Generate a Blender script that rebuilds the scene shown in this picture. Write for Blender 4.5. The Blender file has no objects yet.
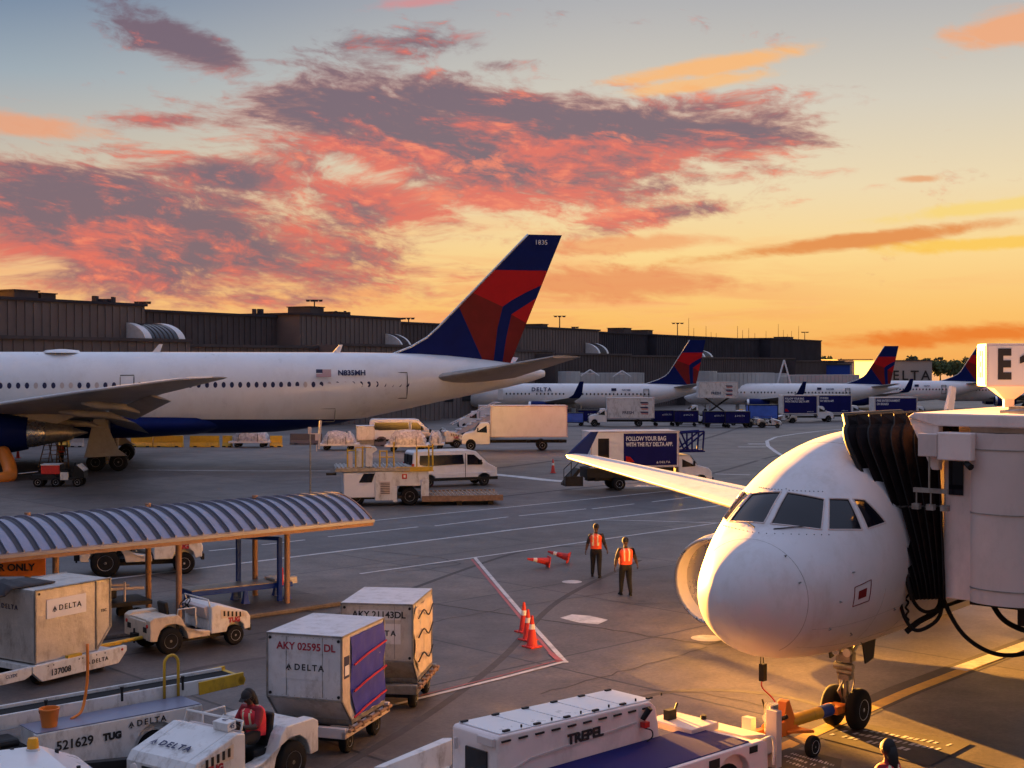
import bpy, bmesh, math, random
from mathutils import Vector, Matrix
random.seed(7)
PI = math.pi
R = math.radians
sc = bpy.context.scene
col = sc.collection

# ------------------------------------------------------------ camera frame
F, CH, PITCH = 1350.0, 7.2, math.atan(22 / 1350.0)
cam_d = bpy.data.cameras.new('camera')
cam_d.sensor_width = 36.0
cam_d.lens = 36.0 * F / 1024
cam_d.clip_end = 6000
cam = bpy.data.objects.new('camera', cam_d)
col.objects.link(cam)
cam.location = (0, 0, CH)
cam.rotation_euler = (PI / 2 - PITCH, 0, 0)
sc.camera = cam


def ray(px, py):
    a, b = (px - 512) / F, -(py - 384) / F
    c, s = math.cos(PITCH), math.sin(PITCH)
    return Vector((a, c + b * s, -s + b * c))


def P(px, py, D):
    "point seen at a pixel at depth D"
    r = ray(px, py)
    return Vector((0, 0, CH)) + r * (D / r.y)


def H(px, py, z=0.0):
    "point seen at a pixel at height z"
    r = ray(px, py)
    return Vector((0, 0, CH)) + r * ((z - CH) / r.z)


def zg(Y):
    if Y < 100: return 0.0
    return -(min(Y, 255) - 100) * 0.0155


def G(px, py):
    z = 0.0
    for _ in range(12):
        p = H(px, py, z)
        z = 0.5 * z + 0.5 * zg(p.y)
    return H(px, py, zg(p.y)) if p.y < 100 else Vector((p.x, p.y, zg(p.y)))


# ------------------------------------------------------------ materials
def lin(c):
    return tuple(((v / 255) / 12.92 if v <= 10 else (((v / 255) + .055) / 1.055) ** 2.4) for v in c)


MATS = {}


def mat(name, c, rough=.6, metal=0.0, n=(3, .12), bump=0.0, spec=.5, coat=0.0, dirt=None, alpha=None):
    "c is a linear base colour; n = noise scale, amount; dirt = (colour, amount, scale)"
    if name in MATS: return MATS[name]
    m = bpy.data.materials.new(name)
    m.use_nodes = True
    t = m.node_tree
    b = t.nodes['Principled BSDF']
    b.inputs['Roughness'].default_value = rough
    b.inputs['Metallic'].default_value = metal
    b.inputs['Specular IOR Level'].default_value = spec
    b.inputs['Coat Weight'].default_value = coat
    b.inputs['Coat Roughness'].default_value = .15
    tc = t.nodes.new('ShaderNodeTexCoord')
    nz = t.nodes.new('ShaderNodeTexNoise')
    nz.inputs['Scale'].default_value = n[0]
    nz.inputs['Detail'].default_value = 6
    nz.inputs['Roughness'].default_value = .65
    t.links.new(tc.outputs['Object'], nz.inputs['Vector'])
    r = t.nodes.new('ShaderNodeValToRGB')
    r.color_ramp.elements[0].position = .3
    r.color_ramp.elements[1].position = .7
    r.color_ramp.elements[0].color = tuple(v * (1 - n[1]) for v in c) + (1,)
    r.color_ramp.elements[1].color = tuple(min(1, v * (1 + n[1])) for v in c) + (1,)
    t.links.new(nz.outputs[0], r.inputs[0])
    out = r.outputs[0]
    if dirt:
        n2 = t.nodes.new('ShaderNodeTexNoise')
        n2.inputs['Scale'].default_value = dirt[2]
        n2.inputs['Detail'].default_value = 8
        n2.inputs['Roughness'].default_value = .75
        mp = t.nodes.new('ShaderNodeMapping')
        mp.inputs['Scale'].default_value = (1, 1, .45)
        t.links.new(tc.outputs['Object'], mp.inputs[0])
        t.links.new(mp.outputs[0], n2.inputs['Vector'])
        r2 = t.nodes.new('ShaderNodeValToRGB')
        r2.color_ramp.elements[0].position = .5
        r2.color_ramp.elements[1].position = .72
        r2.color_ramp.elements[0].color = (0, 0, 0, 1)
        r2.color_ramp.elements[1].color = (dirt[1],) * 3 + (1,)
        t.links.new(n2.outputs[0], r2.inputs[0])
        mx = t.nodes.new('ShaderNodeMixRGB')
        t.links.new(r2.outputs[0], mx.inputs[0])
        t.links.new(out, mx.inputs[1])
        mx.inputs[2].default_value = tuple(dirt[0]) + (1,)
        out = mx.outputs[0]
    t.links.new(out, b.inputs['Base Color'])
    # roughness follows the noise a little
    mr = t.nodes.new('ShaderNodeMapRange')
    mr.inputs[3].default_value = max(.02, rough - .1)
    mr.inputs[4].default_value = min(1, rough + .1)
    t.links.new(nz.outputs[0], mr.inputs[0])
    t.links.new(mr.outputs[0], b.inputs['Roughness'])
    if bump:
        bp = t.nodes.new('ShaderNodeBump')
        bp.inputs['Strength'].default_value = bump
        bp.inputs['Distance'].default_value = .02
        t.links.new(nz.outputs[0], bp.inputs['Height'])
        t.links.new(bp.outputs[0], b.inputs['Normal'])
    MATS[name] = m
    return m


def M(name): return MATS[name]


GRIME = (.07, .055, .045)
mat('aircraft_white', (.74, .74, .76), .3, n=(.4, .05), coat=.3, dirt=((.42, .37, .32), .22, .7))
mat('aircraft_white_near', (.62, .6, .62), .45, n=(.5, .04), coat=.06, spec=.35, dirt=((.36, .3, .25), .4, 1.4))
mat('navy_paint', (.003, .012, .1), .5, n=(1, .15), spec=.1)
mat('red_paint', (.45, .003, .01), .45, n=(1, .1), spec=.2)
mat('dark_red_paint', (.17, .008, .01), .45, n=(1, .15), spec=.2)
mat('wing_grey', (.34, .32, .3), .45, n=(.6, .15), dirt=((.12, .1, .08), .5, .8))
mat('bare_metal', (.55, .54, .55), .28, .9, n=(2, .15))
mat('dull_metal', (.3, .29, .28), .45, .7, n=(5, .3), dirt=(GRIME, .5, 3))
mat('black_rubber', (.008, .008, .009), .85, n=(8, .25), bump=.2, spec=.25)
mat('black_plastic', (.01, .01, .011), .6, n=(8, .2), spec=.3)
mat('dark_steel', (.018, .017, .018), .6, .1, spec=.3, n=(5, .3))
mat('glass_dark', (.006, .007, .012), .06, 0, n=(1, .1), spec=.45)
mat('vehicle_white', (.66, .65, .64), .45, n=(2, .08), coat=.05, bump=.25, dirt=((.2, .155, .12), .8, 3.0))
mat('vehicle_white_clean', (.72, .72, .75), .3, n=(1, .05), coat=.4, dirt=((.4, .37, .34), .25, 1.5))
mat('cream_paint', (.6, .5, .4), .5, n=(3, .08), dirt=((.16, .11, .07), .6, 3))
mat('yellow_paint', (.62, .36, .02), .5, n=(4, .1), dirt=((.12, .07, .03), .5, 4))
mat('orange_paint', (.75, .2, .02), .5, n=(4, .08))
mat('safety_red', (.6, .03, .02), .6, n=(6, .12), dirt=(GRIME, .4, 6))
mat('cone_white', (.7, .65, .62), .5, n=(6, .1))
mat('blue_paint', (.005, .05, .32), .5, n=(3, .15), spec=.25)
mat('aluminium_sheet', (.5, .47, .44), .42, .35, n=(3, .14), bump=.9, dirt=((.2, .16, .13), .8, 3.5))
mat('aluminium_light', (.62, .61, .63), .45, .15, n=(3, .1), bump=.7, dirt=((.28, .25, .23), .75, 3))
mat('white_sticker', (.75, .73, .74), .5, n=(3, .03))
mat('ink_blue', (.015, .02, .08), .6)
mat('ink_black', (.015, .015, .018), .6)
mat('ink_red', (.35, .02, .04), .6)
mat('tarp_blue', (.018, .03, .36), .55, n=(3, .2), bump=.5)
mat('tarp_black', (.012, .012, .018), .7, n=(3, .3), bump=.5)
mat('strap_red', (.5, .02, .04), .7)
mat('wood_brown', (.16, .07, .03), .8, n=(6, .3))
mat('rust_steel', (.26, .15, .09), .75, n=(5, .3), dirt=((.1, .05, .03), .6, 4))
mat('post_tan', (.3, .17, .11), .65, n=(5, .15), dirt=((.15, .08, .04), .5, 4))
mat('building_dark', (.075, .066, .072), .9, n=(.3, .2), spec=.1)
mat('building_brown', (.14, .118, .118), .9, n=(.2, .15), spec=.1)
mat('building_black', (.042, .042, .055), .9, n=(.3, .2), spec=.1)
mat('trim_white', (.6, .6, .62), .5)
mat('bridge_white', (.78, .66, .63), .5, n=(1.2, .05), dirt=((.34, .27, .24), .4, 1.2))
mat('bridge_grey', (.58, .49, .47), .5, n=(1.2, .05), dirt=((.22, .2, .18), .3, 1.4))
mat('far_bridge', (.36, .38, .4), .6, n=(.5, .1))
mat('bellows', (.014, .011, .012), .95, spec=.05, n=(4, .35), bump=.3, dirt=((.08, .045, .03), .5, 1.5))
mat('skin', (.09, .045, .028), .6, n=(10, .1))
mat('hair', (.01, .008, .008), .8)
mat('trousers', (.007, .008, .012), .85, n=(8, .3))
mat('shirt_dark', (.02, .018, .02), .85)
mat('vest_orange', (.85, .09, .03), .7, n=(12, .12))
mat('vest_red', (.75, .03, .05), .7, n=(12, .12))
mat('shirt_red', (.25, .01, .02), .8, n=(8, .2))
mat('reflective', (.75, .7, .45), .4)
mat('signal_lens', (.8, .35, .02), .25)
mat('tail_lens', (.5, .01, .01), .3)
mat('ad_navy', (.008, .009, .1), .65, spec=.15, n=(.6, .2))
mat('ad_blue', (.05, .14, .6), .5, n=(.6, .25))
mat('stone_light', (.36, .34, .33), .9, spec=.1)
mat('wrap_plastic', (.42, .4, .42), .35, n=(5, .5), bump=.8, dirt=((.1, .09, .1), .8, 4))
mat('leaf', (.045, .07, .02), .9, n=(.25, .45))
mat('leaf_dark', (.025, .04, .018), .9, n=(.25, .45))
mat('bark', (.07, .05, .035), .9)
mat('paint_white', (.55, .53, .52), .7, n=(2.5, .2), dirt=((.16, .15, .14), .75, 2.2))
mat('paint_red', (.38, .1, .1), .7, n=(2.5, .2), dirt=((.16, .13, .12), .6, 1.5))
mat('paint_yellow', (.5, .3, .05), .7, n=(2.5, .2), dirt=((.14, .11, .09), .7, 1.5))
mat('paint_dark', (.045, .035, .03), .7, n=(2.5, .2), dirt=((.14, .11, .09), .4, 1.5))
mat('roof_sheet', (.2, .215, .31), .36, .3, n=(2, .1), dirt=((.2, .2, .24), .5, 1.5))
mat('roof_seam', (.035, .035, .05), .6)


def mat_emit(name, c, s):
    m = bpy.data.materials.new(name); m.use_nodes = True
    b = m.node_tree.nodes['Principled BSDF']
    b.inputs['Base Color'].default_value = (*c, 1)
    b.inputs['Emission Color'].default_value = (*c, 1)
    b.inputs['Emission Strength'].default_value = s
    MATS[name] = m
    return m


mat_emit('lamp_lit', (1, .85, .7), 3)


# ------------------------------------------------------------ mesh helpers
class MB:
    def __init__(s): s.b = bmesh.new(); s.mi = 0

    def _set(s, fs):
        for f in fs: f.material_index = s.mi

    def faces(s, pts, fs):
        v = [s.b.verts.new(p) for p in pts]
        out = []
        for f in fs:
            try: out.append(s.b.faces.new([v[i] for i in f]))
            except ValueError: pass
        s._set(out)
        return v

    def box(s, cx, cy, cz, sx, sy, sz, rz=0, ry=0, rx=0):
        m = Matrix.Translation((cx, cy, cz)) @ Matrix.Rotation(rz, 4, 'Z') @ Matrix.Rotation(ry, 4, 'Y') @ Matrix.Rotation(rx, 4, 'X')
        p = [m @ Vector((x * sx / 2, y * sy / 2, z * sz / 2)) for x in (-1, 1) for y in (-1, 1) for z in (-1, 1)]
        s.faces(p, [(0, 1, 3, 2), (4, 6, 7, 5), (0, 4, 5, 1), (2, 3, 7, 6), (0, 2, 6, 4), (1, 5, 7, 3)])
        return s

    def span(s, x0, x1, y0, y1, z0, z1):
        return s.box((x0 + x1) / 2, (y0 + y1) / 2, (z0 + z1) / 2, abs(x1 - x0), abs(y1 - y0), abs(z1 - z0))

    def prism(s, prof, y0, y1, axis='y', taper=None):
        "profile of (x, z) pairs extruded along y (or (x, y) along z, or (y, z) along x)"
        def mk(a, b, t):
            if axis == 'y':
                if taper: t = t * taper(a, b)
                return (a, t, b)
            if axis == 'z': return (a, b, t)
            return (t, a, b)
        n = len(prof)
        pts = [mk(a, b, y0) for a, b in prof] + [mk(a, b, y1) for a, b in prof]
        fs = [tuple(range(n)), tuple(range(2 * n - 1, n - 1, -1))] + [(i, i + n, (i + 1) % n + n, (i + 1) % n) for i in range(n)]
        s.faces(pts, fs)
        return s

    def rings(s, rs, cap=True, closed=True):
        n = len(rs[0])
        vs = [[s.b.verts.new(p) for p in r] for r in rs]
        out = []
        for a, b in zip(vs, vs[1:]):
            for i in range(n if closed else n - 1):
                j = (i + 1) % n
                try: out.append(s.b.faces.new((a[i], a[j], b[j], b[i])))
                except ValueError: pass
        if cap:
            for r in (vs[0], vs[-1]):
                try: out.append(s.b.faces.new(r))
                except ValueError: pass
        s._set(out)
        return s

    def cyl(s, p0, p1, r0, r1=None, n=12, cap=True):
        p0, p1 = Vector(p0), Vector(p1)
        if r1 is None: r1 = r0
        d = (p1 - p0).normalized()
        u = d.orthogonal().normalized(); v = d.cross(u)
        rs = [[p + (u * math.cos(2 * PI * i / n) + v * math.sin(2 * PI * i / n)) * r for i in range(n)] for p, r in ((p0, r0), (p1, r1))]
        return s.rings(rs, cap)

    def lathe(s, p, axis, prof, n=20):
        "prof: (distance along axis, radius)"
        p = Vector(p); d = Vector(axis).normalized()
        u = d.orthogonal().normalized(); v = d.cross(u)
        rs = [[p + d * t + (u * math.cos(2 * PI * i / n) + v * math.sin(2 * PI * i / n)) * max(r, .0005) for i in range(n)] for t, r in prof]
        return s.rings(rs, True)

    def tube(s, pts, r, n=8, closed=False):
        pts = [Vector(p) for p in pts]
        rs = []
        up = None
        for i, p in enumerate(pts):
            d = (pts[min(i + 1, len(pts) - 1)] - pts[max(i - 1, 0)]).normalized()
            if up is None: up = d.orthogonal().normalized()
            up = (up - d * up.dot(d))
            up = up.normalized() if up.length > 1e-5 else d.orthogonal().normalized()
            v = d.cross(up)
            rr = r[i] if isinstance(r, (list, tuple)) else r
            rs.append([p + (up * math.cos(2 * PI * k / n) + v * math.sin(2 * PI * k / n)) * rr for k in range(n)])
        return s.rings(rs, True)

    def build(s, name, m, parent=None, bevel=0, smooth=False, loc=None, keep=False):
        me = bpy.data.meshes.new(name)
        bmesh.ops.recalc_face_normals(s.b, faces=s.b.faces)
        if smooth is True:
            for f in s.b.faces: f.smooth = True
        s.b.to_mesh(me)
        if not keep: s.b.free()
        for k in (m if isinstance(m, (list, tuple)) else [m]): me.materials.append(M(k) if isinstance(k, str) else k)
        if smooth == 'auto':
            for f in me.polygons: f.use_smooth = True
            me.set_sharp_from_angle(angle=R(38))
        o = bpy.data.objects.new(name, me)
        col.objects.link(o)
        if parent: o.parent = parent
        if loc is not None: o.location = loc
        if bevel:
            md = o.modifiers.new('bevel', 'BEVEL'); md.width = bevel; md.segments = 2; md.limit_method = 'ANGLE'
            md.angle_limit = R(40)
        return o


def curve(pts, k=6):
    "Catmull-Rom through points"
    pts = [Vector(p) for p in pts]
    q = [pts[0] * 2 - pts[1]] + pts + [pts[-1] * 2 - pts[-2]]
    out = []
    for i in range(1, len(q) - 2):
        a, b, c, d = q[i - 1:i + 3]
        for j in range(k):
            t = j / k
            out.append(.5 * ((2 * b) + (c - a) * t + (2 * a - 5 * b + 4 * c - d) * t * t + (3 * b - a - 3 * c + d) * t ** 3))
    out.append(pts[-1])
    return out


def tag(o, label=None, cat=None, group=None, kind=None):
    if label: o['label'] = label
    if cat: o['category'] = cat
    if group: o['group'] = group
    if kind: o['kind'] = kind
    return o


def thing(name, label, cat, loc=(0, 0, 0), rz=0, group=None):
    o = bpy.data.objects.new(name, None)
    o.empty_display_size = .3
    col.objects.link(o)
    o.location = loc
    o.rotation_euler = (0, 0, rz)
    return tag(o, label, cat, group)


def copy_tree(o, parent=None):
    c = o.copy(); col.objects.link(c)
    c.parent = parent
    for ch in list(o.children): copy_tree(ch, c)
    return c


def dup(o, label, loc, rz, group=None, scale=None):
    c = copy_tree(o)
    c.location = loc; c.rotation_euler = (0, 0, rz)
    c['label'] = label
    if group: c['group'] = group
    if scale: c.scale = scale
    return c


def text(s, size, m, parent, loc, rot, name='lettering', depth=.004, bold=0.0, sx=1.0, align='CENTER', spacing=1.0):
    cu = bpy.data.curves.new('t', 'FONT')
    cu.body = s; cu.size = size; cu.extrude = depth; cu.offset = bold
    cu.align_x = align; cu.align_y = 'CENTER'; cu.space_character = spacing
    cu.resolution_u = 3
    t = bpy.data.objects.new('t', cu); col.objects.link(t)
    dg = bpy.context.evaluated_depsgraph_get()
    me = bpy.data.meshes.new_from_object(t.evaluated_get(dg))
    bpy.data.objects.remove(t)
    me.materials.clear(); me.materials.append(M(m))
    o = bpy.data.objects.new(name, me); col.objects.link(o)
    if parent: o.parent = parent
    o.location = loc
    o.rotation_euler = rot
    o.scale = (sx, 1, 1)
    return o


def airline_mark(size, m, parent, loc, rz=0, tilt=0, name='lettering'):
    "the small triangle emblem followed by the airline's name; faces local -y turned by rz"
    t = text('DELTA', size, m, parent, loc, (PI / 2 + tilt, 0, rz), name, bold=size * .014, spacing=1.35)
    mb = MB()
    s_ = size * .8
    x = min(v.co.x for v in t.data.vertices) - s_ * 1.45
    mb.faces([(x, -s_ * .45, .004), (x + s_ * .5, -s_ * .12, .004), (x + s_ * .5, s_ * .5, .004)], [(0, 1, 2)])
    mb.faces([(x + s_, -s_ * .45, .004), (x + s_ * .54, s_ * .5, .004), (x + s_ * .54, -s_ * .12, .004)], [(0, 1, 2)])
    mb.faces([(x + .04, -s_ * .5, .004), (x + s_ - .04, -s_ * .5, .004), (x + s_ * .5, -s_ * .2, .004)], [(0, 1, 2)])
    o = mb.build('emblem', m, parent)
    o.location = loc; o.rotation_euler = (PI / 2 + tilt, 0, rz)
    return t


# wheels ---------------------------------------------------------------
WH = {}


def wheel(parent, x, y, r, w=.25, rim='vehicle_white', side=-1, z=None, rimr=.55, name='wheel'):
    "axle along local y; side gives the outer face"
    key = (round(r, 3), round(w, 3), rim, side, rimr)
    if key not in WH:
        a = MB(); h = w / 2
        a.lathe((0, -h, 0), (0, 1, 0), [(0, r * rimr), (0, r * .86), (w * .12, r * .96), (w * .3, r), (w * .7, r), (w * .88, r * .96), (w, r * .86), (w, r * rimr)], 22)
        o = a.build(name, 'black_rubber', parent, smooth='auto')
        b = MB()
        k = side
        b.lathe((0, k * (h - .03), 0), (0, k, 0), [(0, r * rimr * .99), (.035, r * rimr * .97), (.015, r * rimr * .8), (-.02, r * rimr * .45), (.02, r * rimr * .3), (.03, r * .1)], 18)
        c = b.build('rim', rim, o, smooth='auto')
        WH[key] = (o.data, c.data)
    else:
        o = bpy.data.objects.new(name, WH[key][0]); col.objects.link(o); o.parent = parent
        c = bpy.data.objects.new('rim', WH[key][1]); col.objects.link(c); c.parent = o
    o.location = (x, y, r if z is None else z)
    return o


def explode(o):
    "one mesh of loose pieces becomes one object per piece"
    b = bmesh.new(); b.from_mesh(o.data); b.verts.ensure_lookup_table()
    seen = set(); isl = []
    for v in b.verts:
        if v.index in seen: continue
        st, grp = [v], []
        seen.add(v.index)
        while st:
            q = st.pop(); grp.append(q)
            for e in q.link_edges:
                w_ = e.other_vert(q)
                if w_.index not in seen: seen.add(w_.index); st.append(w_)
        isl.append(grp)
    base = o.name.split('.')[0]
    if len(isl) < 2: b.free(); return
    for grp in isl:
        mp = {v.index: i for i, v in enumerate(grp)}
        fs = set(f for v in grp for f in v.link_faces)
        me = bpy.data.meshes.new(base)
        me.from_pydata([v.co[:] for v in grp], [], [[mp[v.index] for v in f.verts] for f in fs])
        for m_ in o.data.materials: me.materials.append(m_)
        for p_, f in zip(me.polygons, fs): p_.material_index = f.material_index; p_.use_smooth = f.smooth
        n_ = bpy.data.objects.new(base, me); col.objects.link(n_)
        n_.parent = o.parent; n_.matrix_local = o.matrix_local
        for md in o.modifiers:
            if md.type == 'BEVEL':
                m2 = n_.modifiers.new('bevel', 'BEVEL'); m2.width = md.width; m2.segments = 2; m2.limit_method = 'ANGLE'; m2.angle_limit = md.angle_limit
    b.free()
    bpy.data.objects.remove(o)
# ------------------------------------------------------------ sky and sun
EXPO = 4.05
SUN_AZ = 115.5      # direction towards the sun, degrees from +X
SUN_EL = 6.5
w = bpy.data.worlds.new('World'); sc.world = w; w.use_nodes = True
nt = w.node_tree
for n_ in list(nt.nodes): nt.nodes.remove(n_)


class E:
    def __init__(s, o): s.o = o

    @staticmethod
    def op(op, *a, clamp=False):
        n = nt.nodes.new('ShaderNodeMath'); n.operation = op; n.use_clamp = clamp
        for i, v in enumerate(a):
            if isinstance(v, E): nt.links.new(v.o, n.inputs[i])
            else: n.inputs[i].default_value = v
        return E(n.outputs[0])

    def __add__(s, b): return E.op('ADD', s, b)
    __radd__ = __add__
    def __sub__(s, b): return E.op('SUBTRACT', s, b)
    def __rsub__(s, b): return E.op('SUBTRACT', b, s)
    def __mul__(s, b): return E.op('MULTIPLY', s, b)
    __rmul__ = __mul__
    def __truediv__(s, b): return E.op('DIVIDE', s, b)


def comb(x, y, z):
    n = nt.nodes.new('ShaderNodeCombineXYZ')
    for i, v in enumerate((x, y, z)):
        if isinstance(v, E): nt.links.new(v.o, n.inputs[i])
        else: n.inputs[i].default_value = v
    return n.outputs[0]


def noise(vec, scale, detail=8, rough=.6, dist=0.0, lac=2.0):
    n = nt.nodes.new('ShaderNodeTexNoise')
    nt.links.new(vec, n.inputs['Vector'])
    n.inputs['Scale'].default_value = scale; n.inputs['Detail'].default_value = detail
    n.inputs['Roughness'].default_value = rough; n.inputs['Distortion'].default_value = dist
    n.inputs['Lacunarity'].default_value = lac
    return E(n.outputs[0])


def ramp(fac, stops):
    n = nt.nodes.new('ShaderNodeValToRGB')
    nt.links.new(fac.o, n.inputs[0])
    el = n.color_ramp.elements
    while len(el) < len(stops): el.new(.5)
    for e, (p, c) in zip(el, stops):
        e.position = p; e.color = (*lin(c), 1) if max(c) > 1.01 else (*c, 1)
    return n.outputs[0]


def mixc(f, a, b):
    n = nt.nodes.new('ShaderNodeMixRGB')
    if isinstance(f, E): nt.links.new(f.o, n.inputs[0])
    else: n.inputs[0].default_value = f
    for i, v in ((1, a), (2, b)):
        if isinstance(v, tuple): n.inputs[i].default_value = (*lin(v), 1)
        else: nt.links.new(v, n.inputs[i])
    return n.outputs[0]


def smooth(x, a, b):
    n = nt.nodes.new('ShaderNodeMapRange'); n.interpolation_type = 'SMOOTHSTEP'
    nt.links.new(x.o, n.inputs[0]); n.inputs[1].default_value = a; n.inputs[2].default_value = b
    return E(n.outputs[0])


tc = nt.nodes.new('ShaderNodeTexCoord')
sp = nt.nodes.new('ShaderNodeSeparateXYZ'); nt.links.new(tc.outputs['Generated'], sp.inputs[0])
dx, dy, dz = (E(sp.outputs[i]) for i in range(3))
az = E.op('ARCTAN2', dx, dy)
el_ = E.op('ARCSINE', dz)
X = az * 1350.0
Y = el_ * 1350.0

# clear-sky gradient by height, one ramp towards the left and one towards the right
yn = E.op('MULTIPLY', Y, 1 / 900.0, clamp=True)
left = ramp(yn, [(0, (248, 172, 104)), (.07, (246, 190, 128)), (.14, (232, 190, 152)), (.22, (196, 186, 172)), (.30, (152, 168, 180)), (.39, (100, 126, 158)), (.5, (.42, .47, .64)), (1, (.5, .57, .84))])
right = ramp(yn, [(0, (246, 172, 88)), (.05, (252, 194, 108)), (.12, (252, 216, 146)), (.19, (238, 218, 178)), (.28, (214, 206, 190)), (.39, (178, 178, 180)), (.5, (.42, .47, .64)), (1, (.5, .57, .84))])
lr = smooth(X, -640, 160)
sky = mixc(lr, left, right)
# warm streaks low on the horizon
s1 = noise(comb(X / 210.0, Y / 22.0 + X * .0004, 0.0), 1.0, 7, .6, .6)
f1 = smooth(s1, .44, .62) * smooth(Y, 150, 40) * smooth(X, 420, 60)
sky = mixc(f1 * .6, sky, (240, 138, 96))
s2 = noise(comb(X / 240.0, Y / 30.0, 4.0), 1.0, 6, .6, .3)
f2 = smooth(s2, .5, .66) * smooth(Y, 185, 60) * smooth(X, 760, 100) * smooth(X, -700, -250)
sky = mixc(f2 * .55, sky, (252, 186, 120))

# the cloud field: soft envelopes broken up by fractal noise
def bump_(cx, cy, sx, sy, k=0.0, amp=1.0):
    ddx = X - (cx - 512.0)
    ddy = Y - (362.0 - cy) - ddx * k
    q = (ddx / sx) * (ddx / sx) + (ddy / sy) * (ddy / sy)
    return E.op('POWER', 2.71828, q * -1.0) * amp


env = None
for a in [(190, 58, 80, 24, -.30, .95), (300, 112, 100, 34, -.3, .75), (420, 130, 210, 62, -.1, 1.0), (640, 140, 190, 40, .02, 1.05), (560, 190, 210, 30, .05, .8), (350, 200, 170, 42, -.12, .8),
          (140, 232, 270, 58, -.12, 1.2), (520, 150, 230, 60, -.05, 1.15), (660, 218, 110, 14, .14, .7), (400, 60, 130, 24, .08, .55), (170, 132, 60, 12, .05, .62), (250, 185, 150, 22, -.1, .85), (500, 70, 60, 12, 0, .5), (40, 260, 200, 40, -.1, .6), (350, 262, 200, 22, -.12, .5)]:
    g = bump_(*a)
    env = g if env is None else E.op('MAXIMUM', env, g)
wx = noise(comb(X / 260.0, Y / 120.0, 2.0), 1.0, 3, .5)
ku = X + (wx - .5) * 160.0
kv = Y + X * .1 + (wx - .5) * 60.0
big = noise(comb(ku / 150.0, kv / 46.0, 9.0), 1.0, 9, .6, .12)
fine = noise(comb(ku / 42.0, kv / 15.0, 5.0), 1.0, 8, .64, .15)
dens = env * .74 + (big - .5) * 1.1 + (fine - .5) * .8
mack = noise(comb(ku / 17.0, kv / 7.0, 31.0), 1.0, 5, .6, .4)
dens = dens + (mack - .5) * .35
cov = smooth(dens, .16, .52)
red = noise(comb(ku / 120.0, kv / 34.0, 21.0), 1.0, 8, .62, .15)
redf = smooth(red + (fine - .5) * .6 + (mack - .5) * .35 + bump_(480, 190, 280, 60, -.05, .17) - bump_(300, 95, 220, 50, -.1, .17) - bump_(90, 215, 200, 40, -.1, .09) - bump_(650, 128, 90, 14, .02, .12) + bump_(160, 255, 240, 26, -.1, .10), .44, .74)
ccol = mixc(redf, (118, 98, 112), (224, 108, 96))
hot = smooth(fine + (big - .5) * .6 + bump_(540, 160, 170, 50, -.05, .08), .56, .74)
ccol = mixc(hot * redf * .8, ccol, (252, 142, 108))
edge = smooth(dens, .62, .28)
ccol = mixc(edge * .45 * smooth(Y, 330, 240), ccol, (246, 150, 112))
sky = mixc(cov * .92, sky, ccol)
# peach and orange wisps on the right and far left
for (cx, cy, sx_, sy_, k, colr, am) in [(700, 76, 110, 10, .12, (250, 186, 120), .9), (690, 92, 90, 8, .1, (252, 190, 120), .8), (985, 55, 70, 20, .12, (240, 170, 124), .9), (40, 142, 80, 14, -.05, (236, 162, 120), .8), (840, 246, 190, 9, .1, (228, 140, 74), .9),
                                  (960, 336, 150, 12, .05, (236, 130, 52), 1.0), (610, 285, 140, 20, 0, (232, 140, 92), .75), (640, 245, 110, 10, .04, (240, 150, 96), .6), (905, 188, 22, 4, 0, (232, 168, 120), .9), (470, 4, 110, 7, .15, (220, 140, 140), .7), (1000, 215, 160, 8, .08, (250, 214, 110), .7), (990, 250, 120, 8, .03, (252, 200, 80), .8)]:
    e2 = bump_(cx, cy, sx_, sy_, k, 1.0) * .8 + (big - .5) * .9 + (fine - .5) * .8
    sky = mixc(smooth(e2, .22, .7) * am, sky, colr)
# brighter, cooler dusk overhead; low sky behind the camera dimmed to weaken its light
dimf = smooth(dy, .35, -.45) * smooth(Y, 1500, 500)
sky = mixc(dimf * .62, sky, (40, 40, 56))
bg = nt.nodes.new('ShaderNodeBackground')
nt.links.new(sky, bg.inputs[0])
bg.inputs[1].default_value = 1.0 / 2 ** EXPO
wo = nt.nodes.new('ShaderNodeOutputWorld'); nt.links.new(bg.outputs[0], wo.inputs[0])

sd = bpy.data.lights.new('sun', 'SUN')
sd.energy = 5.0
sd.angle = R(.6)
sd.color = (1.0, .43, .065)
sun = bpy.data.objects.new('sun', sd); col.objects.link(sun)
a_, e_ = R(SUN_AZ), R(SUN_EL)
to_sun = Vector((math.cos(a_) * math.cos(e_), math.sin(a_) * math.cos(e_), math.sin(e_)))
sun.rotation_euler = to_sun.to_track_quat('Z', 'Y').to_euler()
sun.location = to_sun * 300

sc.view_settings.view_transform = 'Standard'
sc.view_settings.look = 'None'
sc.view_settings.exposure = EXPO
sc.view_settings.gamma = 1
sc.render.engine = 'CYCLES'
sc.cycles.max_bounces = 6

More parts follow.
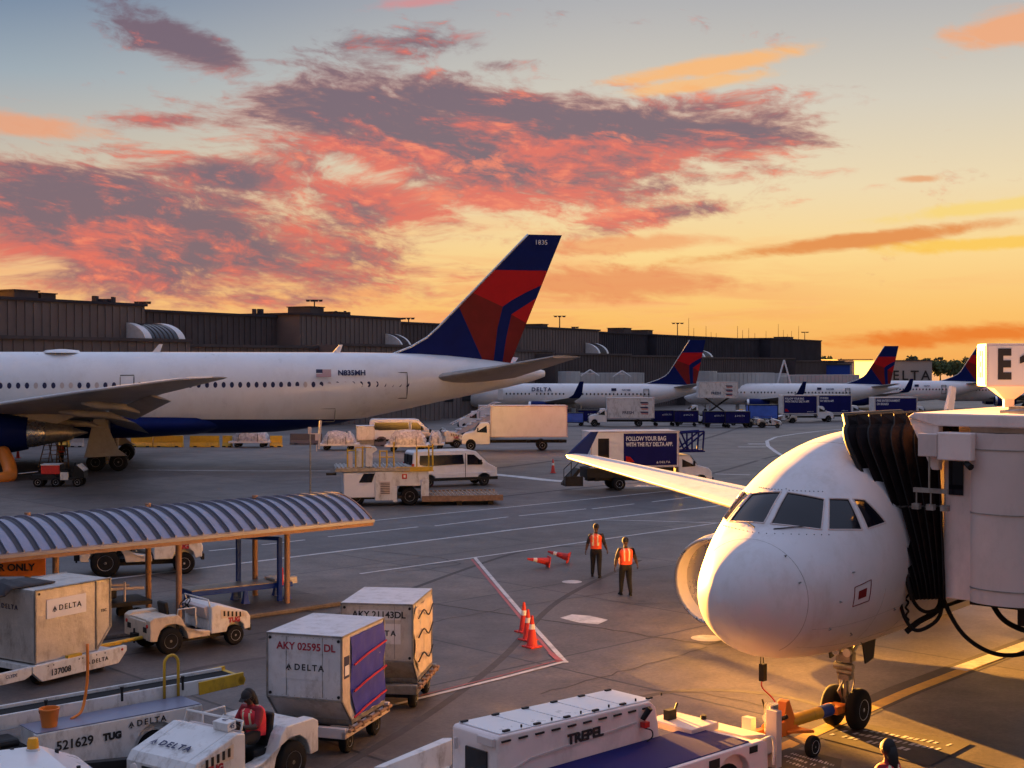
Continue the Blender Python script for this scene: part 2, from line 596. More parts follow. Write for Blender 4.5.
# ------------------------------------------------------------ the apron
def ground_mat():
    m = bpy.data.materials.new('apron_concrete'); m.use_nodes = True
    t = m.node_tree; L = t.links
    b = t.nodes['Principled BSDF']
    N = t.nodes.new
    g = N('ShaderNodeTexCoord')
    mp = N('ShaderNodeMapping'); mp.inputs['Rotation'].default_value = (0, 0, R(-44))
    L.new(g.outputs['Object'], mp.inputs[0])

    def nz(scale, detail, rough=.6, src=mp.outputs[0]):
        n = N('ShaderNodeTexNoise'); n.inputs['Scale'].default_value = scale
        n.inputs['Detail'].default_value = detail; n.inputs['Roughness'].default_value = rough
        L.new(src, n.inputs['Vector']); return n.outputs[0]

    def rp(src, a, b_, p0=.35, p1=.65):
        r = N('ShaderNodeValToRGB'); r.color_ramp.elements[0].position = p0; r.color_ramp.elements[1].position = p1
        r.color_ramp.elements[0].color = (*a, 1); r.color_ramp.elements[1].color = (*b_, 1)
        L.new(src, r.inputs[0]); return r.outputs[0]

    def mx(kind, f, a, b_):
        n = N('ShaderNodeMixRGB'); n.blend_type = kind
        if isinstance(f, float): n.inputs[0].default_value = f
        else: L.new(f, n.inputs[0])
        for i, v in ((1, a), (2, b_)):
            if isinstance(v, tuple): n.inputs[i].default_value = (*v, 1)
            else: L.new(v, n.inputs[i])
        return n.outputs[0]
    base = rp(nz(.12, 5), (.078, .066, .062), (.145, .122, .111))
    # each slab has its own tone, with thin dark joints
    br = N('ShaderNodeTexBrick')
    br.offset = 0; br.squash = 1
    br.inputs['Color1'].default_value = (.74, .74, .78, 1); br.inputs['Color2'].default_value = (1.12, 1.1, 1.06, 1)
    br.inputs['Mortar'].default_value = (.22, .2, .2, 1)
    br.inputs['Scale'].default_value = 1
    br.inputs['Mortar Size'].default_value = .05
    br.inputs['Mortar Smooth'].default_value = .3
    br.inputs['Brick Width'].default_value = 7.6; br.inputs['Row Height'].default_value = 7.6
    wob = N('ShaderNodeMixRGB'); wob.blend_type = 'ADD'; wob.inputs[0].default_value = .04
    L.new(mp.outputs[0], wob.inputs[1])
    wn = N('ShaderNodeTexNoise'); wn.inputs['Scale'].default_value = 2.5; L.new(mp.outputs[0], wn.inputs['Vector']); L.new(wn.outputs[1], wob.inputs[2])
    L.new(wob.outputs[0], br.inputs['Vector'])
    c = mx('MULTIPLY', 1.0, base, br.outputs[0])
    c = mx('MULTIPLY', .9, c, rp(nz(9, 8, .75), (.6, .6, .6), (1.35, 1.33, 1.3)))
    c = mx('MULTIPLY', .8, c, rp(nz(.9, 7, .7), (.68, .66, .66), (1.25, 1.24, 1.22)))
    # oil stains and scuffs
    st = rp(nz(.35, 9, .72), (0, 0, 0), (1, 1, 1), .54, .7)
    c = mx('MIX', mx('MULTIPLY', 1.0, st, (.6, .6, .6)), c, (.05, .042, .042))
    ms = N('ShaderNodeMapping'); ms.inputs['Scale'].default_value = (.08, 1.6, 1); ms.inputs['Rotation'].default_value = (0, 0, R(-38))
    L.new(g.outputs['Object'], ms.inputs[0])
    sk = rp(nz(1.0, 7, .7, ms.outputs[0]), (1, 1, 1), (.7, .69, .7), .5, .75)
    c = mx('MULTIPLY', .7, c, sk)
    lt = rp(nz(1.7, 10, .8), (0, 0, 0), (.28, .28, .28), .62, .74)
    c = mx('MIX', lt, c, (.24, .21, .19))
    vo = N('ShaderNodeTexVoronoi'); vo.inputs['Scale'].default_value = .45; L.new(mp.outputs[0], vo.inputs['Vector'])
    sp_ = rp(vo.outputs['Distance'], (.45, .42, .42), (1, 1, 1), .03, .09)
    c = mx('MULTIPLY', .8, c, sp_)
    L.new(c, b.inputs['Base Color'])
    rr = N('ShaderNodeMapRange'); rr.inputs[3].default_value = .42; rr.inputs[4].default_value = .7
    L.new(nz(.5, 6), rr.inputs[0]); L.new(rr.outputs[0], b.inputs['Roughness'])
    bp = N('ShaderNodeBump'); bp.inputs['Strength'].default_value = .25; bp.inputs['Distance'].default_value = .01
    L.new(nz(30, 5, .7), bp.inputs['Height']); L.new(bp.outputs[0], b.inputs['Normal'])
    MATS['apron'] = m


def asphalt_mat():
    m = ground_mat.__globals__['MATS']['apron'].copy()
    m.name = 'road_asphalt'
    for n in m.node_tree.nodes:
        if n.type == 'TEX_BRICK':
            n.inputs['Mortar'].default_value = (.9, .9, .9, 1)
            n.inputs['Color1'].default_value = (.62, .66, .76, 1); n.inputs['Color2'].default_value = (.7, .74, .84, 1)
            n.inputs['Brick Width'].default_value = 31; n.inputs['Row Height'].default_value = 23
    MATS['asphalt'] = m


ground_mat(); asphalt_mat()
g = MB()
ys = [-60, 0, 20, 40, 60, 80, 100, 120, 140, 160, 180, 200, 220, 240, 255, 270, 400, 800, 1600, 4000]
xs = [-2500, -800, -300, -150, -75, -30, 0, 30, 75, 150, 300, 800, 2500]
vv = [(x, y, zg(y)) for y in ys for x in xs]
nx = len(xs)
g.faces(vv, [(j * nx + i, j * nx + i + 1, (j + 1) * nx + i + 1, (j + 1) * nx + i) for j in range(len(ys) - 1) for i in range(nx - 1)])
tag(g.build('ground', 'apron'), kind='structure')


def ribbon(name, pix, wd, m, z=.008, world=False):
    pts = [Vector(p) if world else G(*p) for p in pix]
    mb = MB(); L_, R_ = [], []
    for i, p in enumerate(pts):
        d = (pts[min(i + 1, len(pts) - 1)] - pts[max(i - 1, 0)]); d.z = 0; d.normalize()
        nrm = Vector((-d.y, d.x, 0)) * wd / 2
        L_.append((p.x + nrm.x, p.y + nrm.y, zg(p.y) + z)); R_.append((p.x - nrm.x, p.y - nrm.y, zg(p.y) + z))
    n = len(pts)
    mb.faces(L_ + R_, [(i, i + 1, n + i + 1, n + i) for i in range(n - 1)])
    return tag(mb.build(name, m), kind='structure')


def sheet(name, pix, m, z=.004, world=False):
    pts = [Vector(p) if world else G(*p) for p in pix]
    mb = MB()
    mb.faces([(p.x, p.y, zg(p.y) + z) for p in pts], [tuple(range(len(pts)))])
    return tag(mb.build(name, m), kind='structure')


# service road between its two edge lines
sheet('service_road', [(-300, 635), (112, 579), (512, 530), (726, 505), (980, 478), (980, 462), (700, 487), (512, 507), (371, 521), (-300, 592)], 'asphalt')
RW = 'paint_white'
ribbon('lane_marking', [(-200, 621), (112, 579), (261, 561), (400, 544), (512, 530), (620, 517), (726, 505), (860, 491)], .2, RW)
ribbon('lane_marking', [(371, 521), (440, 514), (512, 507), (620, 496), (690, 489)], .14, RW)
for a in [((182, 555), (195, 553)), ((209, 551), (240, 548)), ((262, 545), (305, 540)), ((328, 537), (418, 527)), ((435, 526), (508, 517)), ((519, 516), (586, 509)), ((592, 509), (634, 504)), ((652, 502), (699, 496))]:
    ribbon('lane_marking', a, .15, RW)
ribbon('lane_marking', [(360, 574), (480, 557), (600, 540), (712, 524), (800, 512)], .15, RW, z=.012)
ribbon('lane_marking', [(590, 520), (650, 521), (712, 523), (800, 524)], .13, RW, z=.012)
ribbon('lane_marking', [(138, 470), (256, 471), (330, 471)], .28, RW)
ribbon('lane_marking', [(-40, 462), (70, 461)], .28, RW)
ribbon('lane_marking', [(488, 474), (520, 477), (545, 480), (572, 482)], .9, RW)
ribbon('lane_marking', [(636, 486), (690, 488)], .9, RW)
ribbon('lane_marking', [(715, 474), (750, 475)], .3, RW)
ribbon('lane_marking', [(748, 444), (768, 444)], .8, RW)
ribbon('lane_marking', [(738, 447), (766, 447)], .5, RW, z=.012)
ribbon('lane_marking', [(790, 460), (776, 452), (768, 446), (767, 441), (776, 437), (795, 434), (820, 431), (870, 427), (960, 424)], .35, RW)
ribbon('stand_marking', [(475, 558), (500, 588), (530, 623), (566, 663)], .13, RW, z=.012)
ribbon('stand_marking', [(472, 559.5), (497, 589.5), (526, 624.5), (559, 662.5)], .1, 'paint_red', z=.008)
ribbon('stand_marking', [(567, 661.5), (500, 679), (415, 700), (380, 709)], .12, RW, z=.016)
ribbon('stand_marking', [(562, 659.5), (500, 676), (415, 697)], .05, 'paint_red', z=.008)
sheet('paint_patch', [(556, 661), (548, 654), (553, 653), (564, 662)], 'paint_red', z=.02)
# white manhole covers and a painted patch
sheet('paint_patch', [(560, 618), (572, 614.5), (590, 616), (608, 620), (598, 624.5), (580, 623)], RW, z=.006)
for cx_, cy_, rr in ((572, 582, .33), (707, 638.5, .42)):
    c_ = G(cx_, cy_); mb = MB()
    mb.faces([(c_.x + rr * math.cos(k * PI / 12), c_.y + rr * math.sin(k * PI / 12), .009) for k in range(24)], [tuple(range(24))])
    tag(mb.build('manhole_cover', RW), kind='structure')
# stand centre line and the framed stencil by the nose wheel
ribbon('centre_line', [(690, 786), (821, 727), (905, 690), (1024, 645), (1110, 612)], .75, 'paint_dark', z=.004)
ribbon('centre_line', [(690, 790), (821, 730), (905, 693), (1024, 647), (1110, 614)], .3, 'paint_yellow', z=.008)
ribbon('centre_line', [(958, 670), (1024, 646), (1110, 614)], .42, RW, z=.012)
bx_ = [(819, 738), (863, 724), (972, 744), (929, 767)]
sheet('stencil_panel', bx_, 'paint_dark', z=.014)
bx2 = [(766, 757), (790, 748), (842, 760), (835, 800), (740, 800)]
sheet('stencil_panel', bx2, 'paint_dark', z=.014)

rnd_ = random.Random(11)


def crack(pix, wd=.035):
    pts = [G(*p) for p in pix]; out = []
    for a, b in zip(pts, pts[1:]):
        n_ = max(3, int((b - a).length / .35)); d_ = (b - a); q_ = Vector((-d_.y, d_.x, 0)).normalized()
        for i in range(n_): out.append(a + d_ * i / n_ + q_ * rnd_.uniform(-.07, .07))
    out.append(pts[-1])
    ribbon('crack', out, wd, 'paint_dark', z=.005, world=True)


crack([(371, 551), (410, 555), (440, 558), (462, 564), (430, 569), (395, 572)], .06)
crack([(350, 569), (400, 566), (462, 563)], .04)
crack([(428, 603), (500, 614), (560, 622), (636, 634), (707, 645), (745, 634)], .1)
crack([(428, 623), (501, 609), (580, 597), (636, 589)], .05)
crack([(540, 694), (610, 675), (707, 647)], .05)
crack([(640, 690), (700, 693), (760, 705), (830, 716)], .04)
crack([(600, 600), (640, 604), (690, 603)], .04)
MATS['paint_dark'].node_tree  # tyre marks share a slightly lighter tone
mat('tyre_mark', (.062, .052, .05), .8, n=(3, .3), dirt=((.1, .085, .078), .8, 1.2))
for zi_, (px_, wd_) in enumerate((([(640, 560), (560, 600), (500, 660), (420, 720), (300, 790)], .2), ([(470, 500), (600, 486), (700, 476), (780, 455)], .35),
                 ([(350, 480), (480, 470), (600, 455), (700, 440), (760, 420)], .5), ([(100, 700), (200, 668), (330, 650), (430, 640)], .22), ([(620, 700), (700, 690), (800, 700), (900, 740)], .2), ([(600, 545), (520, 552), (380, 600), (260, 640)], .2))):
    w3 = curve([G(*p) for p in px_], 8)
    ribbon('tyre_mark', w3, wd_, 'tyre_mark', z=.0012 + .0004 * zi_, world=True)
for k in range(0):
    ribbon('scuff_line', [(640 + k * 12, 606 + k * 1.5), (656 + k * 13, 616 + k * 2.4)], .05, RW, z=.006)
# stencilled lettering rows inside the framed panels
for (a, b, c_, d_, n_) in (((826, 736), (858, 727), (960, 744), (925, 757), 3), ((775, 760), (795, 753), (838, 764), (825, 778), 3)):
    A_, B_, C_, D_ = G(*a), G(*b), G(*c_), G(*d_)
    mb = MB()
    for r_ in range(n_):
        for k in range(16):
            if rnd_.random() < .16: continue
            u0, u1 = (k + .12) / 16, (k + .12 + rnd_.uniform(.35, .7)) / 16; v0, v1 = (r_ + .22) / n_, (r_ + .22 + rnd_.uniform(.3, .5)) / n_
            q = [A_.lerp(D_, u).lerp(B_.lerp(C_, u), v) for u, v in ((u0, v0), (u1, v0), (u1, v1), (u0, v1))]
            mb.faces([(p.x, p.y, .018) for p in q], [(0, 1, 2, 3)])
    tag(mb.build('worn_stencil', RW), kind='structure')
# ------------------------------------------------------------ aircraft
AF = [(0, 0), (.015, .022), (.06, .04), (.2, .056), (.4, .055), (.65, .036), (1, .002)]


def foil(le, chord, th, up=(0, 0, 1), droop=0.0):
    "closed airfoil ring; chord runs along +x, thickness along up"
    le = Vector(le); up = Vector(up)
    pts = [le + Vector((u * chord, 0, -droop * u * chord)) + up * (v * chord * th) for u, v in AF]
    pts += [le + Vector((u * chord, 0, -droop * u * chord)) - up * (v * chord * th * .8) for u, v in reversed(AF[1:-1])]
    return pts


def body_rings(prof, n=40):
    out = []
    for x, zt, zb, wy, zm in prof:
        r = []
        for i in range(n):
            a = 2 * PI * i / n
            h = (zt - zm) if math.cos(a) >= 0 else (zm - zb)
            r.append((x, wy * math.sin(a), zm + h * math.cos(a)))
        out.append(r)
    return out


def interp(tab, x):
    for a, b in zip(tab, tab[1:]):
        if a[0] <= x <= b[0]:
            t = (x - a[0]) / (b[0] - a[0])
            return [p + (q - p) * t for p, q in zip(a, b)]
    return list(tab[-1] if x > tab[-1][0] else tab[0])


def dense(tab, xs):
    "monotone-ish smooth resampling of a profile table (Catmull-Rom on each column)"
    out = []
    for x in xs:
        k = 0
        while k < len(tab) - 2 and tab[k + 1][0] < x: k += 1
        p0 = tab[max(k - 1, 0)]; p1 = tab[k]; p2 = tab[k + 1]; p3 = tab[min(k + 2, len(tab) - 1)]
        h = p2[0] - p1[0]; t = (x - p1[0]) / h
        row = [x]
        for c in range(1, len(p1)):
            m1 = (p2[c] - p0[c]) / max(p2[0] - p0[0], 1e-6) * h
            m2 = (p3[c] - p1[c]) / max(p3[0] - p1[0], 1e-6) * h
            if (p2[c] - p1[c]) == 0: m1 = m2 = 0
            row.append((2 * t ** 3 - 3 * t ** 2 + 1) * p1[c] + (t ** 3 - 2 * t ** 2 + t) * m1 + (-2 * t ** 3 + 3 * t ** 2) * p2[c] + (t ** 3 - t ** 2) * m2)
        out.append(row)
    return out


def fin_map(sx, sy):
    t = (620 - sy) / 600.0
    le = 585 - .92 * (sy - 20); te = 728 - .379 * (sy - 20)
    return (sx - le) / (te - le), t


FIN_ART = [
    (1, [(380, 184), (680, 184), (640, 250), (570, 285), (510, 320), (470, 350), (330, 283)]),
    (2, [(330, 283), (470, 350), (447, 450), (430, 612), (392, 612), (280, 350)]),
    (1, [(620, 308), (508, 385), (585, 432), (660, 300)]),
    (2, [(508, 385), (585, 432), (510, 640), (466, 640), (485, 500)]),
]


def make_fin(parent, zb, zt, le_b, te_b, le_t, te_t, dorsal, th=.09):
    "straight fin between z levels; le_b is where the straight leading edge meets zb"
    def LE(z): return le_b + (le_t - le_b) * (z - zb) / (zt - zb)
    def TE(z): return te_b + (te_t - te_b) * (z - zb) / (zt - zb)
    mb = MB()
    rings = []
    for k in range(15):
        z = zb + (zt - zb) * k / 14.0
        x0 = LE(z)
        ex = 0
        if dorsal:
            h, l = dorsal
            if z < zb + h: ex = l * ((1 - (z - zb) / h) ** 2.2)
        c = TE(z) - x0
        r = foil((x0, 0, z), c, th * 1.1, up=(0, 1, 0))
        if ex: r = [Vector((p.x - ex * max(0, 1 - (p.x - x0) / (c * .35)) if p.x < x0 + c * .35 else p.x, p.y * (1 if p.x > x0 + .01 else .6), p.z)) for p in r]
        rings.append(r)
    mb.rings(rings)
    b = mb.b
    pol = []
    for mi, pts in FIN_ART:
        q = []
        for sx, sy in pts:
            s, t = fin_map(sx, sy)
            z = zb + (zt - zb) * t
            q.append((LE(z) + s * (TE(z) - LE(z)), z))
        pol.append((mi, q))
        for (x1, z1), (x2, z2) in zip(q, q[1:] + q[:1]):
            nrm = Vector((z2 - z1, 0, -(x2 - x1)))
            if nrm.length < 1e-4: continue
            bmesh.ops.bisect_plane(b, geom=b.verts[:] + b.edges[:] + b.faces[:], plane_co=(x1, 0, z1), plane_no=nrm.normalized(), dist=1e-4)

    def inside(x, z, q):
        c = False
        for (x1, z1), (x2, z2) in zip(q, q[1:] + q[:1]):
            if (z1 > z) != (z2 > z) and x < (x2 - x1) * (z - z1) / (z2 - z1) + x1: c = not c
        return c
    for f in b.faces:
        c = f.calc_center_median()
        for mi, q in pol:
            if inside(c.x, c.z, q): f.material_index = mi
    o = mb.build('tail_fin', ['navy_paint', 'red_paint', 'dark_red_paint'], parent)
    e = MB()
    pts = []
    for k in range(15):
        z = zb + (zt - zb) * k / 14.0
        ex = 0
        if dorsal and z < zb + dorsal[0]: ex = dorsal[1] * ((1 - (z - zb) / dorsal[0]) ** 2.2)
        pts.append((LE(z) - ex - .02, 0, z))
    e.tube(pts, (zt - zb) * .009, 6)
    e.build('leading_edge', 'bare_metal', o, smooth=True)
    return o


def oval(mb, w, h, y=0, n=10):
    pts = [(w / 2 * math.cos(2 * PI * i / n), y, h / 2 * math.sin(2 * PI * i / n)) for i in range(n)]
    pts2 = [(p[0], p[1] + .02, p[2]) for p in pts]
    mb.rings([pts, pts2])


def gear(parent, x, y, ztop, r, nb=1, wb=1.4, track=.9, name='landing_gear', wmat='dull_metal'):
    mb = MB()
    mb.cyl((x, y, r), (x, y, ztop), .14 * r / .5, .17 * r / .5, 12)
    mb.cyl((x, y - track / 2, r), (x, y + track / 2, r), .08, .08, 8)
    mb.cyl((x - .1, y, ztop * .5), (x - 1.1, y, ztop), .06, .06, 8)
    if nb > 1: mb.box(x, y, r, wb * nb * .9, .22, .22)
    g_ = mb.build(name, 'dull_metal', parent, smooth='auto')
    for i in range(nb):
        for s in (-1, 1):
            wheel(g_, x + (i - (nb - 1) / 2) * wb, y + s * track / 2, r, r * .6, rim=wmat, side=s, rimr=.5)
    return g_


def nacelle(parent, x, y, z, l, r, cone=True, m='navy_paint', lip='bare_metal'):
    mb = MB()
    mb.lathe((x, y, z), (1, 0, 0), [(l * .15, r * .3), (l * .15, r * .8), (0, r * .86), (0, r * .9), (l * .12, r * .99), (l * .35, r), (l * .7, r * .93), (l, r * .72), (l, r * .66), (l * .9, r * .6)], 32)
    o = mb.build('engine_nacelle', m, parent, smooth='auto')
    mb = MB()
    mb.lathe((x, y, z), (1, 0, 0), [(.12 * l, r * .83), (-.01, r * .87), (-.025, r * .9), (-.01, r * .93), (.09 * l, r * .985)], 32)
    mb.build('intake_lip', lip, o, smooth='auto')
    mb = MB()
    mb.lathe((x, y, z), (1, 0, 0), [(l * .16, r * .3), (l * .2, r * .82), (l * .21, r * .82)], 24)
    mb.build('fan', 'black_plastic', o)
    if cone:
        mb = MB()
        mb.lathe((x + l * .9, y, z), (1, 0, 0), [(0, r * .66), (l * .17, r * .62), (l * .3, r * .52)], 28)
        mb.build('fan_nozzle', 'bare_metal', o, smooth='auto')
        mb = MB()
        mb.lathe((x + l * 1.2, y, z), (1, 0, 0), [(0, r * .515), (l * .2, r * .38), (l * .31, r * .3), (l * .31, r * .24), (l * .48, r * .03)], 28)
        mb.build('exhaust_cone', 'dull_metal', o, smooth='auto')
    return o


def jetliner(label, loc, rz, group, L=39.5, win=(7.5, 31.0), wlet=True, reg=True, title=True, tx=9.2, wx=-2.6):
    o = thing('passenger_jet', label, 'airliner', loc, rz, group)
    zc, ry, rzz = 3.5, 1.9, 2.0
    prof = [(0, 2.9, 2.8, .02, 2.85), (.5, 3.4, 2.2, .7, 2.8), (1.5, 4.1, 1.75, 1.2, 3.0), (3, 5.0, 1.55, 1.65, 3.3), (5, 5.45, 1.5, ry, zc), (L * .66, 5.5, 1.5, ry, zc), (L * .8, 5.48, 2.3, 1.65, 3.9), (L * .92, 5.3, 3.6, .95, 4.5), (L, 5.0, 4.6, .2, 4.8)]
    mb = MB(); mb.rings(body_rings(dense(prof, [0, .2, .5, 1, 1.5, 2.2, 3, 4, 5, 10, 20, L * .66, L * .72, L * .78, L * .84, L * .9, L * .95, L * .99, L]), 28))
    mb.build('fuselage', 'aircraft_white', o, smooth=True)
    # windows
    wm = MB(); oval(wm, .25, .36); w0 = None
    n = 0; x = win[0]
    while x < win[1]:
        if abs(x - 18) > .7 and abs(x - 12) > .4:
            if w0 is None: w = w0 = wm.build('cabin_window', 'ink_black', o)
            else: w = w0.copy(); col.objects.link(w)
            w.parent = o; w.location = (x, -ry - .004, 3.85)
        x += .62
    mb = MB(); mb.span(6.1, 6.95, -ry - .02, -ry + .1, 2.9, 4.6); mb.build('cabin_door', 'aircraft_white', o)
    xd = L * .75
    mb = MB()
    for a, b, c, d in ((xd, xd + .06, 3.0, 4.7), (xd + .8, xd + .86, 3.0, 4.7), (xd, xd + .86, 3.0, 3.06), (xd, xd + .86, 4.64, 4.7)): mb.span(a, b, -ry - .02 + .12, -ry + .3, c, d)
    mb.build('door_outline', 'ink_black', o)
    if title: text('DELTA', .9, 'ink_blue', o, (tx, -ry * .93 - .06, 4.55), (PI / 2 - .35, 0, 0), bold=.03, spacing=1.3)
    if reg:
        mb = MB(); mb.span(L * .62, L * .62 + .8, -ry - .02, -ry, 4.35, 4.8); mb.build('flag_decal', 'ink_blue', o)
        text('N3738B' if title else 'N6701', .42, 'ink_blue', o, (L * .68, -ry * .96 - .02, 4.5), (PI / 2 - .25, 0, 0), bold=.01)
    make_fin(o, 5.2, 12.5, L - 7.2, L - 1.6, L - 2.6, L - .1, (2.2, 3.6))
    for s in (-1, 1):
        mb = MB(); mb.rings([foil((L - 5.4, s * .5, 4.9), 3.3, 1.0), foil((L - 1.9, s * 7.1, 5.6), 1.2, 1.0)])
        mb.build('tailplane', 'wing_grey', o, smooth='auto')
        mb = MB(); mb.rings([foil((12.6 + wx * .5, s * 1.5, 2.3), 7.6, 1.1), foil((16.4 + wx * .7, s * 6, 2.75), 4.3, 1), foil((21.6 + wx, s * 16.4, 3.6), 1.7, .9)])
        wg = mb.build('wing', 'wing_grey', o, smooth='auto')
        if wlet:
            mb = MB(); mb.rings([foil((21.6 + wx, s * 16.4, 3.6), 1.7, .9), foil((22.4 + wx, s * 17.0, 4.1), 1.3, .9, up=(0, -s * .6, .6)), foil((23.4 + wx, s * 17.5, 6.1), .6, .9, up=(0, 1, 0))])
            mb.build('winglet', 'navy_paint', wg, smooth='auto')
        nacelle(o, 11.6, s * 4.9, 1.75, 4.1, 1.05)
        gear(o, 19.6, s * 2.85, 2.2, .56, 1, track=.85)
    gear(o, 4.0, 0, 2.0, .34, 1, track=.4)
    return o


def wide_jet():
    ph = R(13)
    o = thing('passenger_jet', 'large white airliner with a huge red and navy tail fin, parked behind the ribbed canopy', 'airliner', (-57.4, 87.2, 0), ph)
    L = 61.4; ry = 2.52
    prof = [(0, 4.3, 4.2, .03, 4.25), (1, 5.4, 3.2, 1.1, 4.3), (3, 6.7, 2.6, 1.9, 4.8), (6, 7.75, 2.2, 2.45, 5.2), (8, 7.9, 2.15, ry, 5.2), (40, 7.9, 2.15, ry, 5.2), (44, 7.9, 2.45, ry - .02, 5.3), (48, 7.88, 3.15, 2.3, 5.6), (53, 7.75, 4.2, 1.75, 6.0), (57.5, 7.3, 5.1, 1.1, 6.2), (60.4, 6.85, 5.75, .55, 6.3), (L, 6.55, 6.1, .2, 6.3)]
    mb = MB(); mb.rings(body_rings(dense(prof, [0, .3, 1, 2, 3, 4.5, 6, 8, 12, 16, 20, 24, 28, 32, 36, 40, 41.5, 43, 44.5, 46, 48, 50, 52, 54, 56, 57.5, 59, 60.4, 61, L]), 56))
    b = mb.b
    bmesh.ops.bisect_plane(b, geom=b.verts[:] + b.edges[:] + b.faces[:], plane_co=(30, 0, 3.3), plane_no=Vector((.012, 0, 1)).normalized(), dist=1e-4)
    for f in b.faces:
        c = f.calc_center_median()
        f.smooth = True
        if c.z < 3.3 - .012 * (c.x - 30): f.material_index = 1
    mb.build('fuselage', ['aircraft_white', 'navy_paint'], o)
    # the wing-to-body fairing
    mb = MB()
    mb.rings([[(x, y * w_, z0 + (zz * hh)) for y, zz in [(math.sin(2 * PI * i / 20), math.cos(2 * PI * i / 20)) for i in range(20)]] for x, w_, z0, hh in ((17, .6, 3.0, .3), (19, 2.5, 2.9, .85), (23, 2.6, 2.85, .95), (32, 2.6, 2.85, .95), (36, 2.4, 2.9, .8), (39, .7, 2.9, .3))])
    mb.build('belly_fairing', 'navy_paint', o, smooth=True)
    wm = MB(); oval(wm, .28, .42); w0 = None
    x = 11.0
    while x < 51.0:
        ds = min(abs(x - 31.5), abs(x - 21.5), abs(x - 22.4))
        if ds > .75:
            if w0 is None: w = w0 = wm.build('cabin_window', 'ink_blue', o)
            else:
                w = w0.copy(); col.objects.link(w)
                if random.random() < .22: w.data = w1.data
            if w is w0: wm2 = MB(); oval(wm2, .28, .42); w1 = wm2.build('cabin_window', 'bridge_grey', o); w1.location = (10.4, -2.535, 5.62)
            w.parent = o
            pr = interp(prof, x)
            w.location = (x, -pr[3] * .995 - .012, 5.62 if x > 0 else 0)
        x += .56
    def outline(x0, x1, z0, z1, nm='door_outline', y=None, m='dark_steel'):
        mb = MB()
        yy = (interp(prof, (x0 + x1) / 2)[3] + .012) if y is None else y
        def yz(z):
            pr = interp(prof, (x0 + x1) / 2)
            h = (pr[1] - pr[4]) if z > pr[4] else (pr[4] - pr[2])
            return -(pr[3] * math.sqrt(max(.02, 1 - ((z - pr[4]) / h) ** 2)) + .012)
        pts = [(x0, yz(z), z) for z in [z0 + (z1 - z0) * i / 6 for i in range(7)]] + [(x1, yz(z), z) for z in [z1 - (z1 - z0) * i / 6 for i in range(7)]]
        mb.tube(pts + [pts[0]], .03, 4)
        return mb.build(nm, m, o)
    outline(49.6, 50.75, 4.6, 6.45)
    outline(31.0, 31.9, 5.2, 6.3)
    outline(44, 45.6, 2.95, 3.9, 'cargo_door_outline', m='wing_grey')
    for x_ in (8.0, 33.0, 45.6, 22):
        mb = MB(); mb.prism([(x_, 7.85), (x_ + .55, 7.85), (x_ + .75, 8.45), (x_ + .5, 8.45)], -.04, .04)
        mb.build('antenna', 'aircraft_white', o)
    mb = MB(); mb.lathe((27, 0, 7.83), (0, 0, 1), [(0, 1.3), (.18, 1.1), (.26, .2)], 16); mb.build('antenna_dome', 'aircraft_white', o, smooth='auto')
    t_ = text('N835MH', .52, 'ink_blue', o, (46.75, -interp(prof, 46.5)[3] * .955 - .05, 6.42), (PI / 2 - .3, 0, 0), bold=.02)
    mb = MB(); mb.b.free(); mb = MB(); mb.span(44.6, 46.1, -.02, 0, -.36, .36); fl = mb.build('flag_decal', 'white_sticker', o)
    fl.location = (44.75-45.35*.7, -2.47, 6.42); fl.scale = (.7, 1, .75); fl.rotation_euler = (-.3, 0, .0)
    mb = MB()
    for k in range(7): mb.span(45.2 if k > 2 else 44.6, 46.1, -.026, -.02, -.36 + k * .105, -.31 + k * .105)
    s_ = mb.build('flag_stripes', 'ink_red', fl)
    mb = MB(); mb.span(44.6, 45.25, -.03, -.02, 0.0, .36); mb.build('flag_canton', 'ink_blue', fl)
    make_fin(o, 6.9, 16.7, 50.6, 58.7, 60.15, 62.75, (2.6, 3.4), .08)
    text('1835', .5, 'white_sticker', o, (61.1, -.2, 16.1), (PI / 2, 0, 0))
    # tailplanes
    for s in (-1, 1):
        mb = MB(); mb.rings([foil((52.6, s * 1.2, 6.0), 6.2, 1.3), foil((55.9, s * 5, 6.7), 4.1, 1.1), foil((59.6, s * 9.3, 7.55), 2.0, 1.0)])
        tp = mb.build('tailplane', 'wing_grey', o, smooth='auto')
    # wings
    for s in (-1, 1):
        mb = MB()
        mb.rings([foil((18.6, s * 1.5, 3.6), 12.8, .9, droop=.03), foil((22.0, s * 7.9, 4.25), 8.4, .8, droop=.03), foil((29.6, s * 19, 5.5), 4.7, .75, droop=.02), foil((35.2, s * 25.5, 6.3), 2.3, .9), foil((36.9, s * 26.2, 6.4), .8, .9)])
        wg = mb.build('wing', ['wing_grey'], o, smooth='auto')
        mb = MB(); mb.tube([(18.5, s * 1.5, 3.6), (21.95, s * 7.9, 4.25), (29.55, s * 19, 5.5), (35.15, s * 25.5, 6.3), (36.9, s * 26.2, 6.4)], [.13, .11, .09, .06, .03], 8)
        mb.build('leading_edge', 'trim_white', wg, smooth=True)
        for yy, xx, zz, ln in ((6.0, 28.0, 3.3, 4.6), (12.5, 30.0, 4.1, 4.0), (17.5, 31.3, 4.75, 3.2)):
            mb = MB(); mb.rings([[(x, s * yy + ww * math.sin(k * PI / 5), z + hh * math.cos(k * PI / 5)) for k in range(10)] for x, z, ww, hh in ((xx - ln / 2, zz + .1, .05, .05), (xx - ln / 4, zz, .2, .22), (xx + ln / 4, zz - .14, .18, .2), (xx + ln / 2, zz - .45, .05, .06))])
            mb.build('flap_fairing', 'wing_grey', wg, smooth=True)
